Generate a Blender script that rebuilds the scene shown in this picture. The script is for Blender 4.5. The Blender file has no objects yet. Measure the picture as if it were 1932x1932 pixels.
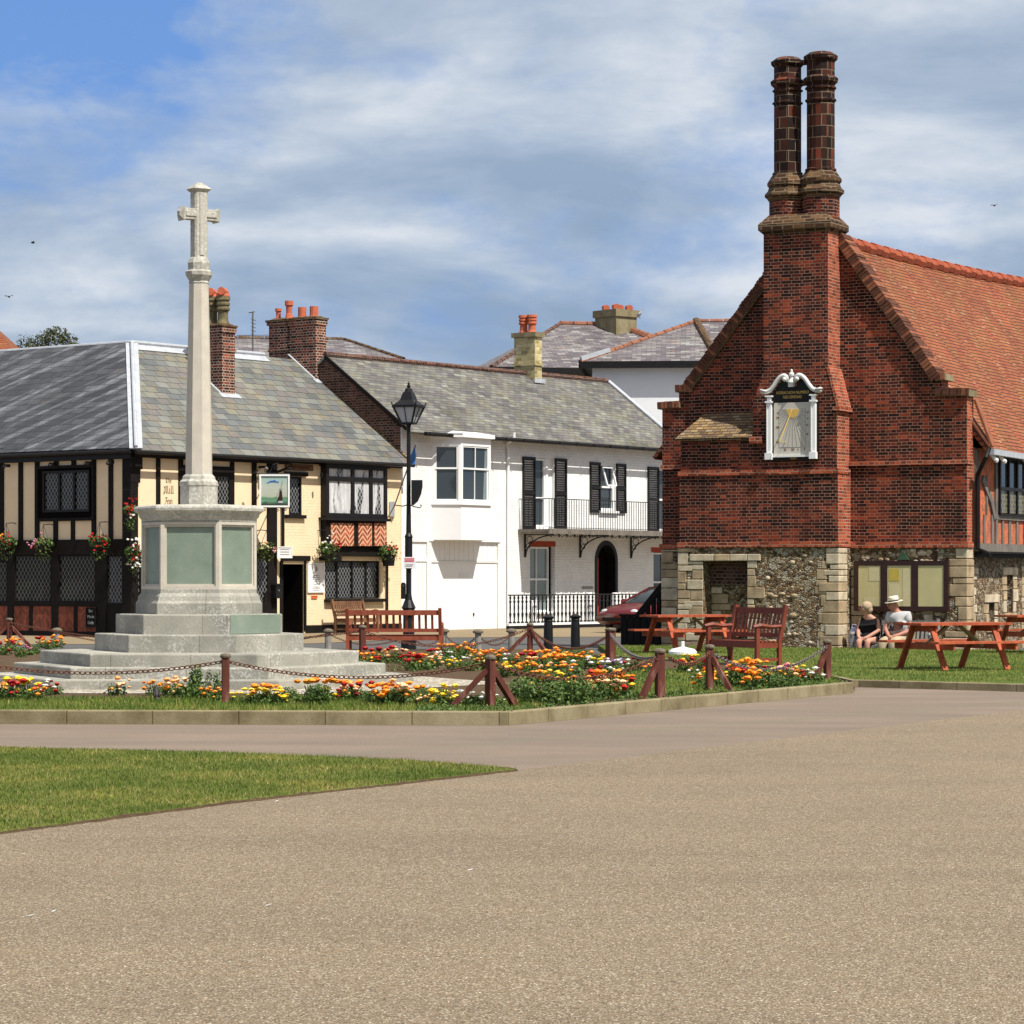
import bpy, bmesh, math, random
import numpy as np
from mathutils import Vector, Matrix
from math import sin, cos, pi, radians, atan2, sqrt, hypot
random.seed(7)
S = bpy.context.scene
COL = S.collection
# ---- camera constants: every position is worked out in metres from these
F, CX, YH, H = 5300.0, 966.0, 1090.0, 1.55
def G(px, py, z=0.0):
    d = F*(H-z)/(py-YH)
    return Vector(((px-CX)/F*d, d, z))
def W(px, py, d):
    return Vector(((px-CX)/F*d, d, H+(YH-py)/F*d))
class Fr:
    def __init__(s, ox, oy, ux, uy, z=0.0):
        l = hypot(ux, uy); ux /= l; uy /= l
        s.o = (ox, oy); s.u = (ux, uy); s.n = (-uy, ux); s.z = z
        s.M = Matrix(((ux, -uy, 0, ox), (uy, ux, 0, oy), (0, 0, 1, z), (0, 0, 0, 1)))
    def p(s, px, py, off=0.0):
        a = (px-CX)/F; n = s.n; u = s.u; o = s.o
        t = (o[0]*n[0]+o[1]*n[1]-off)/(a*n[0]+n[1])
        return (t*(a*u[0]+u[1])-(o[0]*u[0]+o[1]*u[1]), H+(YH-py)/F*t-s.z)
    def x(s, px, off=0.0): return s.p(px, YH, off)[0]
    def r(s, x0, y0, x1, y1, off=0.0):
        xm = (x0+x1)/2
        return s.x(x0, off), s.x(x1, off), s.p(xm, y1, off)[1], s.p(xm, y0, off)[1]
def hit(px, py, P, N):
    dr = Vector(((px-CX)/F, 1, (YH-py)/F)); o = Vector((0, 0, H))
    return o+dr*((P-o).dot(N)/dr.dot(N))

def tag(o, label=None, cat=None, group=None, kind=None):
    if label: o['label'] = label
    if cat: o['category'] = cat
    if group: o['group'] = group
    if kind: o['kind'] = kind
    return o
def empty(name, M=None, parent=None):
    o = bpy.data.objects.new(name, None); COL.objects.link(o)
    o.empty_display_size = .1
    if M is not None: o.matrix_world = M if isinstance(M, Matrix) else Matrix.Translation(Vector(M))
    return o
def thing(name, M, label, cat, group=None):
    return tag(empty(name, M), label, cat, group)
def TR(loc, rz=0): return Matrix.Translation(Vector(loc)) @ Matrix.Rotation(rz, 4, 'Z')
def dup(o, M, label=None, group=None):
    def cp(a, par):
        c = a.copy(); COL.objects.link(c)
        if par is not None: c.parent = par
        for ch in list(kids.get(a.name, [])): cp(ch, c)
        return c
    kids = {}
    for q in COL.objects:
        if q.parent: kids.setdefault(q.parent.name, []).append(q)
    r = cp(o, None); r.matrix_world = M
    if label: r['label'] = label
    if group: r['group'] = group
    return r

class MB:
    def __init__(s, M=None):
        s.v = []; s.f = []; s.mi = []; s.M = M
    def add(s, vs, fs, mi=0):
        b = len(s.v)
        if s.M is not None: vs = [s.M @ Vector(v) for v in vs]
        s.v += [tuple(v) for v in vs]
        for f in fs: s.f.append(tuple(i+b for i in f)); s.mi.append(mi)
        return s
    def face(s, *vs, mi=0): return s.add(vs, [tuple(range(len(vs)))], mi)
    def box(s, x0, x1, y0, y1, z0, z1, mi=0):
        if x0 > x1: x0, x1 = x1, x0
        if y0 > y1: y0, y1 = y1, y0
        if z0 > z1: z0, z1 = z1, z0
        v = [(x0,y0,z0),(x1,y0,z0),(x1,y1,z0),(x0,y1,z0),(x0,y0,z1),(x1,y0,z1),(x1,y1,z1),(x0,y1,z1)]
        return s.add(v, [(3,2,1,0),(4,5,6,7),(0,1,5,4),(1,2,6,5),(2,3,7,6),(3,0,4,7)], mi)
    def frus(s, a, z0, b, z1, mi=0):
        v = [(a[0],a[2],z0),(a[1],a[2],z0),(a[1],a[3],z0),(a[0],a[3],z0),(b[0],b[2],z1),(b[1],b[2],z1),(b[1],b[3],z1),(b[0],b[3],z1)]
        return s.add(v, [(3,2,1,0),(4,5,6,7),(0,1,5,4),(1,2,6,5),(2,3,7,6),(3,0,4,7)], mi)
    def prism(s, pts, y0, y1, mi=0):      # polygon in x,z (counter-clockwise seen from -y)
        n = len(pts)
        v = [(p[0], y0, p[1]) for p in pts]+[(p[0], y1, p[1]) for p in pts]
        f = [tuple(range(n)), tuple(range(2*n-1, n-1, -1))]
        for i in range(n):
            j = (i+1) % n; f.append((i, i+n, j+n, j))
        return s.add(v, f, mi)
    def poly(s, pts, z0, z1, mi=0):       # polygon in x,y extruded in z
        n = len(pts)
        v = [(p[0], p[1], z0) for p in pts]+[(p[0], p[1], z1) for p in pts]
        f = [tuple(range(n-1, -1, -1)), tuple(range(n, 2*n))]
        for i in range(n):
            j = (i+1) % n; f.append((i, j, j+n, i+n))
        return s.add(v, f, mi)
    def slab(s, quad, t, mi=0):           # thick sheet below a planar polygon (ccw from outside)
        q = [Vector(p) for p in quad]; n = (q[1]-q[0]).cross(q[2]-q[0]).normalized()
        k = len(q); v = q+[p-n*t for p in q]
        f = [tuple(range(k)), tuple(range(2*k-1, k-1, -1))]
        for i in range(k):
            j = (i+1) % k; f.append((i, i+k, j+k, j))
        return s.add(v, f, mi)
    def bar(s, a, b, w, h, up=(0, 0, 1), mi=0):
        a = Vector(a); b = Vector(b); d = (b-a).normalized(); u = Vector(up)
        sd = d.cross(u)
        if sd.length < 1e-4: sd = d.cross(Vector((1, 0, 0)))
        sd.normalize(); u = sd.cross(d)
        v = []
        for p in (a, b):
            for i, j in ((-1,-1),(1,-1),(1,1),(-1,1)): v.append(p+sd*(i*w/2)+u*(j*h/2))
        return s.add(v, [(3,2,1,0),(4,5,6,7),(0,1,5,4),(1,2,6,5),(2,3,7,6),(3,0,4,7)], mi)
    def tube(s, pts, r, n=6, mi=0, cap=True, closed=False):
        pts = [Vector(p) for p in pts]; m = len(pts)
        rs = r if isinstance(r, (list, tuple)) else [r]*m
        v = []; prev = None
        for i, p in enumerate(pts):
            if closed: d = pts[(i+1) % m]-pts[i-1]
            else: d = pts[min(i+1, m-1)]-pts[max(i-1, 0)]
            d.normalize()
            if prev is None:
                a = d.cross(Vector((0, 0, 1)))
                if a.length < 1e-3: a = d.cross(Vector((1, 0, 0)))
            else:
                a = prev-d*prev.dot(d)
                if a.length < 1e-6: a = d.cross(Vector((0, 0, 1)))
            a.normalize(); prev = a; b = d.cross(a)
            for k in range(n):
                t = 2*pi*k/n; v.append(p+a*(cos(t)*rs[i])+b*(sin(t)*rs[i]))
        f = []
        for i in range(m if closed else m-1):
            i2 = (i+1) % m
            for k in range(n):
                k2 = (k+1) % n; f.append((i*n+k, i*n+k2, i2*n+k2, i2*n+k))
        if cap and not closed: f += [tuple(range(n-1, -1, -1)), tuple(range((m-1)*n, m*n))]
        return s.add(v, f, mi)
    def lathe(s, prof, n=12, c=(0, 0, 0), a0=0.0, mi=0, sx=1, sy=1):
        v = []
        for r, z in prof:
            for k in range(n):
                t = a0+2*pi*k/n; v.append((c[0]+r*cos(t)*sx, c[1]+r*sin(t)*sy, c[2]+z))
        f = []; m = len(prof)
        for i in range(m-1):
            for k in range(n):
                k2 = (k+1) % n; f.append((i*n+k, i*n+k2, (i+1)*n+k2, (i+1)*n+k))
        f += [tuple(range(n-1, -1, -1)), tuple(range((m-1)*n, m*n))]
        return s.add(v, f, mi)
    def ball(s, c, r, n=6, m=4, sx=1, sy=1, sz=1, mi=0):
        prof = []
        for i in range(m+1):
            t = pi*i/m-pi/2
            prof.append((max(r*cos(t), r*.02), r*sin(t)*sz))
        return s.lathe(prof, n, c, random.random(), mi, sx, sy)
    def wall(s, x0, x1, z0, z1, holes, y=0.0, dep=.12, mi=0, sides=None):
        xs = sorted({x0, x1, *[h[0] for h in holes], *[h[1] for h in holes]})
        zs = sorted({z0, z1, *[h[2] for h in holes], *[h[3] for h in holes]})
        xs = [q for q in xs if x0-1e-6 <= q <= x1+1e-6]; zs = [q for q in zs if z0-1e-6 <= q <= z1+1e-6]
        inh = lambda a, b: any(h[0] < a < h[1] and h[2] < b < h[3] for h in holes)
        for i in range(len(xs)-1):
            for j in range(len(zs)-1):
                if not inh((xs[i]+xs[i+1])/2, (zs[j]+zs[j+1])/2):
                    s.face((xs[i],y,zs[j]),(xs[i+1],y,zs[j]),(xs[i+1],y,zs[j+1]),(xs[i],y,zs[j+1]), mi=mi)
        for h in holes:
            a, b, c, d = h[:4]; e = y+(h[4] if len(h) > 4 else dep)
            s.face((a,y,c),(a,y,d),(a,e,d),(a,e,c), mi=mi); s.face((b,y,c),(b,e,c),(b,e,d),(b,y,d), mi=mi)
            s.face((a,y,d),(b,y,d),(b,e,d),(a,e,d), mi=mi); s.face((a,y,c),(a,e,c),(b,e,c),(b,y,c), mi=mi)
        if sides is not None:
            b = sides
            s.face((x0,y,z0),(x0,y,z1),(x0,b,z1),(x0,b,z0), mi=mi); s.face((x1,y,z0),(x1,b,z0),(x1,b,z1),(x1,y,z1), mi=mi)
            s.face((x0,y,z1),(x1,y,z1),(x1,b,z1),(x0,b,z1), mi=mi)
        return s
    def leaves(s, c, rad, n, size, mi=0, shell=.35, flat=1.0, keep=None):
        vs = []; fs = []
        for _ in range(n):
            while True:
                p = Vector((random.uniform(-1,1), random.uniform(-1,1), random.uniform(-1,1)))
                if shell < p.length < 1: break
            q = Vector((c[0]+p.x*rad[0], c[1]+p.y*rad[1], c[2]+p.z*rad[2]))
            if keep and not keep(q): continue
            nn = (p+Vector((random.gauss(0,.7), random.gauss(0,.7), random.gauss(0,.7)+.3))).normalized()
            a = nn.cross(Vector((random.random(), random.random(), random.random()))).normalized(); b = nn.cross(a)
            sz = size*random.uniform(.6, 1.3)
            k = len(vs)
            vs += [q-a*sz*.5, q-b*sz*.28, q+a*sz*.5, q+b*sz*.28]; fs.append((k, k+1, k+2, k+3))
        return s.add(vs, fs, mi)
    def build(s, name, mats, parent=None, smooth=False, bevel=0, uvscale=1.0):
        me = bpy.data.meshes.new(name); me.from_pydata(s.v, [], s.f); 
        if not isinstance(mats, (list, tuple)): mats = [mats]
        for m in mats: me.materials.append(m)
        if len(mats) > 1: me.polygons.foreach_set('material_index', s.mi)
        if smooth: me.polygons.foreach_set('use_smooth', [True]*len(me.polygons))
        me.update()
        n = len(me.polygons); L = len(me.loops)
        nr = np.empty(n*3); me.polygons.foreach_get('normal', nr); nr = nr.reshape(-1, 3)
        tot = np.empty(n, dtype=np.int32); me.polygons.foreach_get('loop_total', tot)
        vi = np.empty(L, dtype=np.int32); me.loops.foreach_get('vertex_index', vi)
        co = np.empty(len(me.vertices)*3); me.vertices.foreach_get('co', co); co = co.reshape(-1, 3)
        t = np.stack([-nr[:, 1], nr[:, 0], np.zeros(n)], 1); ln = np.linalg.norm(t, axis=1)
        fl = (np.abs(nr[:, 2]) > .97) | (ln < 1e-5)
        t[fl] = (1, 0, 0); ln[fl] = 1; t /= ln[:, None]
        b = np.cross(nr, t); b[fl] = (0, 1, 0)
        T = np.repeat(t, tot, 0); B = np.repeat(b, tot, 0); P = co[vi]
        uv = np.stack([(P*T).sum(1), (P*B).sum(1)], 1)*uvscale
        l = me.uv_layers.new(name='UVMap'); l.data.foreach_set('uv', uv.astype(np.float32).ravel())
        o = bpy.data.objects.new(name, me); COL.objects.link(o)
        if parent is not None: o.parent = parent
        if bevel:
            md = o.modifiers.new('b', 'BEVEL'); md.width = bevel; md.segments = 2; md.limit_method = 'ANGLE'; md.angle_limit = radians(40)
        return o
def text(body, size, M, m, name='lettering', parent=None, align='CENTER', ext=.003, sx=1.0, space=1.0, off=0.0):
    cu = bpy.data.curves.new('t', 'FONT'); cu.body = body; cu.size = size; cu.extrude = ext; cu.align_x = align; cu.align_y = 'CENTER'
    cu.space_character = space; cu.offset = off; cu.resolution_u = 3
    o = bpy.data.objects.new('t', cu); COL.objects.link(o)
    dg = bpy.context.evaluated_depsgraph_get(); dg.update()
    me = bpy.data.meshes.new_from_object(o.evaluated_get(dg)); bpy.data.objects.remove(o)
    me.transform(M @ Matrix.Rotation(pi/2, 4, 'X') @ Matrix.Diagonal((sx, 1, 1, 1)))
    me.materials.clear(); me.materials.append(m)
    q = bpy.data.objects.new(name, me); COL.objects.link(q)
    if parent is not None: q.parent = parent
    return q
def skin(name, verts, edges, rad, m, parent=None, sub=2, root=0):
    me = bpy.data.meshes.new(name); me.from_pydata([tuple(v) for v in verts], edges, [])
    o = bpy.data.objects.new(name, me); COL.objects.link(o)
    md = o.modifiers.new('s', 'SKIN'); md.use_smooth_shade = True
    for i, r in enumerate(rad):
        sv = me.skin_vertices[0].data[i]
        sv.radius = (r, r) if not isinstance(r, tuple) else r
        sv.use_root = (i == root)
    sb = o.modifiers.new('u', 'SUBSURF'); sb.levels = sub; sb.render_levels = sub
    dg = bpy.context.evaluated_depsgraph_get(); dg.update()
    e = o.evaluated_get(dg); nm = bpy.data.meshes.new_from_object(e)
    bpy.data.objects.remove(o)
    nm.name = name; nm.materials.clear(); nm.materials.append(m)
    q = bpy.data.objects.new(name, nm); COL.objects.link(q)
    if parent is not None: q.parent = parent
    return q
# ------------------------------------------------------------------ materials
def lin(r, g, b):
    f = lambda c: (c/255/12.92) if c <= 10 else ((c/255+.055)/1.055)**2.4
    return (f(r), f(g), f(b), 1)
class NB:
    def __init__(s, name):
        s.m = bpy.data.materials.new(name); s.m.use_nodes = True; s.t = s.m.node_tree; s.t.nodes.clear()
        s.out = s.t.nodes.new('ShaderNodeOutputMaterial'); s.b = s.t.nodes.new('ShaderNodeBsdfPrincipled')
        s.t.links.new(s.b.outputs[0], s.out.inputs[0])
    def set(s, node, k, v):
        i = node.inputs[k]
        if isinstance(v, bpy.types.NodeSocket): s.t.links.new(v, i)
        else:
            if isinstance(v, tuple) and len(v) == 3 and i.type == 'RGBA': v = v+(1,)
            i.default_value = v
    def n(s, typ, ins=None, **kw):
        nd = s.t.nodes.new('ShaderNode'+typ)
        for k, v in kw.items(): setattr(nd, k, v)
        for k, v in (ins or {}).items(): s.set(nd, k, v)
        return nd
    def uv(s): return s.n('TexCoord').outputs['UV']
    def ob(s): return s.n('TexCoord').outputs['Object']
    def mp(s, v, sc=(1,1,1), loc=(0,0,0), rot=(0,0,0)):
        return s.n('Mapping', {'Vector': v, 'Scale': sc, 'Location': loc, 'Rotation': rot}).outputs[0]
    def math(s, op, a, b=0.0, c=0.0, clamp=False):
        return s.n('Math', {0: a, 1: b, 2: c}, operation=op, use_clamp=clamp).outputs[0]
    def noise(s, v, sc, det=4, rough=.55, dist=0):
        return s.n('TexNoise', {'Vector': v, 'Scale': sc, 'Detail': det, 'Roughness': rough, 'Distortion': dist}).outputs['Fac']
    def ramp(s, f, stops, interp='LINEAR'):
        nd = s.n('ValToRGB', {'Fac': f}); cr = nd.color_ramp; cr.interpolation = interp
        while len(cr.elements) < len(stops): cr.elements.new(.5)
        for e, (p, c) in zip(cr.elements, stops):
            e.position = p; e.color = c if isinstance(c, tuple) and len(c) == 4 else ((c, c, c, 1) if not isinstance(c, tuple) else c+(1,))
        return nd.outputs[0]
    def mix(s, f, a, b, mode='MIX'):
        nd = s.n('Mix', data_type='RGBA', blend_type=mode)
        for k, v in ((0, f), (6, a), (7, b)):
            if isinstance(v, bpy.types.NodeSocket): s.t.links.new(v, nd.inputs[k])
            else: nd.inputs[k].default_value = v if not isinstance(v, tuple) or len(v) == 4 else v+(1,)
        return nd.outputs[2]
    def bump(s, h, dist=.01, st=1.0):
        nm = s.n('Bump', {'Height': h, 'Distance': dist, 'Strength': st}).outputs[0]
        s.set(s.b, 'Normal', nm)
    def done(s, col=None, rough=.7, spec=None, metal=None):
        if col is not None: s.set(s.b, 'Base Color', col)
        s.set(s.b, 'Roughness', rough)
        if spec is not None: s.set(s.b, 'Specular IOR Level', spec)
        if metal is not None: s.set(s.b, 'Metallic', metal)
        return s.m
def plain(name, c, rough=.7, spec=.4, metal=0, var=.12, sc=6, bump=0):
    b = NB(name); o = b.ob(); nz = b.noise(o, sc, 5)
    v = b.ramp(nz, [(.25, 1-var), (.75, 1+var)])
    col = b.mix(1.0, c, v, 'MULTIPLY')
    if bump: b.bump(b.noise(o, sc*12, 4), bump)
    return b.done(col, rough, spec, metal)
def brickmat(name, stops, mortar, w=.225, h=.068, ms=.010, squash=.5, sqf=2, patch=None, bump=.006, rough=.85, stain=.25, thr=(.45,.6)):
    b = NB(name); u = b.uv()
    # rows wander slightly: old brickwork
    wob = b.n('TexNoise', {'Vector': u, 'Scale': .9, 'Detail': 2.0}).outputs['Color']
    u2 = b.n('VectorMath', {0: b.n('VectorMath', {0: wob, 1: (.5,.5,.5)}, operation='SUBTRACT').outputs[0], 'Scale': .05}, operation='SCALE').outputs[0]
    u = b.n('VectorMath', {0: u, 1: u2}, operation='ADD').outputs[0]
    br = b.n('TexBrick', {'Vector': u, 'Color1': (0,0,0,1), 'Color2': (1,1,1,1), 'Mortar': (.5,.5,.5,1), 'Scale': 1.0, 'Mortar Size': ms, 'Mortar Smooth': .25, 'Bias': 0.0, 'Brick Width': w, 'Row Height': h}, offset=.5, offset_frequency=2, squash=squash, squash_frequency=sqf)
    g = br.outputs['Color']; fac = br.outputs['Fac']
    c = b.ramp(g, stops)
    if patch:
        pn = b.noise(b.mp(u, (1, 1.6, 1)), 1.1, 4, .6)
        pf = b.ramp(pn, [(thr[0], 0.0), (thr[1], 1.0)])
        c2 = b.ramp(g, patch); c = b.mix(pf, c, c2)
    fine = b.noise(u, 45, 3)
    c = b.mix(1.0, c, b.ramp(fine, [(.3, .8), (.7, 1.2)]), 'MULTIPLY')
    ln = b.noise(u, .7, 3)
    c = b.mix(1.0, c, b.ramp(ln, [(.3, 1-stain), (.7, 1+stain*.5)]), 'MULTIPLY')
    mc = b.mix(1.0, mortar, b.ramp(b.noise(u, 2.3, 4), [(.3, .6), (.7, 1.15)]), 'MULTIPLY')
    c = b.mix(fac, c, mc)
    c = b.mix(b.math('MULTIPLY', b.ramp(b.noise(b.mp(u, (1, .45, 1), (3, 1, 0)), .55, 5, .6), [(.45, 0.0), (.68, 1.0)]), min(stain, .6)*.9), c, b.mix(1.0, c, (.55,.48,.44), 'MULTIPLY'))
    hgt = b.math('ADD', b.math('MULTIPLY', fac, -1.0), b.math('MULTIPLY', fine, .5))
    b.bump(hgt, bump)
    return b.done(c, rough, .2)
def tilemat(name, stops, w, h, gap=.006, rowline=0.0, lich=None, lthr=(.55,.7), streak=None, rough=.6, bump=.018, gapc=(.02,.02,.022), tone=.25, stain=None):
    b = NB(name); u = b.uv()
    wob = b.n('TexNoise', {'Vector': u, 'Scale': .6, 'Detail': 2.0}).outputs['Color']
    u2 = b.n('VectorMath', {0: b.n('VectorMath', {0: wob, 1: (.5,.5,.5)}, operation='SUBTRACT').outputs[0], 'Scale': .07}, operation='SCALE').outputs[0]
    uw = b.n('VectorMath', {0: u, 1: u2}, operation='ADD').outputs[0]
    br = b.n('TexBrick', {'Vector': uw, 'Color1': (0,0,0,1), 'Color2': (1,1,1,1), 'Mortar': (.5,.5,.5,1), 'Scale': 1.0, 'Mortar Size': gap, 'Mortar Smooth': .2, 'Bias': 0.0, 'Brick Width': w, 'Row Height': h}, offset=.5, offset_frequency=2)
    g = br.outputs['Color']; fac = br.outputs['Fac']
    c = b.ramp(g, stops)
    c = b.mix(1.0, c, b.ramp(b.noise(u, .8, 3), [(.3, 1-tone), (.7, 1+tone)]), 'MULTIPLY')
    c = b.mix(1.0, c, b.ramp(b.noise(u, 30, 4), [(.3, .85), (.7, 1.15)]), 'MULTIPLY')
    if streak:
        sv = b.mp(b.mp(u, rot=(0, 0, radians(streak[1]))), (streak[2], streak[3], 1))
        sn = b.ramp(b.noise(sv, 1.0, 6, .6), [(streak[4], 0.0), (streak[4]+.1, 1.0)])
        # streaks stop and start from slate to slate
        c = b.mix(b.math('MULTIPLY', sn, b.math('ADD', .35, b.math('MULTIPLY', g, .5))), c, streak[0])
    if lich:
        f = b.math('MULTIPLY', b.ramp(b.noise(u, 1.3, 5, .7), [(lthr[0], 0.0), (lthr[1], .8)]), b.ramp(b.noise(u, 9, 4, .7), [(.42, 0.0), (.6, 1.0)]))
        c = b.mix(f, c, lich)
        f2 = b.ramp(b.noise(b.mp(u, loc=(7, 3, 0)), 14, 3, .7), [(.68, 0.0), (.74, .8)])
        c = b.mix(f2, c, (.55,.55,.5))
    sep = b.n('SeparateXYZ', {0: uw})
    row = b.math('FRACT', b.math('DIVIDE', sep.outputs[1], h))
    # bump makes the course step, gap colour is the open joint
    c = b.mix(fac, c, gapc)
    if rowline: c = b.mix(b.math('MULTIPLY', b.math('LESS_THAN', row, rowline), .85), c, gapc)  # open joint and the shadow under each course painted as one dark line
    hgt = b.math('ADD', b.math('SUBTRACT', b.math('SUBTRACT', 1.0, row), b.math('MULTIPLY', fac, .6)), b.math('MULTIPLY', g, .25))
    b.bump(hgt, bump)
    return b.done(c, rough, .35)
def latticemat(name, glass, lead, p=.075, asp=1.6, wl=.14, rough=.08, curtain=None, cthr=.5):
    b = NB(name); u = b.uv(); sp = b.n('SeparateXYZ', {0: u})
    x, z = sp.outputs[0], sp.outputs[1]
    a = b.math('FRACT', b.math('DIVIDE', b.math('ADD', b.math('MULTIPLY', x, asp), z), p*asp))
    c = b.math('FRACT', b.math('DIVIDE', b.math('SUBTRACT', b.math('MULTIPLY', x, asp), z), p*asp))
    f = b.math('MAXIMUM', b.math('LESS_THAN', a, wl), b.math('LESS_THAN', c, wl))
    gc = glass
    if curtain:
        cn = b.ramp(b.noise(b.mp(u, (7, .8, 1)), 1.5, 3), [(.35, .6), (.65, 1.1)])
        cc = b.mix(1.0, curtain, cn, 'MULTIPLY')
        gc = b.mix(b.ramp(b.noise(b.mp(u, (2.2, .5, 1)), 1.4, 2), [(cthr-.03, 0.0), (cthr+.03, 1.0)]), glass, cc)
    # each little quarry of glass sits at its own angle
    q = b.n('TexWhiteNoise', {'Vector': b.n('CombineXYZ', {0: b.math('FLOOR', b.math('DIVIDE', b.math('ADD', b.math('MULTIPLY', x, asp), z), p*asp)), 1: b.math('FLOOR', b.math('DIVIDE', b.math('SUBTRACT', b.math('MULTIPLY', x, asp), z), p*asp))}).outputs[0]})
    nrm = b.n('TexCoord').outputs['Normal']
    geo = b.n('NewGeometry').outputs['Normal']
    nn = b.n('VectorMath', {0: geo, 1: b.n('VectorMath', {0: b.n('VectorMath', {0: q.outputs['Color'], 1: (.5,.5,.5)}, operation='SUBTRACT').outputs[0], 'Scale': .05}, operation='SCALE').outputs[0]}, operation='ADD').outputs[0]
    nn = b.n('VectorMath', {0: nn}, operation='NORMALIZE').outputs[0]
    b.set(b.b, 'Normal', nn)
    col = b.mix(f, gc, lead)
    return b.done(col, b.math('ADD', rough, b.math('MULTIPLY', f, .5)), .3 if rough < .2 else .12)
def chevron(name, brick, mortar, cw=.16, p=.085, wl=.2):
    b = NB(name); u = b.uv(); sp = b.n('SeparateXYZ', {0: u}); x, z = sp.outputs[0], sp.outputs[1]
    tri = b.math('ABSOLUTE', b.math('SUBTRACT', b.math('FRACT', b.math('DIVIDE', x, 2*cw)), .5))
    zz = b.math('ADD', z, b.math('MULTIPLY', tri, 2*cw*1.0))
    f = b.math('LESS_THAN', b.math('FRACT', b.math('DIVIDE', zz, p)), wl)
    f2 = b.math('LESS_THAN', b.math('FRACT', b.math('ADD', b.math('DIVIDE', x, cw), .04)), .08)
    f = b.math('MAXIMUM', f, f2)
    wn = b.n('TexWhiteNoise', {'Vector': b.n('CombineXYZ', {0: b.math('FLOOR', b.math('DIVIDE', zz, p)), 1: b.math('FLOOR', b.math('DIVIDE', x, cw))}).outputs[0]}).outputs['Value']
    c = b.mix(1.0, brick, b.ramp(wn, [(0, .6), (1, 1.35)]), 'MULTIPLY')
    c = b.mix(1.0, c, b.ramp(b.noise(u, 6, 4), [(.3, .7), (.7, 1.2)]), 'MULTIPLY')
    b.bump(b.math('MULTIPLY', f, -1.0), .008)
    return b.done(b.mix(f, c, mortar), .85, .2)
M = {}
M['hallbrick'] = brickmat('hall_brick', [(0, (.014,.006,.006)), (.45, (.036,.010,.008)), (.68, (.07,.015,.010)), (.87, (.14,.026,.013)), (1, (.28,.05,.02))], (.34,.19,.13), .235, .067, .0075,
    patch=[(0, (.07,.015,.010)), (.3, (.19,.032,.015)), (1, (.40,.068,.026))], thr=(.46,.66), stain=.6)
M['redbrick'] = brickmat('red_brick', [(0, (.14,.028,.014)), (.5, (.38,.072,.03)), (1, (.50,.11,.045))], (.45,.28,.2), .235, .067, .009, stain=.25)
M['stackbrick'] = brickmat('chimney_brick', [(0, (.02,.008,.007)), (.4, (.10,.022,.014)), (1, (.34,.075,.04))], (.45,.36,.28), .23, .078, .012, stain=.4)
M['darkbrick'] = brickmat('dark_brick', [(0, (.03,.013,.01)), (.5, (.11,.04,.027)), (1, (.2,.075,.05))], (.2,.15,.12), .23, .075, .012, stain=.4)
M['yellowbrick'] = brickmat('yellow_brick', [(0, (.3,.24,.1)), (.5, (.5,.42,.2)), (1, (.62,.54,.3))], (.55,.5,.32), .23, .11, .012, squash=1, stain=.3)
M['tumble'] = brickmat('coping_brick', [(0, (.05,.02,.013)), (.5, (.14,.05,.03)), (1, (.25,.1,.06))], (.5,.36,.26), .6, .1, .02, squash=1, stain=.2)
M['potbrick'] = brickmat('moulded_brick', [(0, (.014,.008,.007)), (.5, (.033,.013,.009)), (.85, (.07,.02,.012)), (1, (.18,.04,.02))], (.20,.15,.10), .31, .235, .010, squash=1, stain=.5)
M['capbrick'] = brickmat('weathered_cap', [(0, (.025,.012,.009)), (.5, (.08,.036,.018)), (1, (.16,.085,.035))], (.19,.14,.085), .24, .1, .016, squash=1, stain=.5)
M['slate'] = tilemat('green_slate', [(0, (.095,.10,.10)), (.2, (.125,.135,.137)), (.35, (.155,.162,.138)), (.5, (.145,.14,.125)), (.62, (.148,.133,.128)), (.8, (.185,.188,.155)), (.93, (.175,.183,.172)), (1, (.125,.135,.145))], .44, .29, .009, lich=(.28,.2,.06), lthr=(.5,.68), bump=.02, rough=.55, tone=.15)
M['slate_dark'] = tilemat('dark_slate', [(0, (.032,.033,.036)), (.5, (.046,.048,.053)), (1, (.066,.069,.074))], .44, .27, .009, lich=(.2,.12,.04), lthr=(.6,.75), streak=((.21,.222,.238), -42, .16, 2.6, .51), bump=.016, rough=.5, tone=.25)
M['slate_old'] = tilemat('mixed_slate', [(0, (.085,.08,.08)), (.25, (.12,.112,.112)), (.5, (.14,.128,.116)), (.7, (.165,.163,.132)), (.87, (.155,.153,.15)), (1, (.22,.218,.18))], .32, .145, .006, lich=(.22,.2,.08), lthr=(.5,.7), bump=.025, rough=.65, tone=.3)
M['slate_far'] = tilemat('purple_slate', [(0, (.09,.08,.09)), (.5, (.15,.13,.14)), (.8, (.2,.185,.18)), (1, (.28,.27,.26))], .34, .17, .006, lich=(.3,.16,.08), lthr=(.55,.7), bump=.015, rough=.6, tone=.25)
M['tile'] = tilemat('clay_tile', [(0, (.20,.048,.021)), (.3, (.25,.063,.026)), (.7, (.28,.075,.03)), (.93, (.27,.095,.04)), (1, (.33,.16,.09))], .17, .105, .004, rowline=.24, lich=(.22,.13,.035), lthr=(.42,.62), bump=.03, rough=.85, gapc=(.045,.014,.008), tone=.22)
M['tile_lichen'] = tilemat('lichen_tile', [(0, (.10,.06,.035)), (.4, (.19,.13,.08)), (.7, (.25,.17,.07)), (1, (.31,.25,.16))], .17, .11, .006, rowline=.2, lich=(.36,.19,.03), lthr=(.5,.62), bump=.03, rough=.85, gapc=(.03,.015,.01))
M['cream'] = brickmat('cream_painted_brick', [(0, (.80,.64,.42)), (1, (.82,.66,.44))], (.79,.635,.415), .23, .08, .006, squash=1, bump=.0004, stain=.06, rough=.8)
M['creamsmooth'] = plain('cream_render', (.80,.63,.42,1), .85, .2, var=.05, sc=2.5, bump=.002)
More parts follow.
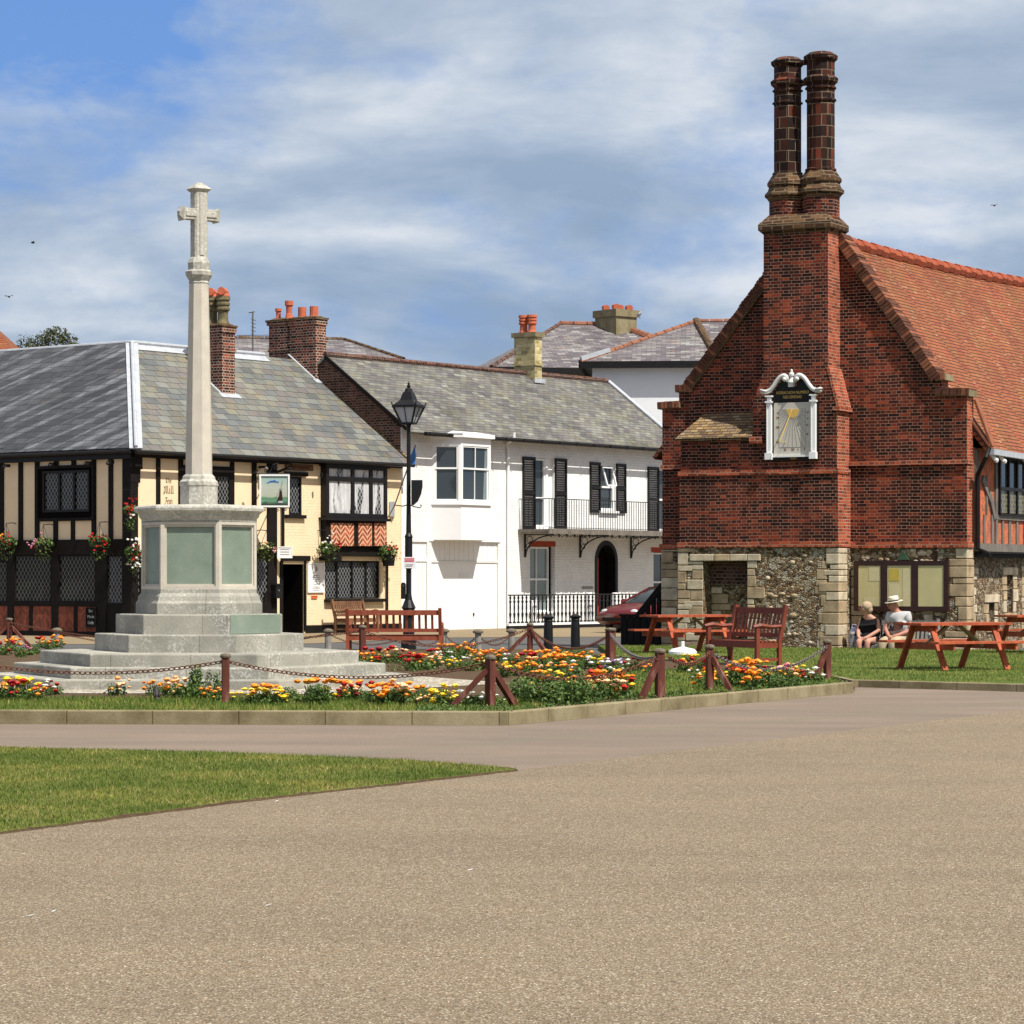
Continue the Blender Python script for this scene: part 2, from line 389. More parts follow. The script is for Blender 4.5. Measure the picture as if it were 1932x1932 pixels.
M['white'] = brickmat('white_painted_brick', [(0, (.80,.80,.79)), (1, (.86,.86,.84))], (.79,.79,.775), .23, .085, .007, squash=1, bump=.0012, stain=.10, rough=.7)
M['whitepaint'] = plain('white_gloss_paint', (.82,.82,.81,1), .35, .5, var=.03, sc=3)
M['whiteboard'] = plain('white_render', (.76,.77,.78,1), .8, .3, var=.04, sc=1.5)
M['lead'] = plain('lead_sheet', (.40,.42,.45,1), .5, .5, var=.18, sc=5, bump=.003)
M['black'] = plain('black_paint', (.009,.008,.008,1), .5, .25, var=.3, sc=5)
M['blackwood'] = plain('black_stained_timber', (.009,.007,.006,1), .7, .15, var=.4, sc=7, bump=.003)
M['iron'] = plain('black_iron', (.009,.009,.010,1), .45, .3, var=.2)
M['stone'] = plain('pale_limestone', (.52,.475,.40,1), .85, .25, var=.12, sc=5, bump=.004)
def lichstone():
    b = NB('weathered_stone'); o = b.ob(); n1 = b.noise(o, 3, 6, .65); n2 = b.noise(b.mp(o, loc=(3,1,8)), 22, 5, .7)
    c = b.ramp(n1, [(.3, (.30,.29,.25)), (.5, (.41,.39,.335)), (.7, (.50,.47,.40))])
    c = b.mix(b.ramp(n2, [(.50, 0.0), (.64, .85)]), c, (.58,.57,.52)); c = b.mix(b.ramp(n2, [(.3, .8), (.42, 0.0)]), c, (.16,.16,.13))
    b.bump(b.noise(o, 60, 5), .006); return b.done(c, .9, .2)
M['lichstone'] = lichstone()
def granite():
    b = NB('step_stone'); u = b.uv(); o = b.ob()
    n1 = b.noise(o, 1.6, 6, .6); n2 = b.noise(o, 30, 5, .7)
    c = b.ramp(n1, [(.3, (.235,.23,.195)), (.5, (.32,.31,.265)), (.7, (.41,.39,.335))])
    c = b.mix(b.math('MULTIPLY', b.ramp(n2, [(.5, 0.0), (.62, .95)]), b.ramp(b.noise(b.mp(o, loc=(5,2,1)), 2.2, 4), [(.42, 0.0), (.6, 1.0)])), c, (.60,.59,.55)); c = b.mix(b.ramp(n2, [(.28, .6), (.4, 0.0)]), c, (.16,.165,.14))
    br = b.n('TexBrick', {'Vector': b.mp(u, loc=(.3, 0, 0)), 'Scale': 1.0, 'Mortar Size': .005, 'Mortar Smooth': .2, 'Brick Width': 1.05, 'Row Height': 40.0, 'Color1': (.85,.85,.85,1), 'Color2': (1.12,1.1,1.05,1), 'Mortar': (.55,.52,.45,1)})
    c = b.mix(1.0, c, br.outputs['Color'], 'MULTIPLY')
    b.bump(n2, .006); return b.done(c, .9, .2)
M['granite'] = granite()
def kerbmat():
    b = NB('kerb_concrete'); u = b.uv(); o = b.ob()
    c = b.ramp(b.noise(o, 2.5, 6, .65), [(.3, (.15,.12,.065)), (.5, (.24,.20,.115)), (.72, (.32,.275,.17))])
    c = b.mix(b.ramp(b.noise(o, 40, 4, .7), [(.3, .5), (.42, 0.0)]), c, (.11,.09,.05))
    br = b.n('TexBrick', {'Vector': u, 'Scale': 1.0, 'Mortar Size': .006, 'Mortar Smooth': .1, 'Brick Width': .915, 'Row Height': 30.0, 'Color1': (.88,.88,.86,1), 'Color2': (1.08,1.08,1.1,1), 'Mortar': (.35,.33,.28,1)}, offset=0)
    c = b.mix(1.0, c, br.outputs['Color'], 'MULTIPLY')
    b.bump(b.noise(o, 70, 4), .004); return b.done(c, .9, .2)
M['kerb'] = kerbmat()
def bronze():
    b = NB('green_slate_panel'); o = b.ob()
    c = b.ramp(b.noise(o, 2.2, 5, .6), [(.3, (.155,.20,.155)), (.7, (.235,.285,.225))])
    sp = b.n('SeparateXYZ', {0: b.uv()})
    rows = b.math('LESS_THAN', b.math('FRACT', b.math('DIVIDE', sp.outputs[1], .034)), .5)
    let = b.ramp(b.noise(b.mp(b.uv(), (60, 30, 1)), 1.0, 2), [(.5, 0.0), (.55, 1.0)])
    c = b.mix(b.math('MULTIPLY', b.math('MULTIPLY', rows, let), .22), c, (.1,.14,.12))
    return b.done(c, .45, .4)
M['panel'] = bronze()
def wood(name, c1, c2, rough=.55, sc=3):
    b = NB(name); o = b.ob(); n = b.noise(b.mp(o, (sc*4, sc*4, sc*1.0)), 1.0, 5, .6)
    n2 = b.noise(o, 1.7, 4)
    c = b.ramp(b.math('ADD', b.math('MULTIPLY', n, .6), b.math('MULTIPLY', n2, .4)), [(.35, c1), (.65, c2)])
    b.bump(n, .003); return b.done(c, rough, .35)
M['redwood'] = wood('redwood_stain', (.20,.045,.022), (.33,.085,.04))
M['brownwood'] = wood('dark_red_stain', (.13,.028,.014), (.24,.052,.025))
M['picnic'] = wood('orange_red_stain', (.25,.05,.022), (.50,.115,.045), .75)
M['teak'] = wood('brown_timber', (.11,.05,.025), (.24,.12,.06), .7)
M['greywood'] = wood('silvered_timber', (.18,.175,.17), (.33,.32,.30), .8)
M['rawwood'] = wood('raw_brace_timber', (.22,.17,.08), (.34,.27,.14), .8)
M['oldoak'] = wood('grey_oak', (.10,.09,.08), (.22,.19,.16), .85)
def postmat():
    b = NB('worn_post_stain'); o = b.ob(); n = b.noise(b.mp(o, (9,9,2)), 1.0, 6, .65)
    c = b.ramp(n, [(.3, (.06,.022,.016)), (.54, (.13,.038,.026)), (.63, (.21,.10,.075)), (.74, (.36,.28,.22))]); b.bump(n, .004); return b.done(c, .75, .2)
M['post'] = postmat()
M['postcap'] = plain('weathered_post_cap', (.15,.125,.09,1), .9, .2, var=.35, sc=20)
M['greypost'] = plain('grey_bollard', (.25,.235,.21,1), .9, .2, var=.25, sc=9)
M['rust'] = plain('rusty_chain', (.13,.05,.03,1), .8, .3, var=.4, sc=20)
M['galv'] = plain('galvanised_chain', (.15,.13,.12,1), .7, .3, 0, var=.3, sc=20)
M['pot'] = plain('terracotta', (.50,.13,.065,1), .8, .3, var=.2, sc=7)
M['potyellow'] = plain('sooty_buff_pot', (.14,.115,.06,1), .85, .3, var=.6, sc=4)
M['glass'] = NB('window_glass').done((.03,.04,.045,1), .04, .6)
M['glassgrey'] = NB('window_glass_blind').done((.17,.22,.22,1), .06, .6)
M['darkin'] = NB('dark_interior').done((.004,.003,.003,1), .9, .1)
M['lat_dark'] = latticemat('leaded_dark_glass', (.012,.014,.015), (.30,.30,.29), .125, 1.4, .10)
M['lat_low'] = latticemat('leaded_bar_glass', (.014,.016,.013), (.24,.24,.22), .14, 1.4, .085, rough=.3)
M['lat_light'] = latticemat('leaded_curtained_glass', (.03,.035,.04), (.5,.5,.5), .13, 1.5, .12, curtain=(.62,.62,.62), cthr=.42)
M['lat_hall'] = latticemat('hall_leaded_glass', (.02,.022,.02), (.30,.27,.17), .10, 1.9, .22)
M['chev_red'] = chevron('herringbone_red', (.26,.06,.035), (.22,.13,.09), .15, .075, .2)
M['chev_pale'] = chevron('herringbone_pale_joints', (.36,.085,.035), (.66,.40,.26), .19, .15, .36)
M['chev_hall'] = chevron('hall_nogging', (.52,.10,.035), (.42,.28,.18), .13, .08, .22)
def flint():
    b = NB('flint_wall'); u = b.uv(); uj = b.n('VectorMath', {0: u, 1: b.n('VectorMath', {0: b.n('TexNoise', {'Vector': u, 'Scale': 9.0}).outputs['Color'], 'Scale': .05}, operation='SCALE').outputs[0]}, operation='ADD').outputs[0]
    def cells(sc, loc):
        v = b.mp(uj, (1, 1.35, 1), loc)
        a = b.n('TexVoronoi', {'Vector': v, 'Scale': sc, 'Randomness': 1.0}, feature='F1', voronoi_dimensions='2D')
        e = b.n('TexVoronoi', {'Vector': v, 'Scale': sc, 'Randomness': 1.0}, feature='DISTANCE_TO_EDGE', voronoi_dimensions='2D')
        return b.n('SeparateColor', {0: a.outputs['Color']}).outputs[0], e.outputs['Distance']
    g, e = cells(17, (0,0,0)); g2, e2 = cells(7.5, (4,9,0))
    c = b.ramp(g, [(0, (.035,.024,.018)), (.15, (.10,.06,.034)), (.32, (.18,.09,.035)), (.5, (.29,.18,.08)), (.62, (.15,.115,.08)), (.76, (.38,.28,.155)), (.9, (.45,.37,.24)), (1, (.55,.49,.37))])
    c = b.mix(1.0, c, b.ramp(b.noise(u, 50, 3), [(.3, .75), (.7, 1.25)]), 'MULTIPLY')
    mo = b.ramp(e, [(0.0, 1.0), (.07, 0.0)])
    c = b.mix(mo, c, (.27,.19,.10))
    big = b.math('MULTIPLY', b.math('GREATER_THAN', g2, .80), b.ramp(e2, [(.05, 0.0), (.09, 1.0)]))
    cb = b.ramp(g2, [(.8, (.34,.29,.2)), (1, (.52,.47,.36))])
    c = b.mix(big, c, cb)
    b.bump(b.math('ADD', b.math('MINIMUM', b.math('MULTIPLY', e, 3.0), 1.0), b.math('MULTIPLY', big, .7)), .03)
    return b.done(c, .7, .35)
M['flint'] = flint()
M['ashlar'] = plain('quoin_stone', (.40,.30,.185,1), .9, .2, var=.45, sc=3.5, bump=.006)
M['ashlar_pale'] = plain('pale_quoin_stone', (.54,.45,.32,1), .9, .2, var=.35, sc=5, bump=.006)
def gravel():
    b = NB('resin_gravel'); o = b.ob()
    v = b.n('TexVoronoi', {'Vector': o, 'Scale': 145.0}, voronoi_dimensions='2D'); g = b.n('SeparateColor', {0: v.outputs['Color']}).outputs[0]
    c = b.ramp(g, [(0, (.095,.07,.047)), (.25, (.175,.132,.085)), (.5, (.25,.196,.128)), (.7, (.22,.188,.145)), (.85, (.30,.205,.125)), (.95, (.41,.35,.26)), (1, (.62,.57,.48))])
    n = b.noise(o, 22, 5, .75)
    c = b.mix(1.0, c, b.ramp(n, [(.3, .87), (.7, 1.12)]), 'MULTIPLY')
    big = b.noise(b.mp(o, (.6, 1.1, 1), rot=(0, 0, .35)), .55, 7, .65, .8)
    c = b.mix(1.0, c, b.ramp(big, [(.32, (.90,.895,.89)), (.5, (.99,.99,.99)), (.7, (1.08,1.07,1.03))]), 'MULTIPLY')
    b.bump(b.math('ADD', v.outputs['Distance'], n), .004); return b.done(c, .9, .15)
M['gravel'] = gravel()
def tarmac(name, c, var=.2, joint=None):
    b = NB(name); o = b.ob(); n = b.noise(o, 45, 5, .7); bg = b.noise(b.mp(o, (.35, 1, 1), rot=(0,0,.15)), .9, 6, .65)
    col = b.mix(1.0, c, b.ramp(n, [(.3, 1-var), (.7, 1+var)]), 'MULTIPLY')
    col = b.mix(1.0, col, b.ramp(bg, [(.35, (.86,.86,.86)), (.65, (1.1,1.09,1.07))]), 'MULTIPLY')
    if joint:
        sp = b.n('SeparateXYZ', {0: b.mp(o, rot=(0,0,joint[0]))})
        d = b.math('ABSOLUTE', b.math('ADD', b.math('SUBTRACT', sp.outputs[1], joint[1]), b.math('MULTIPLY', b.noise(o, .6, 3), .5)))
        col = b.mix(b.math('MULTIPLY', b.math('LESS_THAN', d, joint[2]), b.ramp(b.noise(o, 12, 4), [(.35, .1), (.6, .55)])), col, (.17,.155,.11))
    b.bump(n, .003); return b.done(col, .9, .15)
M['path'] = tarmac('pink_tarmac', (.20,.158,.125,1), .22, (-.927, 16.19, .20))
M['road'] = tarmac('road_asphalt', (.10,.098,.098,1))
M['pave'] = tarmac('tan_pavement', (.25,.195,.12,1))
M['ground'] = tarmac('ground_asphalt', (.15,.14,.13,1))
M['shingle'] = None
def shingle():
    b = NB('loose_shingle'); o = b.ob()
    v = b.n('TexVoronoi', {'Vector': o, 'Scale': 30.0}, voronoi_dimensions='2D'); g = b.n('SeparateColor', {0: v.outputs['Color']}).outputs[0]
    c = b.ramp(g, [(0, (.14,.11,.08)), (.3, (.32,.27,.2)), (.7, (.48,.43,.34)), (1, (.7,.67,.6))])
    b.bump(v.outputs['Distance'], .02); return b.done(c, .85, .2)
M['shingle'] = shingle()
M['soil'] = plain('bed_soil', (.15,.10,.06,1), .95, .1, var=.35, sc=14, bump=.03)
def grassmat(name, c1, c2, c3):
    b = NB(name); o = b.ob()
    n = b.noise(o, .9, 6, .7); n2 = b.noise(b.mp(o, (1,1,1)), 26, 4, .7)
    c = b.ramp(b.math('ADD', b.math('MULTIPLY', n, .6), b.math('MULTIPLY', n2, .4)), [(.36, c1), (.5, c2), (.66, c3)])
    b.bump(n2, .02); return b.done(c, .9, .1)
M['lawn'] = grassmat('lawn_turf', (.07,.085,.016), (.12,.135,.03), (.22,.185,.07))
M['lawn2'] = grassmat('hall_lawn_turf', (.05,.09,.014), (.09,.125,.025), (.15,.16,.045))
def blade():
    b = NB('grass_blades'); o = b.ob()
    r = b.n('NewGeometry').outputs['Random Per Island']
    c = b.ramp(r, [(0, (.06,.10,.013)), (.4, (.10,.15,.022)), (.72, (.155,.185,.038)), (.92, (.25,.22,.08)), (1, (.40,.35,.17))])
    c = b.mix(1.0, c, b.ramp(b.noise(o, .9, 5, .65), [(.36, (.6,.78,.6)), (.5, (.95,.98,.9)), (.64, (1.5,1.25,1.2))]), 'MULTIPLY')
    return b.done(c, .8, .15)
M['blade'] = blade()
def leafmat(name, cols):
    b = NB(name); r = b.n('NewGeometry').outputs['Random Per Island']
    return b.done(b.ramp(r, [(i/(len(cols)-1), c) for i, c in enumerate(cols)]), .6, .25)
M['leaf'] = leafmat('plant_leaves', [(.025,.06,.012), (.05,.10,.02), (.09,.15,.03), (.14,.19,.05)])
M['leafdark'] = leafmat('dark_tree_leaves', [(.02,.035,.01), (.045,.06,.018), (.08,.085,.03), (.13,.11,.05)])
M['leafpale'] = leafmat('silver_leaves', [(.2,.27,.2), (.35,.42,.35), (.5,.55,.48)])
for k, cs in {'orange': [(.75,.16,.01), (.85,.28,.02), (.9,.42,.06)], 'yellow': [(.8,.45,.01), (.85,.58,.02), (.85,.68,.15)], 'red': [(.18,.004,.008), (.34,.008,.008), (.5,.02,.012)],
              'white': [(.75,.75,.68), (.8,.8,.75), (.8,.76,.6)], 'pink': [(.5,.05,.12), (.6,.2,.3), (.65,.35,.45)], 'purple': [(.2,.05,.25), (.45,.35,.6), (.7,.65,.75)], 'peach': [(.8,.35,.12), (.85,.5,.25), (.85,.65,.4)]}.items():
    M['fl_'+k] = leafmat(k+'_petals', cs)
M['carred'] = NB('car_red_paint').done((.11,.004,.005,1), .22, .6)
M['skin'] = NB('skin').done((.52,.27,.19,1), .6, .3)
M['skinred'] = NB('ruddy_skin').done((.45,.2,.14,1), .6, .3)
M['hair'] = plain('fair_hair', (.42,.30,.20,1), .7, .3, var=.35, sc=30)
M['hat'] = plain('straw_hat', (.78,.72,.58,1), .8, .2, var=.1, sc=40)
M['shirt'] = plain('grey_polo_cotton', (.46,.45,.45,1), .9, .1, var=.12, sc=9)
M['khaki'] = plain('khaki_cotton', (.42,.34,.22,1), .9, .1, var=.2, sc=9)
M['blacktop'] = plain('black_jersey', (.01,.01,.013,1), .85, .2, var=.3)
M['bluecloth'] = plain('pale_blue_cloth', (.40,.44,.66,1), .8, .2, var=.4, sc=7)
M['paper'] = plain('yellowed_paper', (.52,.46,.23,1), .25, .5, var=.1, sc=2)
M['paper2'] = plain('yellow_notice', (.50,.38,.06,1), .3, .5, var=.1)
M['brown_frame'] = plain('brown_stained_frame', (.03,.010,.007,1), .4, .4, var=.3)
M['gold'] = NB('gold_leaf').done((.65,.42,.1,1), .4, .5)
M['dial'] = plain('dial_paint', (.55,.52,.45,1), .6, .3, var=.05)
M['silver'] = plain('silver_paint', (.62,.62,.6,1), .4, .5, var=.1)
M['greentri'] = plain('green_patina', (.05,.10,.06,1), .8, .2, var=.3)
M['redtile'] = plain('red_lintel_brick', (.40,.07,.035,1), .8, .2, var=.2, sc=9)
M['reddoor'] = NB('red_door_paint').done((.55,.05,.025,1), .35, .5)
M['bluefl'] = plain('blue_flag', (.05,.16,.45,1), .8, .2, var=.3)
M['whiteplastic'] = plain('white_plastic', (.75,.75,.75,1), .4, .5, var=.05)
M['lampglass'] = NB('lamp_glass').done((.52,.55,.58,1), .15, .5)
M['feather'] = plain('dark_feathers', (.03,.025,.025,1), .6, .3, var=.5, sc=30)
M['gull'] = plain('grey_feathers', (.4,.4,.42,1), .7, .3, var=.2)
M['chalk'] = NB('chalk_lettering').done((.4,.42,.45,1), .9, .1)
M['ink'] = NB('grey_print').done((.3,.28,.26,1), .9, .1)
M['inkdark'] = NB('brown_lettering').done((.12,.09,.06,1), .9, .1)
M['signred'] = NB('red_print').done((.6,.08,.1,1), .8, .2)
M['orangeplate'] = NB('orange_plate').done((.7,.12,.03,1), .6, .3)
M['tan'] = plain('sign_tan', (.22,.09,.02,1), .6, .3, var=.1)
M['patternbag'] = plain('patterned_cloth', (.2,.2,.18,1), .9, .1, var=1.0, sc=60)
def pic():
    b = NB('sign_painting_ground'); sp = b.n('SeparateXYZ', {0: b.ob()})
    return b
M['ridgetile'] = plain('weathered_ridge_tile', (.24,.10,.06,1), .85, .2, var=.35, sc=4)
M['ridgered'] = plain('red_ridge_tile', (.31,.075,.036,1), .8, .2, var=.3, sc=5)
M['coping_a'] = plain('dark_coping_brick', (.10,.04,.025,1), .9, .2, var=.5, sc=9)
M['coping_b'] = plain('warm_coping_brick', (.24,.09,.05,1), .9, .2, var=.4, sc=9)
M['paperpale'] = plain('pale_notice', (.56,.50,.29,1), .3, .4, var=.08)
M['hourline'] = NB('hour_line_paint').done((.36,.35,.32,1), .8, .2)
# ------------------------------------------------------------------ camera, sky, sun
cam = bpy.data.cameras.new('camera'); co = bpy.data.objects.new('camera', cam); COL.objects.link(co)
co.location = (0, 0, H); co.rotation_euler = (pi/2, 0, 0)
cam.sensor_width = 36; cam.lens = 36*F/1932; cam.shift_y = (YH-966)/1932; cam.clip_end = 5000; cam.clip_start = .1
S.camera = co
SUNAZ = Vector((.70, -.712, 0)).normalized(); EL = radians(56)
sun = bpy.data.lights.new('sun', 'SUN'); sun.energy = 4.7; sun.angle = radians(.53); sun.color = (1, .955, .88)
so = bpy.data.objects.new('sun', sun); COL.objects.link(so)
sd = Vector((SUNAZ.x*cos(EL), SUNAZ.y*cos(EL), sin(EL)))
so.rotation_euler = sd.to_track_quat('Z', 'Y').to_euler(); so.location = (20, -20, 40)
wd = bpy.data.worlds.new('World'); S.world = wd; wd.use_nodes = True
class WB(NB):
    def __init__(s):
        s.t = wd.node_tree; s.t.nodes.clear(); s.out = s.t.nodes.new('ShaderNodeOutputWorld')
w = WB()
sky = w.n('TexSky', sky_type='NISHITA', sun_disc=False); sky.sun_elevation = EL
sky.sun_rotation = atan2(SUNAZ.x, SUNAZ.y); sky.air_density = 1.1; sky.dust_density = .6; sky.ozone_density = 2.5
gen = w.n('TexCoord').outputs['Generated']
dz = w.n('SeparateXYZ', {0: gen})
# cloud sheets: long soft bars low in the sky, broken at the upper left where the blue shows
vv = w.mp(gen, (7.5, 2.0, 19), loc=(1.7, .3, .55), rot=(0, radians(7), 0))
n1 = w.noise(vv, 1.0, 10, .55, .35)
vb = w.mp(gen, (22, 4.0, 42), loc=(4.7, 1.3, .2), rot=(0, radians(-5), 0))
n2 = w.noise(vb, 1.0, 10, .62, .25)
# where it is clear: towards the upper left
gx = w.math('MULTIPLY', w.math('ADD', dz.outputs[0], .055), -7.0, clamp=False)
gz = w.math('MULTIPLY', w.math('SUBTRACT', dz.outputs[2], .115), 11.0)
clr = w.math('MULTIPLY', w.math('MINIMUM', w.math('MAXIMUM', gx, 0.0), .5), w.math('MINIMUM', w.math('MAXIMUM', gz, 0.0), 1.0))
cov = w.math('SUBTRACT', w.math('ADD', w.math('MULTIPLY', n1, .5), w.math('MULTIPLY', n2, .5)), w.math('MULTIPLY', clr, .62))
mask = w.ramp(cov, [(.27, 0.0), (.41, .58), (.53, 1.0)])
mask = w.math('MINIMUM', mask, .93)
lowhaze = w.math('MULTIPLY', dz.outputs[2], 6.0, clamp=True)
n3 = w.noise(w.mp(gen, (8, 2, 25), loc=(9, 2, .4), rot=(0, radians(-9), 0)), 1.0, 12, .56, .2)
cl = w.ramp(n3, [(.36, (2.9,3.9,5.3)), (.46, (3.8,4.75,6.1)), (.55, (5.2,6.0,7.0)), (.66, (7.4,7.8,8.3))])
top = w.math('MULTIPLY', w.math('SUBTRACT', dz.outputs[2], .12), 6.0, clamp=True)
cl = w.mix(w.math('MULTIPLY', top, .45), cl, (6.9, 7.2, 7.6))
blue = w.mix(.75, sky.outputs[0], (1.3, 3.1, 7.6))
colr = w.mix(mask, blue, cl)
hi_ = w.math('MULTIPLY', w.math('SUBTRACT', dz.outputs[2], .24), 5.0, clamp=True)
colr = w.mix(w.math('MULTIPLY', hi_, .8), colr, (6.0, 5.85, 5.5))      # unseen upper sky, added as neutral tone to cut blue fill in shade
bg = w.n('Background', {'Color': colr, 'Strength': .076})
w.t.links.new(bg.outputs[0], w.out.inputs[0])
S.view_settings.view_transform = 'Standard'; S.view_settings.look = 'None'; S.view_settings.exposure = .42; S.view_settings.gamma = 1
S.render.engine = 'CYCLES'
# ------------------------------------------------------------------ ground and its sheets
HF = Fr(3.27, 61.13, .89, -.455, -.24)          # hall frame: x along the gable, y into the building
def sm(a, b, x):
    t = max(0, min(1, (x-a)/(b-a))); return t*t*(3-2*t)
hi = HF.M.inverted()
def gz_(x, y):
    q = hi @ Vector((x, y, 0))
    return -.24*sm(-1.9, -1.2, q.y)*sm(-5, -3.5, q.x)*(1-sm(20, 24, q.x))*(1-sm(18, 22, q.y))
xs = [-1500, -500, -150, -60, -30]+[i*.8-24 for i in range(76)]+[45, 90, 200, 600, 1500]
ys = [-1500, -400, -100, -30, 0, 15, 30, 40]+[45+i*.5 for i in range(86)]+[95, 110, 150, 300, 800, 2500]
mb = MB(); vs = [(x, y, gz_(x, y)) for y in ys for x in xs]; n = len(xs)
mb.add(vs, [(j*n+i, j*n+i+1, (j+1)*n+i+1, (j+1)*n+i) for j in range(len(ys)-1) for i in range(n-1)])
tag(mb.build('ground', M['ground'], smooth=True), 'grey asphalt ground stretching away behind the square', kind='structure')
def sheet(name, pts, z, m, label, t=.3):
    mb = MB(); p = [(q[0], q[1]) for q in pts]
    a = sum(p[i][0]*p[(i+1) % len(p)][1]-p[(i+1) % len(p)][0]*p[i][1] for i in range(len(p)))
    if a < 0: p.reverse()
    if t: mb.poly(p, -t, z)
    else: mb.face(*[(q[0], q[1], z) for q in p])
    return tag(mb.build(name, m), label, kind='structure')
kA, kB, kC = G(-1500, 1362), G(960, 1369.5), G(1611, 1308)
sheet('road', [G(-1500, 1216), G(430, 1216), G(590, 1215), G(830, 1204), G(1140, 1202), (12, 76), (12, 57), (-40, 56)], .004, M['road'], 'grey asphalt road behind the flower garden', 0)
sheet('pavement', [G(-1500, 1216), G(430, 1216), G(590, 1215), G(830, 1204), G(1140, 1202), (12, 76), (12, 96), (-40, 84)], .012, M['pave'], 'tan pavement along the house fronts', 0)
sheet('path', [kA, kB, kC, (4.8, 39.9), (20, 27.5), (0, 20), (-20, 11), (-20, 25)], .004, M['path'], 'pinkish tarmac path curving round the garden kerb', 0)
sheet('promenade', [(-14, 14.2), (-.05, 22.35), (5.99, 32.86), (13, 45.1), (60, 60), (60, -8), (-60, -8), (-60, 14.2)], .008, M['gravel'], 'wide promenade of tan bonded gravel in the foreground', 0)
LAWN = [G(-500, 1640), G(0, 1576), G(150, 1556), G(300, 1536), G(450, 1516), G(600, 1499), G(780, 1479), G(975, 1456), G(905, 1449), G(760, 1438), G(600, 1431), G(400, 1423), G(0, 1414), G(-500, 1408)]
LAWN = [(p.x, p.y) for p in LAWN]
sheet('lawn', LAWN, .022, M['lawn'], 'tapering tip of mown lawn at the left foreground')
def inpoly(x, y, P):
    c = False; j = len(P)-1
    for i in range(len(P)):
        if (P[i][1] > y) != (P[j][1] > y) and x < (P[j][0]-P[i][0])*(y-P[i][1])/(P[j][1]-P[i][1])+P[i][0]: c = not c
        j = i
    return c
def grass(name, P, n, z, h, wd_, label, box=None, keep=None, seed=3, group=None):
    rg = random.Random(seed); x0 = min(p[0] for p in P); x1 = max(p[0] for p in P); y0 = min(p[1] for p in P); y1 = max(p[1] for p in P)
    if box: x0 = max(x0, box[0]); x1 = min(x1, box[1]); y0 = max(y0, box[2]); y1 = min(y1, box[3])
    vs = []; fs = []
    for _ in range(n):
        x = rg.uniform(x0, x1); y = rg.uniform(y0, y1)
        if not inpoly(x, y, P) or (keep and not keep(x, y)): continue
        a = rg.uniform(0, 2*pi); hh = h*rg.uniform(.5, 1.3); w2 = wd_*rg.uniform(.6, 1.2)/2
        dx, dy = cos(a)*w2, sin(a)*w2; lx, ly = rg.gauss(0, hh*.45), rg.gauss(0, hh*.45)
        k = len(vs); vs += [(x-dx, y-dy, z-.004), (x+dx, y+dy, z-.004), (x+lx, y+ly, z+hh)]; fs.append((k, k+1, k+2))
    mb = MB(); mb.add(vs, fs)
    return tag(mb.build(name, M['blade']), label, 'grass', kind='stuff')
mb = MB(); rg = random.Random(2); ed_ = []
for i in range(8):
    a, b = Vector(LAWN[i]), Vector(LAWN[i+1])
    for j in range(10): q = a.lerp(b, j/10); ed_.append((q.x+rg.uniform(-.02, .02), q.y-.012+rg.uniform(-.02, .012), .006))
mb.tube(ed_, [rg.uniform(.012, .026) for _ in ed_], 6)
tag(mb.build('lawn_edge', M['soil']), 'dark crumbly soil edge between the foreground lawn and the gravel', kind='structure')
grass('grass', LAWN, 150000, .022, .024, .007, 'short green and straw coloured grass on the foreground lawn', (-6.0, .3, 15.5, 26))
# kerbs
def off(p, q, d):
    v = (q-p); v.z = 0; v.normalize(); return Vector((-v.y, v.x, 0))*d
o1 = off(kA, kB, .13); o2 = off(kB, kC, .13)
mid = kB+(o1+o2).normalized()*.134
mb = MB(); mb.poly([kA[:2], kB[:2], mid[:2], (kA+o1)[:2]], -.2, .152); mb.poly([kB[:2], kC[:2], (kC+o2)[:2], mid[:2]], -.2, .15)
tag(mb.build('kerb', M['kerb'], bevel=.015), 'long raised concrete kerb with a blunt corner edging the flower garden', kind='structure')
kD, kE = G(1613, 1297), G(1932, 1306); kE = kD+(kE-kD)*4
# bed surface
GARD = [kA+o1, mid, kC+o2, G(1613, 1287, .1), G(1500, 1262, .1), G(1240, 1245, .1), G(1125, 1238, .1), Vector((1.6, 56.4, 0)), Vector((-16, 56, 0))]
GARD = [(p[0], p[1]) for p in GARD]
sheet('flower_bed', GARD, .115, M['soil'], 'brown soil bed inside the kerb around the memorial')
MC = Vector((-4.28, 38.4, 0)); MR = radians(-3.6)
def hexp(R, a0=0): return [(R*cos(a0+k*pi/3), R*sin(a0+k*pi/3)) for k in range(6)]
mb = MB(TR(MC, MR)); mb.face(*[(x, y, .121) for x, y in hexp(4.25)])
tag(mb.build('shingle', M['shingle']), 'pale loose shingle strip around the memorial steps', kind='structure')
ring = [(MC.x+x*cos(MR)-y*sin(MR), MC.y+x*sin(MR)+y*cos(MR)) for x, y in hexp(4.6)]
GR2 = [p for p in GARD]
def outring(x, y): return not inpoly(x, y, ring)
# turf inside the garden (front strip and right-hand part)
FS = [tuple((kA+o1*1.2)[:2]), tuple((mid+Vector((0, .03, 0)))[:2]), (1.0, 33.6), (-.3, 33.0), (-3, 33.4), (-40, 33.2)]
RS = [(1.05, 33.0), tuple((kC+o2*1.3)[:2]), (4.7, 41.0), (2.6, 43.6), (1.5, 42), (.6, 36)]
sheet('turf_strip', FS, .122, M['lawn2'], 'narrow strip of turf just inside the kerb', 0)
sheet('turf_corner', RS, .122, M['lawn2'], 'triangle of turf at the right end of the garden', 0)
HL = [kD, kE, Vector((40, 52, 0))]
HLn = [(HF.M @ Vector((x, -1.15, 0))) for x in (24, -1.0)]
HLAWN = [(p[0], p[1]) for p in [kD+Vector((0, .08, 0)), kE+Vector((0, .08, 0))]+HLn+[G(1150, 1231, .1), G(1125, 1238, .1), G(1240, 1245, .1), G(1500, 1262, .1)]]
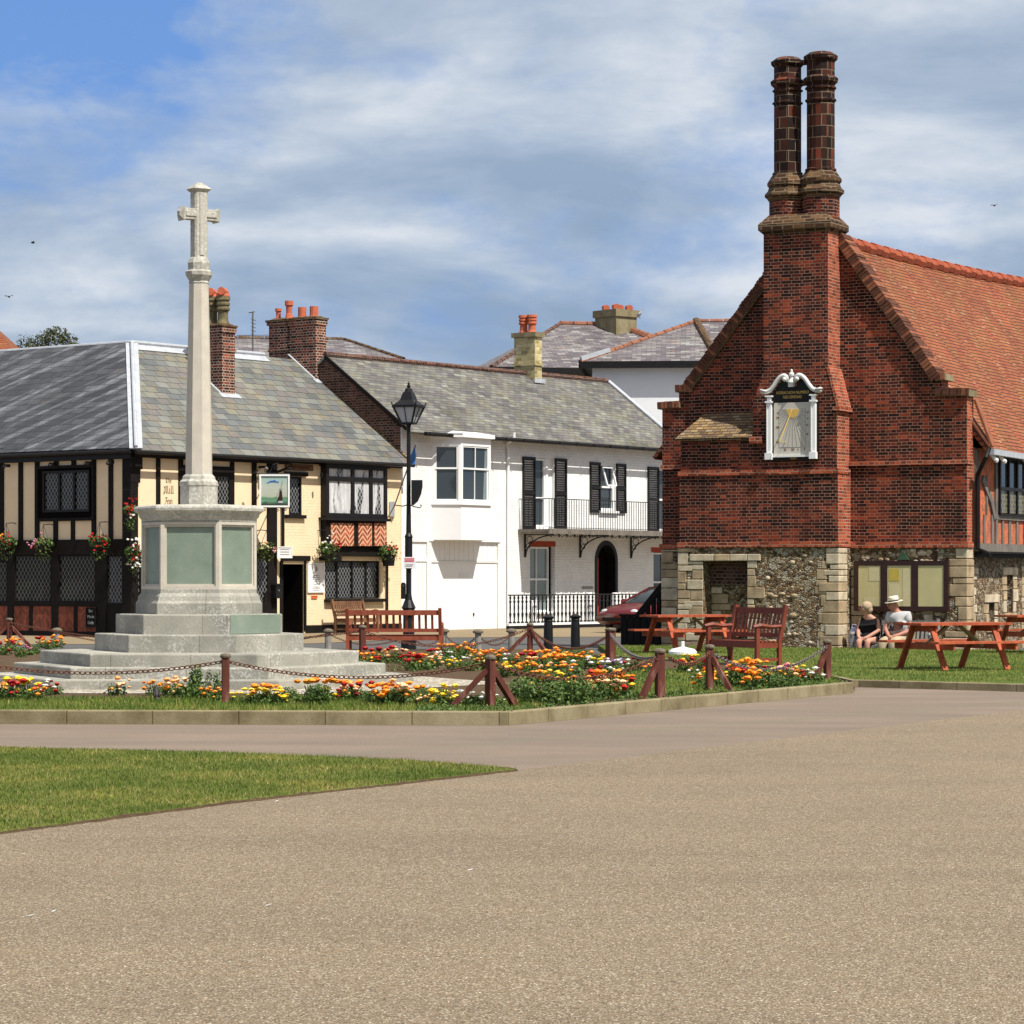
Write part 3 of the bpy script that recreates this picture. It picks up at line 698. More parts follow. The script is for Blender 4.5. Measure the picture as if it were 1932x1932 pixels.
sheet('hall_lawn', HLAWN, .1, M['lawn2'], 'mown green lawn in front of the brick hall', .25)
grass('grass', HLAWN, 75000, .1, .032, .012, 'short mown grass on the lawn before the brick hall', (0, 14, 39, 60), seed=5)
grass('grass', FS, 26000, .122, .05, .010, 'grass along the strip just inside the garden kerb', (-7, 2, 29, 34), seed=6)
grass('grass', RS, 16000, .122, .05, .011, 'grass in the corner of the garden beside the picnic lawn', seed=8)
mb = MB(); o3 = Vector((0, .12, 0)); mb.poly([kD[:2], kE[:2], (kE+o3)[:2], (kD+o3)[:2]], -.2, .11)
tag(mb.build('kerb_edge', M['kerb'], bevel=.012), 'low dark concrete kerb along the front of the hall lawn', kind='structure')
a, b_, c_ = G(1613, 1287, .12), G(1500, 1262, .12), G(1240, 1245, .12)
mb = MB()
for p, q in ((a, b_), (b_, c_), (c_, G(1125, 1238, .12))): mb.bar((p.x, p.y, .1), (q.x, q.y, .1), .09, .09)
tag(mb.build('edging', M['kerb']), 'thin concrete edging between the flower bed and the hall lawn', kind='structure')
# ------------------------------------------------------------------ war memorial
root = thing('war_memorial', TR(MC, MR), 'tall pale stone cross on a six-sided stepped base with green name panels', 'memorial')
zs = [(-.1, .243, 2.95), (.2, .389, 2.57), (.35, .558, 2.20), (.5, .793, 1.445), (.75, 1.059, 1.153)]
for a, z, R in zs:
    mb = MB(); mb.poly(hexp(R), a, z); mb.build('step', M['granite'], root, bevel=.018)
mb = MB()
def hexl(mb, prof):
    v = []; 
    for R, z in prof: v += [(x, y, z) for x, y in hexp(R)]
    f = []
    for i in range(len(prof)-1):
        for k in range(6):
            k2 = (k+1) % 6; f.append((i*6+k, i*6+k2, (i+1)*6+k2, (i+1)*6+k))
    f += [tuple(range(5, -1, -1)), tuple(range((len(prof)-1)*6, len(prof)*6))]
    mb.add(v, f)
hexl(mb, [(.875, 1.0), (.875, 1.205), (.86, 1.225), (.85, 1.24), (.835, 1.30), (.80, 1.345), (.795, 1.40)])
mb.build('plinth', M['granite'], root, bevel=.008)
mb = MB()
hexl(mb, [(.795, 2.30), (.795, 2.34), (.83, 2.38), (.835, 2.41), (.87, 2.44)]); hexl(mb, [(.87, 2.44), (.895, 2.455), (.90, 2.49), (.885, 2.515), (.82, 2.535)])
mb.build('cornice', M['lichstone'], root)
ap = .795*cos(pi/6); hw = .3975
for k in range(6):
    A = Matrix.Rotation(k*pi/3, 4, 'Z')
    mb = MB(A); mb.wall(-hw, hw, 1.38, 2.32, [(-hw+.05, hw-.05, 1.44, 2.265)], -ap, .022); mb.wall(-hw+.05, hw-.05, 1.44, 2.265, [(-hw+.075, hw-.075, 1.465, 2.235)], -ap+.022, .03)
    mb.build('pedestal_face', M['stone'], root)
    mb = MB(A); mb.face((-hw+.07, -ap+.05, 1.46), (hw-.07, -ap+.05, 1.46), (hw-.07, -ap+.05, 2.24), (-hw+.07, -ap+.05, 2.24)); mb.build('name_panel', M['panel'], root)
A = Matrix.Rotation(pi/3, 4, 'Z'); w5 = 1.153/2
mb = MB(A); mb.box(-w5+.02, w5-.06, -1.153*cos(pi/6)-.012, -.9, .80, 1.052); mb.build('name_slab', M['panel'], root)
mb = MB()
t8 = pi/8+radians(2)
mb.lathe([(.262, 2.50), (.262, 2.79), (.272, 2.81), (.27, 2.86), (.235, 2.89), (.225, 2.93), (.195, 2.96)], 8, a0=t8)
mb.build('shaft_base', M['lichstone'], root)
mb = MB(); mb.lathe([(.188, 2.95), (.180, 3.6), (.135, 5.62)], 8, a0=t8)
mb.build('shaft', M['stone'], root)
mb = MB(); mb.lathe([(.137, 5.56), (.145, 5.58), (.135, 5.60), (.16, 5.64), (.185, 5.68), (.19, 5.73), (.165, 5.75)], 8, a0=t8)
mb.lathe([(.15, 5.74), (.155, 5.85), (.135, 5.90), (.115, 5.93)], 8, a0=t8)
mb.build('collar', M['lichstone'], root)
cr = Matrix.Rotation(radians(39), 4, 'Z')
mb = MB(cr); c8 = lambda w, d, z0, z1: mb.poly([(-w, -d+.025), (-w+.025, -d), (w-.025, -d), (w, -d+.025), (w, d-.025), (w-.025, d), (-w+.025, d), (-w, d-.025)], z0, z1)
c8(.10, .085, 5.9, 6.84)
mb.frus((-.10, .10, -.085, .085), 6.82, (-.135, .135, -.12, .12), 6.86); mb.frus((-.135, .135, -.12, .12), 6.86, (-.03, .03, -.03, .03), 6.95)
mb.box(-.25, -.095, -.07, .07, 6.435, 6.585); mb.box(.095, .25, -.07, .07, 6.435, 6.585)
for s in (-1, 1):
    q = MB(cr @ Matrix.Translation((s*.235, 0, 6.51)) @ Matrix.Rotation(s*pi/2, 4, 'Y')); q.frus((-.075, .075, -.07, .07), 0, (-.098, .098, -.088, .088), .035); q.frus((-.098, .098, -.088, .088), .035, (-.03, .03, -.03, .03), .085)
    b0 = len(mb.v); mb.v += q.v; mb.f += [tuple(i+b0 for i in f) for f in q.f]; mb.mi += q.mi
# raised centre rib of the cross face
mb.box(-.035, .035, -.098, .098, 5.95, 6.80); mb.box(-.24, .24, -.084, .088, 6.475, 6.545)
mb.build('cross', M['lichstone'], root, bevel=.006)
# ------------------------------------------------------------------ inn
RF = Fr(-9.82, 72.4, .609, .793)                     # front facing right: x along it, y into the building
cx, cy = RF.o; L0 = (cx-14*.793/hypot(.609,.793)*1.0, cy+14*.609)
LF = Fr(cx-14*RF.u[1], cy+14*RF.u[0], RF.u[1], -RF.u[0])
REL = RF.M.inverted() @ LF.M
inn = thing('inn', RF.M, 'cream half-timbered corner inn with a slate roof and black timbers', 'inn')
EZ = 4.93
def bars(mb, fr, rects, y0=-.035, y1=.01, off=0, mi=0):
    for r in rects:
        a, b, c, d = fr.r(*r, off); mb.box(a, b, y0, y1, c, d, mi)
def window(fr, rect, cols, rows, parent, fm, pm, M=None, y=-.05, jamb=.07, mull=.05, dep=.07, name='window', off=0.0, pname='pane', glassy=.05):
    a, b, c, d = fr.r(*rect, off)
    mb = MB(M); y1 = y+dep
    mb.box(a, a+jamb, y, y1, c, d); mb.box(b-jamb, b, y, y1, c, d); mb.box(a+jamb, b-jamb, y+.002, y1, c, c+jamb); mb.box(a+jamb, b-jamb, y+.002, y1, d-jamb, d)
    for i in cols: xx = a+(b-a)*i; mb.box(xx-mull/2, xx+mull/2, y+.004, y1, c+jamb, d-jamb)
    for j in rows: zz = c+(d-c)*j; mb.box(a+jamb, b-jamb, y+.008, y1-.001, zz-mull/2, zz+mull/2)
    w_ = mb.build(name, fm, parent)
    mb = MB(M); yy = y+glassy
    if y < -.005: yy = min(yy, -.006)
    mb.face((a+jamb*.5, yy, c+jamb*.5), (b-jamb*.5, yy, c+jamb*.5), (b-jamb*.5, yy, d-jamb*.5), (a+jamb*.5, yy, d-jamb*.5))
    mb.build(pname, pm, w_)
    return w_
# walls
mb = MB(REL); mb.wall(0, 14, -.1, EZ, [], 0)
mb.build('render_wall', M['creamsmooth'], inn)
LR = 10.88
a, b, c, d = RF.r(533, 1064, 573.6, 1210); dr = (a, b, -.2, d)
lw = RF.r(613, 1058, 718, 1130); uw = RF.r(617, 873, 731, 974); sw = RF.r(545, 899, 569, 972)
tim_x = RF.x(521)
mb = MB(); mb.wall(0, tim_x, -.1, EZ, [], 0); mb.build('render_wall', M['creamsmooth'], inn)
mb = MB(); mb.wall(tim_x, LR, -.1, EZ, [dr+(.04,), lw+(.16,), sw+(.1,)], 0)
mb.face((0, 8, -.1), (LR, 8, -.1), (LR, 8, EZ), (0, 8, EZ)); mb.box(LR-.02, LR, .0, 8, -.1, EZ)
mb.add([(LR, 0, EZ), (LR, 8, EZ), (LR, 4, 7.9)], [(0, 1, 2)])
mb.build('brick_wall', M['cream'], inn)
mb = MB(); x0_, x1_, z1_ = dr[0], dr[1], dr[3]
mb.face((x0_,.04,-.1),(x0_,.04,z1_),(x0_,1.2,z1_),(x0_,1.2,-.1)); mb.face((x1_,.04,-.1),(x1_,1.2,-.1),(x1_,1.2,z1_),(x1_,.04,z1_)); mb.face((x0_,.04,z1_),(x1_,.04,z1_),(x1_,1.2,z1_),(x0_,1.2,z1_)); mb.face((x0_,1.2,-.1),(x1_,1.2,-.1),(x1_,1.2,z1_),(x0_,1.2,z1_)); mb.build('doorway_interior', M['darkin'], inn)
mb = MB(); mb.box(dr[0]+.0, dr[0]+.05, .12, .85, 0, dr[3]-.03)
dl = mb.build('door', M['black'], inn); mb = MB(); mb.tube([(dr[0]+.09, .3, 1.1), (dr[0]+.09, .3, 1.0)], .012); mb.build('handle', M['galv'], dl)
# roofs
A_ = (-.14, -.32, 4.84); Hp = (4, 4, 8.03)
mb = MB(); mb.slab([A_, Hp, (4, 15, 8.03), (-.14, 15, 4.84)][::-1], .07)
mb.build('slate_roof', M['slate_dark'], inn)
mb = MB(); mb.slab([A_, (LR+.1, -.32, 4.84), (LR+.1, 4, 8.03), Hp], .07); mb.slab([(LR+.1, 4.0, 8.03), (LR+.1, 8.3, 4.84), (8, 8.3, 4.84), (4, 4, 8.03)], .07)
mb.slab([(8, 15, 4.84), (4, 15, 8.03), (4, 4, 8.03), (8, 8.3, 4.84)], .07)
mb.build('slate_roof', M['slate'], inn)
mb = MB(); nn = Vector((-.3, -.3, 1)).normalized()
mb.bar(Vector(A_)+Vector((0,0,.03)), Vector(Hp)+Vector((0,0,.03)), .34, .03, nn); mb.tube([Vector(A_)+Vector((0,0,.07)), Vector(Hp)+Vector((0,0,.07))], .05, 8)
rl = lambda p, q, s1, s2: None
for s_ in (-1, 1):
    mb.slab([(4-.0, 4, 8.06), (4-.0, 15, 8.06), (4+s_*.28, 15, 8.06-.22), (4+s_*.28, 4, 8.06-.22)][::(-1 if s_ > 0 else 1)][::-1] if s_ > 0 else [(4, 4, 8.06), (4, 15, 8.06), (3.72, 15, 7.84), (3.72, 4, 7.84)], .02)
mb.tube([(4, 4, 8.09), (4, 15, 8.09)], .06, 8)
mb.slab([(4, 4, 8.065), (3.8, 3.74, 7.875), (9.4, 3.74, 7.875), (9.4, 4, 8.065)], .02); mb.tube([(4, 4, 8.09), (9.4, 4, 8.09)], .06, 8)
mb.build('lead_ridge', M['lead'], inn)
mb = MB(); mb.bar((LR+.1, -.33, 4.83), (LR+.1, 3.6, 7.74), .09, .10, (0, 0, 1)); mb.build('verge', M['tile_lichen'], inn)
# gutters and eaves boards
mb = MB(REL); mb.box(-.5, 14.1, -.13, .05, 4.62, 4.83); mb.tube([(0, -.2, 4.80), (14.2, -.2, 4.80)], .055, 8); mb.M = None
mb.tube([(-.2, -.38, 4.78), (LR+.12, -.38, 4.78)], .055, 8); mb.box(-.1, 6.0, -.10, .05, 4.66, 4.80)
mb.box(6.0, LR, -.06, .05, 4.70, 4.80)
mb.build('gutter', M['black'], inn)
# left front timbers
mb = MB(REL)
bars(mb, LF, [(-6, 846, 8, 1021), (36, 846, 44, 1021), (67, 846, 75, 1021), (103, 846, 111, 878), (136, 846, 144, 878), (174, 846, 182, 1021), (206, 846, 214, 1021), (102, 983, 110, 1021), (135, 983, 142, 1021), (-60, 846, -48, 1021), (-32, 846, -24, 1021)])
a, b, c, d = LF.r(-300, 1020, 250, 1047)
mb.box(0, 14.0, -.07, .02, c, d)
cz = c
wy = lambda py: LF.p(120, py)[1]
# ground floor: dark frame
fr_x = [LF.x(q) for q in (-52, 0, 17, 28, 100, 112, 184, 203, 235)]
mb.box(0, fr_x[6]+.25, -.05, .02, wy(1144), wy(1136)-.0); mb.box(0, fr_x[6]+.3, -.06, .02, -.1, wy(1191))
for q0, q1 in ((17, 28), (100, 112), (184, 203)): mb.box(LF.x(q0), LF.x(q1), -.06, .02, wy(1191), cz)
for q0, q1 in ((57, 64), (99, 106), (141, 148), (16, 23)): mb.box(LF.x(q0), LF.x(q1), -.045, .02, wy(1191), wy(1144))
mb.box(LF.x(203), 14.06, -.04, .02, -.1, wy(1140)); mb.box(LF.x(235), 14.07, -.05, .02, wy(1140), cz); mb.box(0, LF.x(17), -.05, .02, wy(1060), cz-.001)
mb.M = None
mb.box(-.07, .20, -.06, .25, -.1, 4.66); mb.box(-.09, .34, -.08, .1, 4.35, 4.66); mb.box(-.08, .27, -.07, .1, 4.0, 4.36)
mb.build('timber_frame', M['blackwood'], inn)
mb = MB(REL)
for q0, q1 in ((-20, 16), (23, 57), (64, 99), (106, 141), (148, 182)): mb.box(LF.x(q0), LF.x(q1), -.03, 0, wy(1191), wy(1144))
mb.build('herringbone_panel', M['chev_red'], inn)
window(LF, (70, 878, 180, 983), [], [], inn, M['blackwood'], M['darkin'], REL, y=-.06, jamb=.08, name='window_surround', pname='backing', glassy=.065)
window(LF, (84, 888, 172, 966), [.355, .67], [], inn, M['black'], M['lat_dark'], REL, y=-.075, jamb=.06, mull=.07, glassy=.05)
for q0, q1 in ((-55, 17), (28, 100), (112, 184)): window(LF, (q0, 1046, q1, 1137), [], [], inn, M['blackwood'], M['lat_low'], REL, y=-.05, jamb=.05)
window(LF, (203, 1046, 235, 1141), [], [], inn, M['blackwood'], M['lat_dark'], REL, y=-.05, jamb=.05)
# right front timbers
mb = MB()
bars(mb, RF, [(294, 848, 301, 1045), (336, 848, 344, 1045), (433.5, 850, 440.5, 1045), (474.5, 850, 482.5, 1100), (344, 879, 434, 893), (503, 853, 521, 1140), (497, 1118, 521, 1196)], -.04)
bars(mb, RF, [(536, 890, 577, 898.5), (537, 971.5, 574, 978)], -.09); bars(mb, RF, [(529, 1048.5, 583.5, 1058.5)], -.05)
bars(mb, RF, [(527.5, 1058, 533, 1196), (573.4, 1058, 577, 1190)], -.03)
bars(mb, RF, [(606, 1031, 734, 1050), (602, 1050, 640, 1058)], -.10); bars(mb, RF, [(611, 1130, 723, 1136)], -.13)
bars(mb, RF, [(246, 1042, 506, 1052), (246, 1136, 506, 1196), (246, 1052, 252, 1136), (262, 1052, 280, 1136)], -.05)
a, b, c, d = RF.r(575, 1178, 757, 1206); mb.box(RF.x(576), LR-.01, -.03, .02, -.1, d)
mb.build('timber_frame', M['blackwood'], inn)
window(RF, (344, 893, 434, 985), [.5], [], inn, M['blackwood'], M['lat_dark'], y=-.04)
window(RF, (545, 899, 569, 972), [], [], inn, M['black'], M['lat_dark'], y=.0, jamb=.06)
window(RF, (252, 1052, 264, 1136), [], [], inn, M['black'], M['lat_dark'], y=-.03, jamb=.03)
window(RF, (481, 1052, 505, 1138), [], [], inn, M['black'], M['lat_dark'], y=-.03, jamb=.03)
window(RF, (613, 1058, 718, 1131), [.25, .52, .77], [], inn, M['black'], M['lat_dark'], y=.06, jamb=.05, mull=.06)
# shallow oriel over the ground window
orp = .22
a, b, c, d = RF.r(616, 878, 731, 978, orp)
ob = MB(); z2 = RF.p(673, 1031, orp)[1]
ob.box(a, b, -orp+.03, 0, z2, c+.04)
ori = ob.build('bay', M['blackwood'], inn)
ww = window(RF, (616, 878, 731, 977), [.435, .735], [.73], inn, M['black'], M['lat_light'], y=-orp, jamb=.12, mull=.13, dep=.09, off=orp, name='bay_window')
mb = MB(); mb.box(a, a+.05, -orp+.09, 0, c, d); mb.box(b-.05, b, -orp+.09, 0, c, d); mb.box(a+.05, b-.05, -orp+.095, 0, c, d-.02); mb.box(a-.12, b+.12, -orp-.10, .01, d, d+.07); mb.box(a-.06, b+.06, -orp-.05, .01, d-.05, d); mb.box(a-.09, b+.05, -orp-.09, .01, c-.07, c+.01)
mb.box(a-.16, b+.15, -orp-.13, .01, d+.07, d+.085, 1); mb.build('bay_cornice', [M['black'], M['lead']], inn)
for r, m_ in (((625, 987, 668, 1030), 'chev_pale'), ((677, 987, 702, 1030), 'chev_pale'), ((707, 987, 729, 1030), 'chev_pale')):
    mb = MB(); x0, x1, z0, z1 = RF.r(*r, orp); mb.box(x0, x1, -orp+.005, -orp+.03, z0, z1); mb.build('herringbone_panel', M[m_], inn)
# drain pipes
mb = MB(); x0 = RF.x(727.5); mb.tube([(x0, -.06, 2.2), (x0, -.06, .05)], .035, 8); mb.build('drainpipe', M['black'], inn)
mb = MB(); x0 = RF.x(530.5); xa = RF.x(613-.5*0, .3)
P = lambda px, py, o: (RF.p(px, py, o)[0], -o, RF.p(px, py, o)[1])
mb.tube([P(607, 892, .38), P(606, 899, .36)], .04, 8); 
mb.tube([P(607-61, 866, .38), P(606-61+6, 880, .3), P(522, 891, .12), P(530, 905, .07), (x0, -.07, 3.4), (x0, -.07, RF.p(530, 1032)[1])], .042, 8)
mb.build('drainpipe', M['black'], inn)
# floodlights under the eaves
for px in (24, 110, 178, 220): 
    mb = MB(REL); x0 = LF.x(px); mb.box(x0-.04, x0+.04, -.3, -.12, 4.5, 4.58); mb.ball((x0, -.32, 4.50), .05); mb.build('floodlight', M['black'], inn)
for px in (360, 486):
    mb = MB(); x0 = RF.x(px); mb.box(x0-.03, x0+.03, -.3, -.05, 4.52, 4.58); mb.ball((x0, -.32, 4.50), .055, mi=1); mb.build('floodlight', [M['black'], M['galv']], inn)
# chimneys
def onroof(px, py):
    q = hit(px, py, RF.M @ Vector((0, -.32, 4.84)), RF.M.to_3x3() @ Vector((0, -3.19, 4.32)))
    return RF.M.inverted() @ q
def potty(mb, x, y, z, r, h, mi=0, style=0):
    if style == 0: mb.lathe([(r*.95, 0), (r*.82, h*.35), (r*.8, h*.85), (r*1.0, h*.88), (r*1.0, h), (r*.8, h), (r*.75, h*.5)], 12, (x, y, z), mi=mi)
    elif style == 1: mb.lathe([(r, 0), (r*.8, h*.15), (r*.78, h*.45), (r*1.05, h*.5), (r*1.05, h*.57), (r*.9, h*.6), (r*.9, h*.66), (r*1.05, h*.68), (r*1.05, h*.75), (r*.9, h*.78), (r*.9, h*.84), (r*1.1, h*.86), (r*1.05, h), (r*.8, h)], 12, (x, y, z), mi=mi)
def stack(px, py, w_, dp, pytop, m, capm, bands=True):
    q = onroof(px, py); z1 = H+(YH-pytop)/F*(RF.M @ q).y
    mb = MB(); mb.box(q.x, q.x+w_, q.y, q.y+dp, q.z-.6, z1-.22)
    mb.box(q.x-.03, q.x+w_+.03, q.y-.03, q.y+dp+.03, z1-.75, z1-.66); mb.box(q.x-.035, q.x+w_+.035, q.y-.035, q.y+dp+.035, z1-.22, z1-.05)
    c_ = mb.build('chimney', m, inn)
    mb = MB(); mb.box(q.x-.06, q.x+w_+.06, q.y-.06, q.y+dp+.06, z1-.055, z1+.0); mb.frus((q.x, q.x+w_, q.y, q.y+dp), z1, (q.x+.08, q.x+w_-.08, q.y+.08, q.y+dp-.08), z1+.05); mb.build('cap', M[capm], c_)
    mb = MB(); s = 3.19/4.32
    mb.slab([(q.x-.14, q.y-.16, q.z-.16*s+.02), (q.x+w_+.14, q.y-.16, q.z-.16*s+.02), (q.x+w_+.14, q.y+.0, q.z+.02), (q.x-.14, q.y+.0, q.z+.02)], .02)
    for xx in (q.x-.012, q.x+w_+.012): mb.slab([(xx-.06*(1 if xx < q.x else -1)*-0-.07, q.y, q.z+.025), (xx+.07, q.y, q.z+.025), (xx+.07, q.y+dp, q.z+dp*s+.025), (xx-.07, q.y+dp, q.z+dp*s+.025)], .02)
    mb.build('flashing', M['lead'], c_)
    return q, z1, c_
q, z1, c_ = stack(419, 743, .52, .85, 612, M['stackbrick'], 'capbrick')
for i, (dx, dy) in enumerate(((.27, .22), (.25, .62))):
    mb = MB(); potty(mb, q.x+dx, q.y+dy, z1+.04, .19, .78, style=1); pt = mb.build('chimney_pot', M['potyellow'], c_)
    mb = MB(); X, Y, Z = q.x+dx, q.y+dy, z1+.80; mb.lathe([(.2, 0), (.18, .1)], 10, (X, Y, Z)); mb.tube([(X-.20, Y-.12, Z+.15), (X+.2, Y+.12, Z+.15)], .11, 10); mb.build('cowl', M['pot'], pt)
q, z1, c_ = stack(596, 716, .45, 1.05, 598, M['stackbrick'], 'capbrick')
for dx, dy, r, h in ((.2, .25, .14, .30), (.2, .72, .135, .30)): mb = MB(); mb.lathe([(r, 0), (r*.93, h*.1), (r*.93, h), (r*.75, h), (r*.7, .05)], 12, (q.x+dx, q.y+dy, z1+.04)); mb.build('chimney_pot', M['pot'], c_)
mb = MB(); x2, y2 = q.x-.0, q.y+1.12
mb.box(x2, x2+.45, y2, y2+.75, 7, z1-.16); mb.box(x2-.05, x2+.5, y2-.05, y2+.8, z1-.16, z1-.06); mb.box(x2-.03, x2+.48, y2-.03, y2+.78, z1-.95, z1-.88)
c2 = mb.build('chimney', M['stackbrick'], inn); mb = MB(); mb.box(x2-.08, x2+.53, y2-.08, y2+.83, z1-.06, z1); mb.frus((x2, x2+.45, y2, y2+.75), z1, (x2+.1, x2+.35, y2+.1, y2+.65), z1+.06); mb.build('cap', M['capbrick'], c2)
for dx, dy, r, h in ((.2, .12, .13, .52), (.2, .55, .10, .32)): mb = MB(); mb.lathe([(r, 0), (r*.7, h*.3), (r*.75, h*.7), (r, h*.75), (r, h), (r*.8, h)], 12, (x2+dx, y2+dy, z1+.04)); mb.build('chimney_pot', M['pot'], c2)
# lettering: broad-nib strokes, cut as thin solid letters
def nib(mb, strokes, x, z, s, y, th=.14, ang=40):
    nx, nz = cos(radians(ang))*th*s/2, sin(radians(ang))*th*s/2
    for st in strokes:
        for (a0, b0), (a1, b1) in zip(st[:-1], st[1:]):
            p, q_ = (x+a0*s, z+b0*s), (x+a1*s, z+b1*s)
            pts = [(p[0]-nx, p[1]-nz), (p[0]+nx, p[1]+nz), (q_[0]+nx, q_[1]+nz), (q_[0]-nx, q_[1]-nz)]
            mb.add([(u_, y, v_) for u_, v_ in pts]+[(u_, y+.004, v_) for u_, v_ in pts], [(0,1,2,3), (7,6,5,4), (0,4,5,1), (1,5,6,2), (2,6,7,3), (3,7,4,0)])
GL = {'T': ([[(.0,.95),(.25,.85),(.6,1.0)], [(.15,.85),(.05,.5),(.15,.1),(.45,.0),(.6,.15)], [(.35,.85),(.35,.15)]], .68),
      'h': ([[(.1,1.0),(.1,.05)], [(.1,.55),(.35,.7),(.42,.5),(.42,.0),(.32,-.2)]], .56),
      'e': ([[(.1,.6),(.1,.12),(.28,.0),(.42,.12)], [(.1,.6),(.3,.68),(.36,.5),(.12,.35)]], .52),
      'M': ([[(.0,.2),(.1,.0),(.22,.1),(.22,.75),(.05,.9)], [(.22,.75),(.45,1.0),(.45,.1),(.55,.0)], [(.45,.8),(.72,1.0),(.75,.1),(.9,.0)], [(-.1,-.12),(.2,-.02)]], 1.0),
      'i': ([[(.1,.68),(.1,.08),(.2,.0)], [(.1,.92),(.14,.96)]], .3), 'l': ([[(.1,1.05),(.1,.08),(.22,.0)]], .3),
      'I': ([[(.0,.9),(.2,1.0),(.5,.92)], [(.28,.95),(.22,.3),(.05,.0),(-.1,.1)], [(.2,.5),(.45,.5)]], .5),
      'n': ([[(.0,.6),(.08,.68),(.08,.05),(.16,.0)], [(.08,.55),(.3,.7),(.38,.55),(.38,.05),(.48,.0)]], .55)}
mb = MB()
for word, py, s in (('The', 911, .13), ('Mill', 931, .20), ('Inn', 952, .185)):
    wd_ = sum(GL[ch][1] for ch in word)*s; xc, zc = RF.p(318.5, py); x0 = xc-wd_/2
    for ch in word: nib(mb, GL[ch][0], x0, zc, s, -.006); x0 += GL[ch][1]*s
mb.build('lettering', M['inkdark'], inn)
# ------------------------------------------------------------------ things on the inn
def lt(fr, px, py, o): return fr.M @ Matrix.Translation((fr.p(px, py, o)[0], -o, fr.p(px, py, o)[1]))
t = thing('street_sign', lt(RF, 564.5, 882, .02), 'brown street name plate MARKET CROSS PLACE above the narrow window', 'sign')
a, b, c, d = RF.r(538.6, 877, 591, 887.5, .02); ww, hh = (b-a)/2, (d-c)/2
mb = MB(); mb.box(-ww, ww, -.01, .01, -hh, hh); mb.box(-ww, ww, -.015, -.008, hh-.015, hh); mb.box(-ww, ww, -.015, -.008, -hh, -hh+.015); mb.build('plate', M['brown_frame'], t)
mb = MB(); mb.box(-ww+.015, ww-.015, -.0115, .0, -hh+.015, hh-.015); mb.build('field', M['tan'], t)
text('MARKET CROSS PLACE', .098, Matrix.Translation((0, -.014, 0)), M['black'], parent=t, space=1.0, sx=.83)
# hanging sign on a bracket post
o_ = .95
t = thing('pub_sign', RF.M @ Matrix.Translation((RF.p(519, 1000, o_)[0], -o_, 0)), 'square painted windmill sign in a white frame on a scrolled iron bracket', 'sign')
# the board stands nearly square to the camera: its own frame, hung off the wall by the bracket
tc = W(518, 926, (RF.M @ Vector((RF.p(519, 1000, o_)[0], -o_, 0))).y)
t.matrix_world = TR(tc, radians(4)); k = tc.y/F
mb = MB(); w2, h2 = 28.5*k, 31*k; fr_ = 3.2*k
for x0, x1, z0, z1 in ((-w2, -w2+fr_, -h2, h2), (w2-fr_, w2, -h2, h2), (-w2+fr_, w2-fr_, h2-fr_, h2), (-w2+fr_, w2-fr_, -h2, -h2+fr_)): mb.box(x0, x1, -.05, .03, z0, z1)
mb.build('frame', M['whitepaint'], t)
bgm = NB('painted_board'); sp = bgm.n('SeparateXYZ', {0: bgm.ob()}); nz = bgm.noise(bgm.ob(), 5, 4)
zf = bgm.math('ADD', bgm.math('DIVIDE', sp.outputs[2], 2*h2), bgm.math('MULTIPLY', bgm.math('SUBTRACT', nz, .5), .12))
zf = bgm.math('ADD', zf, .5)
bgm = bgm.done(bgm.ramp(zf, [(.1, (.02,.035,.02)), (.2, (.12,.27,.17)), (.27, (.07,.2,.09)), (.33, (.38,.42,.33)), (.6, (.42,.45,.38)), (.9, (.27,.42,.38))]), .5)
mb = MB(); mb.box(-w2+fr_, w2-fr_, -.02, .01, -h2+fr_, h2-fr_); mb.build('board', bgm, t)
mb = MB(); X = 11*k
mb.prism([(X-4*k, -19*k), (X+4.5*k, -19*k), (X+2.8*k, 0), (X-1.2*k, 0)], -.026, -.018, 0); mb.prism([(X-7*k, -20*k), (X-2*k, -20*k), (X-3*k, -10*k)], -.025, -.018, 0)
mb.prism([(X-4*k, -23*k), (X+5*k, -23*k), (X+4.6*k, -19*k), (X-4*k, -19*k)], -.026, -.018, 1)
for (x0, z0), (x1, z1) in (((X, 0), (X+4*k, 19*k)), ((X, 0), (X-2*k, 4*k)), ((X-1*k, 0), (X-9*k, -14*k)), ((X, 1*k), (X+4*k, 4*k))): mb.bar((x0, -.024, z0), (x1, -.024, z1), .01, .012, (0, 1, 0), 2)
mb.bar((-14*k, -.022, 15*k), (2*k, -.022, 20*k), .012, .03, mi=3); mb.bar((-9*k, -.022, 18*k), (8*k, -.022, 16.5*k), .012, .03, mi=3)
mb.build('windmill_picture', [M['brown_frame'], M['gull'], M['oldoak'], M['bluefl']], t)
mb = MB(); wl = t.matrix_world.inverted()
pw = lambda px, py: wl @ (RF.M @ Vector((RF.p(px, py, .03)[0], -.03, RF.p(px, py, .03)[1])))
mb.tube([(-w2-5*k, 0, h2+1*k), (w2, 0, h2+1*k)], .018, 6); mb.tube([(-w2, 0, -h2-1*k), (w2, 0, -h2-1*k)], .012, 6)
wp = pw(509, 1000); wx = wp.x
for z_ in (h2+1*k, -h2-1*k): mb.tube([(wx-(8*k if z_ > 0 else 0), 0, z_), (wx, wp.y, z_)], .015, 6)
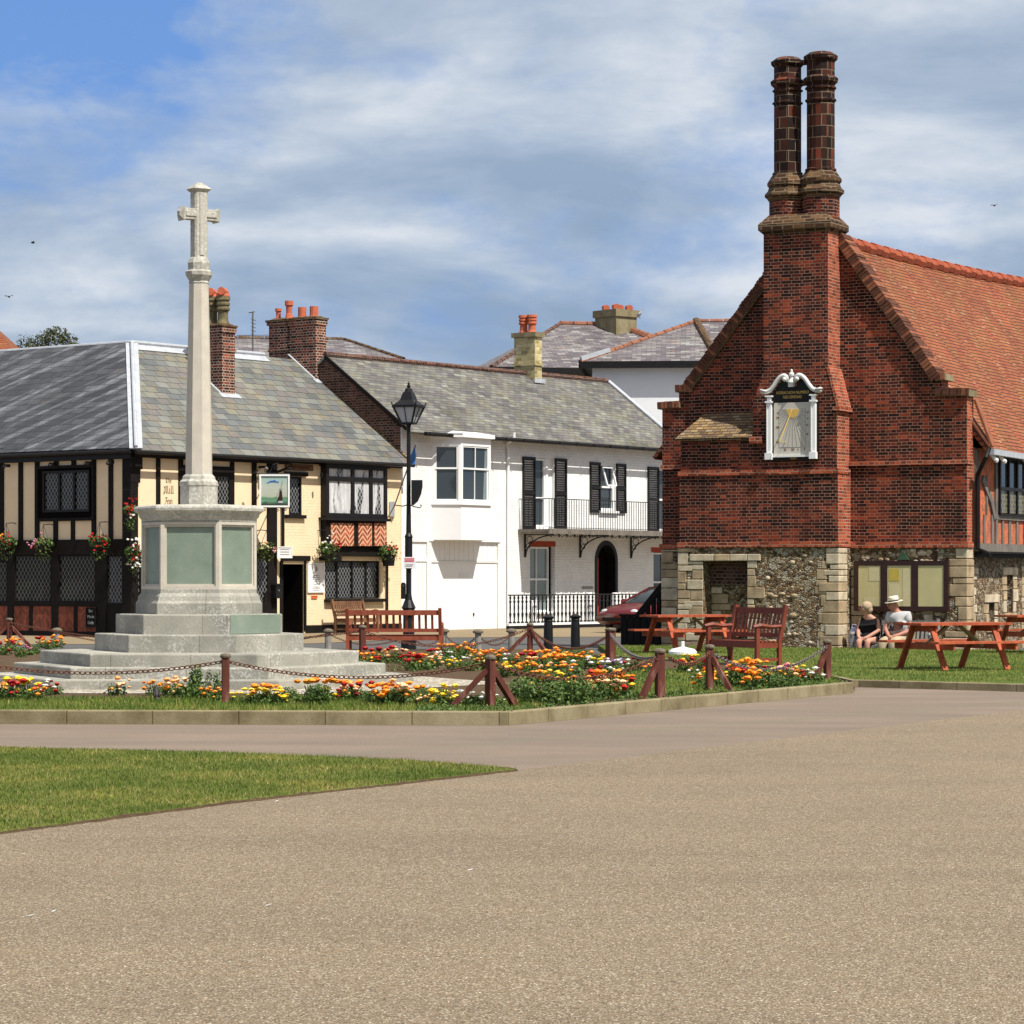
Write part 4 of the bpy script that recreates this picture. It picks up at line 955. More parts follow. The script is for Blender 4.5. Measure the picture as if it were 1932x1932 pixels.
for cx_, cz_, r_, m_ in ((-30*k, h2+9*k, 3.5*k, 1), (-30*k, h2-8*k, 4*k, 1), (w2-27*k, h2+12*k, 5*k, 1), (-w2+12*k, h2+6*k, 4*k, 1), (-w2+9*k, -h2-6*k, 3*k, -1), (5*k, -h2-7*k, 3.5*k, -1), (w2-8*k, -h2-5*k, 3*k, -1), (-34*k, h2+5*k, 3*k, 1)):
    pts = [(cx_+cos(a_)*r_*(1-.08*i), 0, cz_+sin(a_)*r_*(1-.08*i)) for i, a_ in enumerate([j*.62 for j in range(12)])]
    mb.tube(pts, .011, 5)
mb.tube([(-w2+16*k, 0, h2+1*k), (-w2+22*k, 0, h2+8*k), (-w2+25*k, 0, h2+18*k), (-w2+35*k, .2, h2+22*k)], .014, 5)
mb.build('bracket', M['iron'], t)
# small boards
def board(name, px0, py0, px1, py1, fr, o, label, cat, fm, im, thick=.03, border=.03, M0=None):
    a, b, c, d = fr.r(px0, py0, px1, py1, o)
    t = thing(name, fr.M @ Matrix.Translation(((a+b)/2, -o, (c+d)/2)), label, cat); w2, h2 = (b-a)/2, (d-c)/2
    mb = MB()
    for x0, x1, z0, z1 in ((-w2, -w2+border, -h2, h2), (w2-border, w2, -h2, h2), (-w2+border, w2-border, h2-border, h2), (-w2+border, w2-border, -h2, -h2+border)): mb.box(x0, x1, -.012, thick, z0, z1)
    mb.build('frame', fm, t)
    mb = MB(); mb.box(-w2+border, w2-border, 0, thick-.005, -h2+border, h2-border); mb.build('board', im, t)
    return t, w2, h2
t, w2, h2 = board('menu_board', 581, 1062, 612, 1118, RF, .035, 'tall white framed notice with a windmill drawing beside the inn door', 'notice', M['whitepaint'], M['whiteboard'])
mb = MB()
for z_, l_ in ((.05, .13), (.0, .16), (-.045, .15), (-.09, .1), (-.16, .12), (-.23, .15), (-.27, .16), (-.31, .13)): mb.box(-l_, l_, -.004, 0, z_*1.15, z_*1.15+.014)
mb.prism([(-.05, .18), (.05, .18), (.025, .30), (-.025, .30)], -.004, 0); mb.bar((0, -.004, .3), (-.06, -.004, .38), .006, .012); mb.bar((-.02, -.004, .34), (.09, -.004, .22), .006, .012)
mb.build('printing', M['ink'], t)
t, w2, h2 = board('wall_sign', 527.5, 1031, 547, 1053, RF, .3, 'small white and tan board standing out above the inn door', 'sign', M['whitepaint'], M['whiteboard'], thick=.06)
t.matrix_world = t.matrix_world @ Matrix.Rotation(radians(-38), 4, 'Z')
mb = MB()
for z_ in (.07, .0, -.07): mb.box(-w2*.6, w2*.6, -.004, 0, z_, z_+.02)
mb.build('printing', M['ink'], t)
t, w2, h2 = board('name_plate', 588, 1124, 598.5, 1129, RF, .02, 'tiny orange plate under the menu board', 'plate', M['orangeplate'], M['orangeplate'], thick=.018, border=.01)
t, w2, h2 = board('chalkboard', 162, 1146, 181, 1184, LF, .08, 'narrow black chalkboard leaning against the inn front', 'chalkboard', M['black'], M['blackwood'], thick=.03, border=.02)
for i, (s_, z_) in enumerate((('Bar', .17), ('Meals', .02), ('Daily', -.14))): text(s_, .11, Matrix.Translation((0, -.005, z_)), M['chalk'], parent=t)
a, b, c, d = RF.r(512, 1101, 527, 1129, .1)
t = thing('post_box', RF.M @ Matrix.Translation(((a+b)/2, -.1, c)), 'small black letter box fixed beside the inn door', 'letter box')
mb = MB(); mb.box(-.11, .11, -.13, .06, 0, d-c-.06); mb.build('body', M['iron'], t)
mb = MB(); mb.prism([(-.12, 0), (.12, 0), (.12, .03), (.1, .06), (-.1, .06), (-.12, .03)], -.15, .07); mb.M = None; o = mb.build('lid', M['black'], t); o.location.z = d-c-.06
mb = MB(); mb.box(-.025, .025, -.137, -.12, .2, .24); mb.build('lock', M['galv'], t)
# hanging flower baskets
def basket(M0, r, label, cols, trail=.28, hook=.5, seed=1, pot=False, n=260):
    random.seed(seed)
    t = thing('hanging_basket', M0, label, 'hanging basket', 'hanging flower baskets on the inn')
    mb = MB()
    if pot: mb.lathe([(r*.5, -.42), (r*.62, -.1), (r*.6, -.1)], 10)
    else: mb.lathe([(r*.1, -r*.8), (r*.45, -r*.65), (r*.62, -r*.3), (r*.66, 0), (r*.6, .0)], 10)
    mb.build('bowl', M['black'], t)
    mb = MB(); mb.leaves((0, 0, .0), (r, r*.9, r*.62), n, .085, shell=.3); mb.leaves((0, 0, -trail*.8), (r*.85, r*.8, trail), n//3, .07, shell=.4)
    mb.build('foliage', M['leaf'], t)
    for i, (cn, ox, oz, rr, nn_) in enumerate(cols):
        mb = MB()
        for _ in range(nn_):
            q = Vector((random.gauss(0, .5), random.gauss(0, .5), random.gauss(0, .4)))*rr
            mb.ball((ox*r+q.x, -r*.45+q.y*.7, oz*r+q.z), random.uniform(.028, .045), 6, 3, sz=.7)
        mb.build('blooms', M['fl_'+cn], t)
    mb = MB()
    if hook:
        for a_ in (.3, 2.4, 4.5): mb.tube([(cos(a_)*r*.6, sin(a_)*r*.6, 0), (0, 0, hook)], .006, 4)
        mb.tube([(0, 0, hook), (0, r*.6, hook+.02), (0, r+.1, hook+.0)], .012, 5); mb.tube([(0, r+.1, hook-.2), (0, r+.1, hook+.1)], .012, 5)
    else: mb.tube([(0, 0, 0), (0, r+.1, 0)], .012, 5)
    mb.build('hanger', M['iron'], t)
    return t
def lb(fr, px, py, o): return lt(fr, px, py, o)
basket(lb(LF, 12, 1023, .34), .30, 'hanging basket of red and green at the far left of the inn', [('red', .5, .3, .2, 8), ('orange', -.3, .4, .1, 4)], seed=1)
basket(lb(LF, 82, 1026, .34), .30, 'hanging basket with pink blooms on its left half, below the left upper window', [('pink', -.55, .2, .25, 20), ('red', -.6, -.2, .12, 5)], seed=2)
basket(lb(LF, 188, 1022, .34), .31, 'hanging basket of red blooms and pale grasses left of the corner post', [('red', .3, .0, .3, 18), ('red', -.5, .5, .1, 5)], seed=3)
basket(lb(RF, 247, 962, .32), .20, 'hanging basket of dark red flowers highest on the corner post', [('red', 0, .3, .3, 22), ('white', -.2, -.6, .12, 7)], trail=.35, seed=4)
basket(lb(RF, 252, 1040, .36), .26, 'hanging basket of white over dark red flowers low on the corner post', [('white', .1, .75, .3, 22), ('red', 0, 0, .3, 16), ('white', .2, -1.2, .25, 18)], trail=.36, seed=5)
basket(lb(RF, 503, 1036, .36), .34, 'hanging basket of small pink flowers right behind the memorial pedestal', [('pink', .3, -.1, .14, 7), ('peach', -.3, .3, .2, 5)], trail=.2, seed=6)
basket(lb(RF, 619, 1035, .38), .34, 'hanging basket with one bright red head between the door and bay window', [('red', .75, .3, .12, 14), ('white', -.2, .65, .22, 10)], trail=.22, seed=7)
basket(lb(RF, 733, 1040, .38), .33, 'wall planter of red and peach flowers right of the bay window', [('red', -.2, .45, .2, 14), ('peach', .4, .1, .3, 16)], trail=.2, pot=True, hook=0, seed=8)
random.seed(11)
# flag on the wall beside the white house
p0 = RF.M @ Vector((RF.p(743, 958, .1)[0], -.1, RF.p(743, 958, .1)[1])); p1 = W(784.6, 838, p0.y-1.5)
t = thing('flag', TR(p0), 'furled blue flag on a slanting white pole', 'flag'); q = p1-p0
mb = MB(); mb.tube([(0, 0, 0), q], .02, 6); mb.build('pole', M['galv'], t)
mb = MB(); mb.box(-.12, .02, -.03, .14, -.25, .18); mb.build('bracket', M['lead'], t)
mb = MB(); 
for i in range(3): mb.tube([q*(.96-.01*i), q*.86+Vector((.03*i, 0, -.03)), q*.80+Vector((.06*(i-1), .02*i, -.10)), q*.79+Vector((.06*(i-.5), 0, -.2))], [.02, .045, .05, .015], 6)
mb.build('cloth', M['bluefl'], t)
# ------------------------------------------------------------------ white house
WF = Fr(-3.20, 81.2, .58, .8146)
wh = thing('white_house', WF.M, 'long white painted brick house with a bay window, black shutters and balcony', 'house')
WL = 15.04
fw = WF.r(1008.7, 865, 1045, 993.5); w2_ = WF.r(1131, 874, 1161, 964); w3 = WF.r(1242, 884, 1268, 1002)
gw = WF.r(1000, 1031, 1047, 1154); dd = WF.r(1122, 1020, 1165, 1182); g3 = WF.r(1233, 1041, 1270, 1154)
gd = WF.r(814, 1022, 940, 1190); nd = WF.r(772, 1022, 806, 1190)
mb = MB(); mb.wall(0, WL, -.1, 5.95, [fw+(.18,), w2_+(.15,), w3+(.18,), gw+(.16,), (dd[0], dd[1], 0.1, dd[3], .5), g3+(.16,), (gd[0], gd[1], -.1, gd[3], .10), (nd[0], nd[1], -.1, nd[3], .08)], 0)
mb.box(WL-.02, WL, 0, 5.5, -.1, 5.95); mb.face((0, 5.5, -.1), (WL, 5.5, -.1), (WL, 5.5, 5.95), (0, 5.5, 5.95)); mb.add([(WL, 0, 5.95), (WL, 5.5, 5.95), (WL, 2.76, 8.05)], [(0, 1, 2)])
mb.box(-.03, .3, -.02, .0, -.1, 5.9)
mb.build('wall', M['white'], wh)
mb = MB(); mb.wall(0, 5.5, -.1, 5.9, [], 0); 
gm = Matrix.Rotation(-pi/2, 4, 'Z')
mb = MB(gm); 
# gable end: x runs back into the picture
mb = MB(); mb.box(-.04, .2, .01, 5.5, -.1, 5.9); mb.add([(-.04, .01, 5.9), (-.04, 5.5, 5.9), (-.04, 2.76, 8.05), (.2, .01, 5.9), (.2, 5.5, 5.9), (.2, 2.76, 8.05)], [(0, 2, 1), (3, 4, 5), (0, 3, 5, 2), (1, 2, 5, 4)])
mb.build('gable_wall', M['darkbrick'], wh)
mb = MB(); mb.slab([(-.12, -.46, 5.75), (WL, -.46, 5.75), (WL, 2.76, 8.17), (-.12, 2.76, 8.1)], .07); mb.slab([(-.12, 2.76, 8.1), (WL, 2.76, 8.17), (WL, 5.8, 5.86), (-.12, 5.8, 5.86)], .07)
mb.build('slate_roof', M['slate_old'], wh)
mb = MB(); 
for i in range(33): x0 = -.1+i*WL/33; z0 = 8.13+.07*i/33; mb.tube([(x0, 2.76, z0), (x0+WL/33-.015, 2.76, z0+.003)], .085, 8)
mb.build('ridge_tiles', M['darkbrick'], wh)
mb = MB(); mb.bar((WL-.05, -.3, 5.92), (WL-.05, 2.76, 8.22), .22, .05); mb.build('verge_flashing', M['lead'], wh)
mb = MB(); mb.bar((-.12, -.3, 5.83), (-.12, 2.76, 8.07), .05, .10); mb.build('bargeboard', M['blackwood'], wh)
mb = MB(); mb.tube([(.45, -.53, 5.72), (WL, -.53, 5.72)], .06, 8)
for i in range(16): mb.box(.6+i*.95, .64+i*.95, -.6, -.46, 5.67, 5.77)
mb.build('gutter', M['black'], wh)
a, b, c, d = WF.r(811, 803, 918, 814); mb = MB(); mb.box(a, b, -.05, 0, c, d); mb.build('eaves_strip', M['oldoak'], wh)  # narrow grey-brown strip under the eaves above the bay
x0 = WF.x(955.6); mb = MB(); Pp = lambda px, py, o: (WF.p(px, py, o)[0], -o, WF.p(px, py, o)[1])
mb.tube([Pp(970, 816, .5), Pp(970, 827, .5), Pp(957, 837, .06), (x0, -.06, WF.p(955, 846)[1]), (x0, -.06, .0)], .045, 8); mb.build('downpipe', M['whitepaint'], wh)
# bay
po = .7
xa, xb, xc = 1.469, 1.964, 3.446; xd = xc+.495
zt = WF.p(898, 828, po)[1]; zs_ = WF.p(898, 952, po)[1]; zb = WF.p(898, 1019, po)[1]
def bay_ring(mb, z0, z1, e=0, mi=0): mb.poly([(xa-e, 0), (xb-e*.4, -po-e), (xc+e*.4, -po-e), (xd+e, 0)], z0, z1, mi)
mb = MB(); bay_ring(mb, zb, zs_-.02); bay_ring(mb, zs_-.02, zs_+.03, .05); bay_ring(mb, zt-.16, zt+.02)
bayo = mb.build('bay', M['whiteboard'], wh)
mb = MB(); bay_ring(mb, zt+.02, zt+.13, .12); mb.add([(xa-.12, 0, zt+.13), (xb-.08, -po-.12, zt+.13), (xc+.08, -po-.12, zt+.13), (xd+.12, 0, zt+.13), (xb+.2, -.1, zt+.26), (xc-.2, -.1, zt+.26)], [(0, 1, 4), (1, 2, 5, 4), (2, 3, 5)]); mb.build('bay_roof', M['whitepaint'], wh)
def facet(p, q, zl, zh, cols, rail):
    p = Vector((p[0], p[1], 0)); q = Vector((q[0], q[1], 0)); L = (q-p).length; ang = atan2(q.y-p.y, q.x-p.x)
    T = Matrix.Translation(p) @ Matrix.Rotation(ang, 4, 'Z')
    mb = MB(T); j = .085
    mb.box(0, j, 0, .08, zl, zh); mb.box(L-j, L, 0, .08, zl, zh); mb.box(j, L-j, .002, .08, zl, zl+.07); mb.box(j, L-j, .002, .08, zh-.06, zh)
    # two sashes, the lower one set back
    for (s0, s1, yy) in ((rail-.02, zh-.06, .02), (zl+.07, rail+.02, .045)):
        mb.box(j, j+.05, yy, yy+.035, s0, s1); mb.box(L-j-.05, L-j, yy, yy+.035, s0, s1); mb.box(j+.05, L-j-.05, yy+.001, yy+.034, s0, s0+.05); mb.box(j+.05, L-j-.05, yy+.001, yy+.034, s1-.045, s1)
        for c_ in cols: mb.box(L*c_-.015, L*c_+.015, yy+.003, yy+.03, s0, s1)
    w_ = mb.build('bay_window', M['whitepaint'], wh)
    mb = MB(T); mb.face((j, .07, zl), (L-j, .07, zl), (L-j, .07, zh), (j, .07, zh)); mb.build('pane', M['glass'], w_)
    if len(cols):
        mb = MB(T); mb.add([(L-j-.22, .066, zl+.05), (L-j-.03, .066, zl+.05), (L-j-.03, .066, zh-.05), (L-j-.12, .066, zh-.05)], [(0, 1, 2, 3)]); mb.build('curtain', M['glassgrey'], w_)
rail = WF.p(898, 885, po)[1]
facet((xa, 0), (xb, -po), zs_+.03, zt-.16, [], rail); facet((xb, -po), (xc, -po), zs_+.03, zt-.16, [.5], rail); facet((xc, -po), (xd, 0), zs_+.03, zt-.16, [], rail)
# windows with shutters
def sash(rect, y, name='window', cols=(), rows=(.5,), pm='glass', sill=True, jamb=.07, open_=False):
    a, b, c, d = WF.r(*rect); mb = MB()
    mb.box(a, a+jamb, y, y+.08, c, d); mb.box(b-jamb, b, y, y+.08, c, d); mb.box(a+jamb, b-jamb, y+.002, y+.08, c, c+jamb); mb.box(a+jamb, b-jamb, y+.002, y+.08, d-jamb, d)
    for r in rows: z = c+(d-c)*r; mb.box(a+jamb, b-jamb, y+.01, y+.07, z-.03, z+.03)
    for k_ in cols: xx = a+(b-a)*k_; mb.box(xx-.015, xx+.015, y+.015, y+.065, c+jamb, d-jamb)
    w_ = mb.build(name, M['whitepaint'], wh)
    mb = MB(); mb.face((a+.03, y+.06, c+.03), (b-.03, y+.06, c+.03), (b-.03, y+.06, d-.03), (a+.03, y+.06, d-.03)); mb.build('pane', M[pm], w_)
    if sill: mb = MB(); mb.box(a-.08, b+.08, -.10, .05, c-.07, c); mb.build('sill', M['whitepaint'], w_)
    return w_
def shutter(px0, py0, px1, py1):
    a, b, c, d = WF.r(px0, py0, px1, py1); mb = MB(); y = -.06
    mb.box(a, a+.05, y, -.01, c, d); mb.box(b-.05, b, y, -.01, c, d); mb.box(a+.05, b-.05, y+.002, -.01, c, c+.08); mb.box(a+.05, b-.05, y+.002, -.01, d-.08, d); zm = (c+d)/2; mb.box(a+.05, b-.05, y+.002, -.01, zm-.05, zm+.05)
    n_ = int((d-c)/.075)
    for i in range(n_): z = c+.05+(d-c-.1)*(i+.5)/n_; mb.bar((a+.05, -.03, z), (b-.05, -.03, z), .045, .012, (0, -.6, 1))
    mb.build('shutter', M['black'], wh)
fwn = sash((1009, 865, 1031, 994), .06, 'french_window', rows=(.42,), sill=False, jamb=.06)
a, b, c, d = WF.r(1031, 865, 1045, 993); mb = MB(); mb.box(a, a+.14, .04, .1, c, d); mb.box(a+.16, b, .08, .14, c, d); mb.build('door_lining', M['whitepaint'], wh)
shutter(985, 862, 1008, 998); shutter(1046, 865, 1067.4, 998)
sash((1131, 874, 1161, 964), .05, rows=(.5,), jamb=.09); shutter(1112, 872, 1131, 967); shutter(1162, 875, 1179.3, 968.3)
a, b, c, d = WF.r(1137, 882, 1154, 916); mb = MB(); mb.bar((a, .0, d), (a, -.18, c), .04, .05, (1, 0, 0)); mb.bar((b, .0, d), (b, -.18, c), .04, .05, (1, 0, 0)); mb.bar((a, -.18, c), (b, -.18, c), .04, .05); mb.bar((a, 0, d), (b, 0, d), .04, .05); mb.build('open_casement', M['whitepaint'], wh)
sash((1242, 884, 1268, 1002), .06, rows=(.5,), sill=False); shutter(1221, 881, 1241.5, 1003)
sash((1000, 1032, 1040, 1154), .10, cols=(.45,), rows=(.5,), pm='glassgrey', jamb=.05); sash((1234, 1043, 1270, 1154), .10, cols=(.6,), rows=(.5,), pm='glass', jamb=.05)
for r in ((999, 1021, 1048, 1031), (1228, 1033, 1275, 1042)):
    a, b, c, d = WF.r(*r); mb = MB(); mb.box(a, b, -.006, .02, c, d); mb.build('lintel', M['redtile'], wh)
# front door in a round-headed black surround
a, b, c, d = dd; rr = (b-a)/2; xm = (a+b)/2; zc = d-rr
mb = MB(); n_ = 14; ri = rr-.14
for i in range(n_):
    t0, t1 = pi*i/n_, pi*(i+1)/n_
    mb.add([(xm+cos(t)*r_, y, zc+sin(t)*r_) for y in (-.02, .3) for t in (t0, t1) for r_ in (rr, ri)], [(0, 1, 3, 2), (5, 4, 6, 7), (1, 5, 7, 3), (0, 2, 6, 4)])
mb.box(a, a+.14, -.02, .3, .12, zc); mb.box(b-.14, b, -.02, .3, .12, zc); mb.build('door_surround', M['black'], wh)
mb = MB()
for s_ in (-1, 1):   # spandrels of wall that round the opening off
    pts = [(xm+s_*rr, zc)]+[(xm+s_*cos(pi/2*i/8)*rr, zc+sin(pi/2*i/8)*rr) for i in range(1, 9)]+[(xm+s_*rr, d)]
    if s_ < 0: pts.reverse()
    mb.prism(pts, .002, .3)
mb.build('arch_spandrel', M['white'], wh)
mb = MB(); mb.box(a, b, .34, .36, .1, d); mb.build('porch_interior', M['darkin'], wh)
mb = MB(); x1 = a+(b-a)*.48; mb.box(a+.16, x1, .28, .33, .15, zc+.1)
dr_ = mb.build('front_door', M['reddoor'], wh); mb = MB(); mb.box(a+.18, a+.36, .275, .29, zc-1.15, zc-.55, 0); mb.box(a+.17, a+.36, .276, .29, zc-.5, zc-.1, 1); mb.build('door_panel', [M['tan'], M['black']], dr_)
# garage
a, b, c, d = gd; mb = MB(); zl = WF.p(877, 1060)[1]
mb.box(a, b, .06, .10, -.05, zl-.02); mb.box(a, b, .03, .10, zl-.02, zl+.02)
for i in range(14): xx = a+(b-a)*i/14; mb.box(xx+.006, a+(b-a)*(i+1)/14-.006, .055, .10, zl+.03, d)
mb.box(a-.1, b+.1, -.03, .02, d, d+.05)
g_ = mb.build('garage_door', M['whitepaint'], wh); mb = MB(); h_ = WF.p(896, 1162)[1]; xx = WF.x(896); mb.box(xx-.02, xx+.02, .03, .06, h_, h_+.09); mb.build('handle', M['iron'], g_)
mb = MB(); q = WF.r(869, 1080, 888, 1089.5); mb.box(q[0], q[1], .045, .058, q[2], q[3]); mb.build('letter_plate', M['whiteboard'], g_)
a, b, c, d = nd; mb = MB(); 
for i in range(5): mb.box(a+(b-a)*i/5+.006, a+(b-a)*(i+1)/5-.006, .045, .08, 0, zl)
mb.box(a, b, .05, .08, zl+.04, d); mb.box(a, b, .02, .08, zl, zl+.04); mb.build('side_door', M['whitepaint'], wh)
q = WF.r(1108, 1109.5, 1128, 1114); mb = MB(); mb.box(q[0]-1.1*0, q[1], -.02, 0, q[2], q[3]); 
q = WF.r(1098, 1106, 1118, 1111); mb = MB(); mb.box(q[0], q[1], -.02, 0, q[2], q[3]); np_ = mb.build('house_plate', M['ink'], wh)
# yellow chimney on the ridge
Y0 = 2.35; xv = WF.x(1009, -Y0); zt_ = WF.p(1009, 628, -Y0)[1]
mb = MB(); mb.box(xv, xv+.40, Y0, Y0+.82, 7.3, zt_-.12); mb.box(xv-.04, xv+.44, Y0-.04, Y0+.86, zt_-1.05, zt_-.97)
ch = mb.build('chimney', M['yellowbrick'], wh); mb = MB(); mb.box(xv-.07, xv+.47, Y0-.07, Y0+.89, zt_-.12, zt_+.03); mb.build('cap', M['kerb'], ch)
for dy in (.25, .58): mb = MB(); potty(mb, xv+.2, Y0+dy, zt_+.03, .155, .58, style=1); mb.build('chimney_pot', M['pot'], ch)
mb = MB(); mb.bar((xv-.1, Y0-.05, 7.92), (xv+.5, Y0-.05, 7.92), .05, .14); mb.build('flashing', M['lead'], ch)
# balcony
bo = 1.15
bx0 = WF.x(977, 0); zd = WF.p(1110, 1003, bo)[1]
mb = MB(); mb.box(bx0, WL, -bo, -.005, zd-.05, zd+.05); mb.box(bx0-.02, WL, -bo-.04, -bo, zd-.09, zd+.07)
bal = mb.build('balcony', M['oldoak'], wh)
mb = MB()
for px in (1003, 1107, 1203):
    x0 = WF.x(px-12, .03)
    mb.box(x0-.025, x0+.025, -.05, -.004, zd-.80, zd-.09); mb.box(x0-.025, x0+.025, -bo+.05, -.05, zd-.13, zd-.09)
    pts = [(x0, -.05-(bo-.15)*(1-cos(pi/2*i/8)), zd-.75+.62*sin(pi/2*i/8)) for i in range(9)]; mb.tube(pts, .022, 5)
    for r_, yy, z_ in ((.11, -.2, zd-.26), (.07, -.14, zd-.45)): mb.tube([(x0, yy+cos(i*.7)*r_, z_+sin(i*.7)*r_) for i in range(9)], .012, 4, closed=True)
i = 0
while bx0+.3+i*.42 < WL:
    x0 = bx0+.15+i*.42; mb.tube([(x0, -bo, zd-.10), (x0+.1, -bo, zd-.16), (x0+.25, -bo, zd-.15), (x0+.38, -bo, zd-.10)], .014, 4); mb.box(x0-.04, x0+.02, -bo-.01, -bo+.02, zd-.19, zd-.09); i += 1
mb.build('bracket', M['iron'], bal)
zr = WF.p(1110, 943.5, bo)[1]
mb = MB(); mb.tube([(bx0+.05, -.01, zr), (bx0+.05, -bo+.02, zr), (WL, -bo+.02, zr)], .014, 5); mb.tube([(bx0+.05, -bo+.02, zd+.10), (WL, -bo+.02, zd+.10)], .01, 5)
i = 0
while bx0+.05+i*.135 < WL: x0 = bx0+.05+i*.135; mb.tube([(x0, -bo+.02, zd+.05), (x0, -bo+.02, zr)], .012, 4); i += 1
for i in range(7): mb.tube([(bx0+.05, -.1-i*.135, zd+.05), (bx0+.05, -.1-i*.135, zr)], .0085, 4)
mb.build('railing', M['iron'], bal)
# street railing on a white plinth
ro = 1.1
rx0 = WF.x(959, ro); rx1 = WF.x(1172, ro); zp = WF.p(959, 1176.5, ro)[1]; zr = WF.p(959, 1123, ro)[1]
t = thing('front_railing', WF.M @ Matrix.Translation((rx0, -ro, 0)), 'black cast iron railing with spindle balusters on a white kerb before the white house', 'railing')
Lr_ = WL-rx0
mb = MB(); mb.box(-.05, Lr_, -.06, .06, zp-.07, zp); mb.build('coping', M['whitepaint'], t)
mb = MB(); mb.box(-.03, Lr_, -.04, .05, -.1, zp-.07); mb.build('plinth', M['black'], t)
mb = MB(); mb.tube([(0, 0, zr), (Lr_, 0, zr)], .02, 5); mb.build('top_rail', M['iron'], t)
i = 0; hb = zr-zp
base = None
while i*.21 < Lr_ and i < 60:
    if base is None:
        mb = MB(); mb.lathe([(.04, 0), (.055, .03), (.018, .07), (.024, hb*.2), (.036, hb*.3), (.038, hb*.34), (.02, hb*.4), (.028, hb*.55), (.022, hb*.7), (.042, hb*.78), (.018, hb*.82), (.034, hb*.9), (.016, hb)], 6); base = mb.build('baluster', M['iron'], t); base.location = (.1, 0, zp)
    else:
        o = base.copy(); COL.objects.link(o); o.parent = t; o.location = (.1+i*.21, 0, zp)
    i += 1
for px in (1014, 1118, 1168):
    x0 = WF.x(px, .95); z1 = WF.p(px, 1118 if px > 1100 else 1133, .95)[1]
    mb = MB(); mb.poly([(-.11, -.06), (.11, -.06), (.11, .06), (-.11, .06)], 0, z1); tt = mb.build('gate_pier', M['whiteboard'], None, bevel=.03); tt.matrix_world = WF.M @ Matrix.Translation((x0, -.8, 0))
    tag(tt, {1014: 'small white stone pier before the tall ground floor window', 1118: 'white stone pier left of the red front door', 1168: 'grey shaded pier right of the red front door'}[px], 'pier', 'stone piers behind the railing')
# ------------------------------------------------------------------ houses behind
def hiphouse(name, label, cx_, cy_, rz, lx, ly, ze, zr_, rl, wallm, roofm, over=.45, fascia=True):
    t = thing(name, TR((cx_, cy_, 0), rz), label, 'house')
    mb = MB(); mb.box(-lx/2, lx/2, -ly/2, ly/2, 0, ze); mb.build('wall', M[wallm], t)
    X, Y = lx/2+over, ly/2+over; e = [(-X, -Y, ze), (X, -Y, ze), (X, Y, ze), (-X, Y, ze)]; r0, r1 = (-rl/2, 0, zr_), (rl/2, 0, zr_)
    mb = MB(); mb.add(e+[r0, r1], [(0, 1, 5, 4), (2, 3, 4, 5), (3, 0, 4), (1, 2, 5), (3, 2, 1, 0)]); mb.build('roof', M[roofm], t)
    if fascia: mb = MB(); mb.box(-X, X, -Y-.05, -Y+.03, ze-.22, ze+.02); mb.box(-X-.05, -X+.03, -Y, Y, ze-.22, ze+.02); mb.box(X-.03, X+.05, -Y, Y, ze-.22, ze+.02); mb.build('fascia', M['black'], t)
    return t, e, r0, r1
def ridges(t, pairs, m, r=.12, name='ridge_tiles'):
    mb = MB()
    for a, b in pairs:
        a = Vector(a); b = Vector(b); n_ = max(3, int((b-a).length/.45))
        for i in range(n_): mb.tube([a.lerp(b, i/n_), a.lerp(b, (i+.94)/n_)], [r*1.05, r*.95], 8)
    mb.build(name, M[m], t)
d1 = 108.0; k1 = d1/F
def wp(px, py, d): v = W(px, py, d); return v
# purple-slated house with the big rendered stack
pk = wp(1098, 612, 112); zl = wp(960, 693, 106).z
t, e, r0, r1 = hiphouse('far_house', 'house behind with purple slate hip roof and big rendered chimney', pk.x+.2, 112, radians(12), 9.0, 9.5, zl, pk.z, 2.2, 'yellowbrick', 'slate_far')
ridges(t, [(e[0], r0)], 'darkbrick', .09); ridges(t, [(e[1], r1)], 'ridgetile', .17); ridges(t, [(r0, r1)], 'ridgetile', .12)
c0 = t.matrix_world.inverted() @ wp(1162.5, 652, 111); z1 = (t.matrix_world.inverted() @ wp(1162, 596, 111)).z; cw = 1.15
t2 = t; mb = MB(Matrix.Translation((c0.x, c0.y, 0)) @ Matrix.Rotation(radians(28), 4, 'Z')); mb.box(-1.2, 0, 0, 1.15, c0.z-1.2, z1) if False else mb.box(0, 1.1, 0, 1.25, c0.z-1.5, z1)
mb.box(-.07, 1.17, -.07, 1.32, z1, z1+.28); ch = mb.build('chimney', M['kerb'], t)
mb = MB(mb.M)
for x_, y_ in ((.2, .25), (.2, .85), (.6, .45), (.85, .9), (.95, .3)): mb.tube([(x_-.14, y_-.22, z1+.36), (x_+.14, y_+.22, z1+.42)], [.13, .12], 10)
mb.build('cowl_tiles', M['pot'], ch)
# white-walled house nearer
pk = wp(1303, 606, 102); zl = wp(1250, 676, 96).z
t, e, r0, r1 = hiphouse('far_house', 'white walled house with slate hip roof rising behind the long slate roof', pk.x+1.2, 102, radians(-4), 9.2, 8.6, zl, pk.z, 2.0, 'whiteboard', 'slate_far', over=.4)
ridges(t, [(e[0], r0), (r0, r1)], 'ridgetile', .09); ridges(t, [((r0[0], r0[1], r0[2]), (-.2, -4.7, zl))], 'capbrick', .15)
mb = MB(t.matrix_world.inverted()); mb.bar(wp(1096, 677, 96.5), wp(1150, 660, 97), .12, .14); mb.build('valley_lead', M['lead'], t)
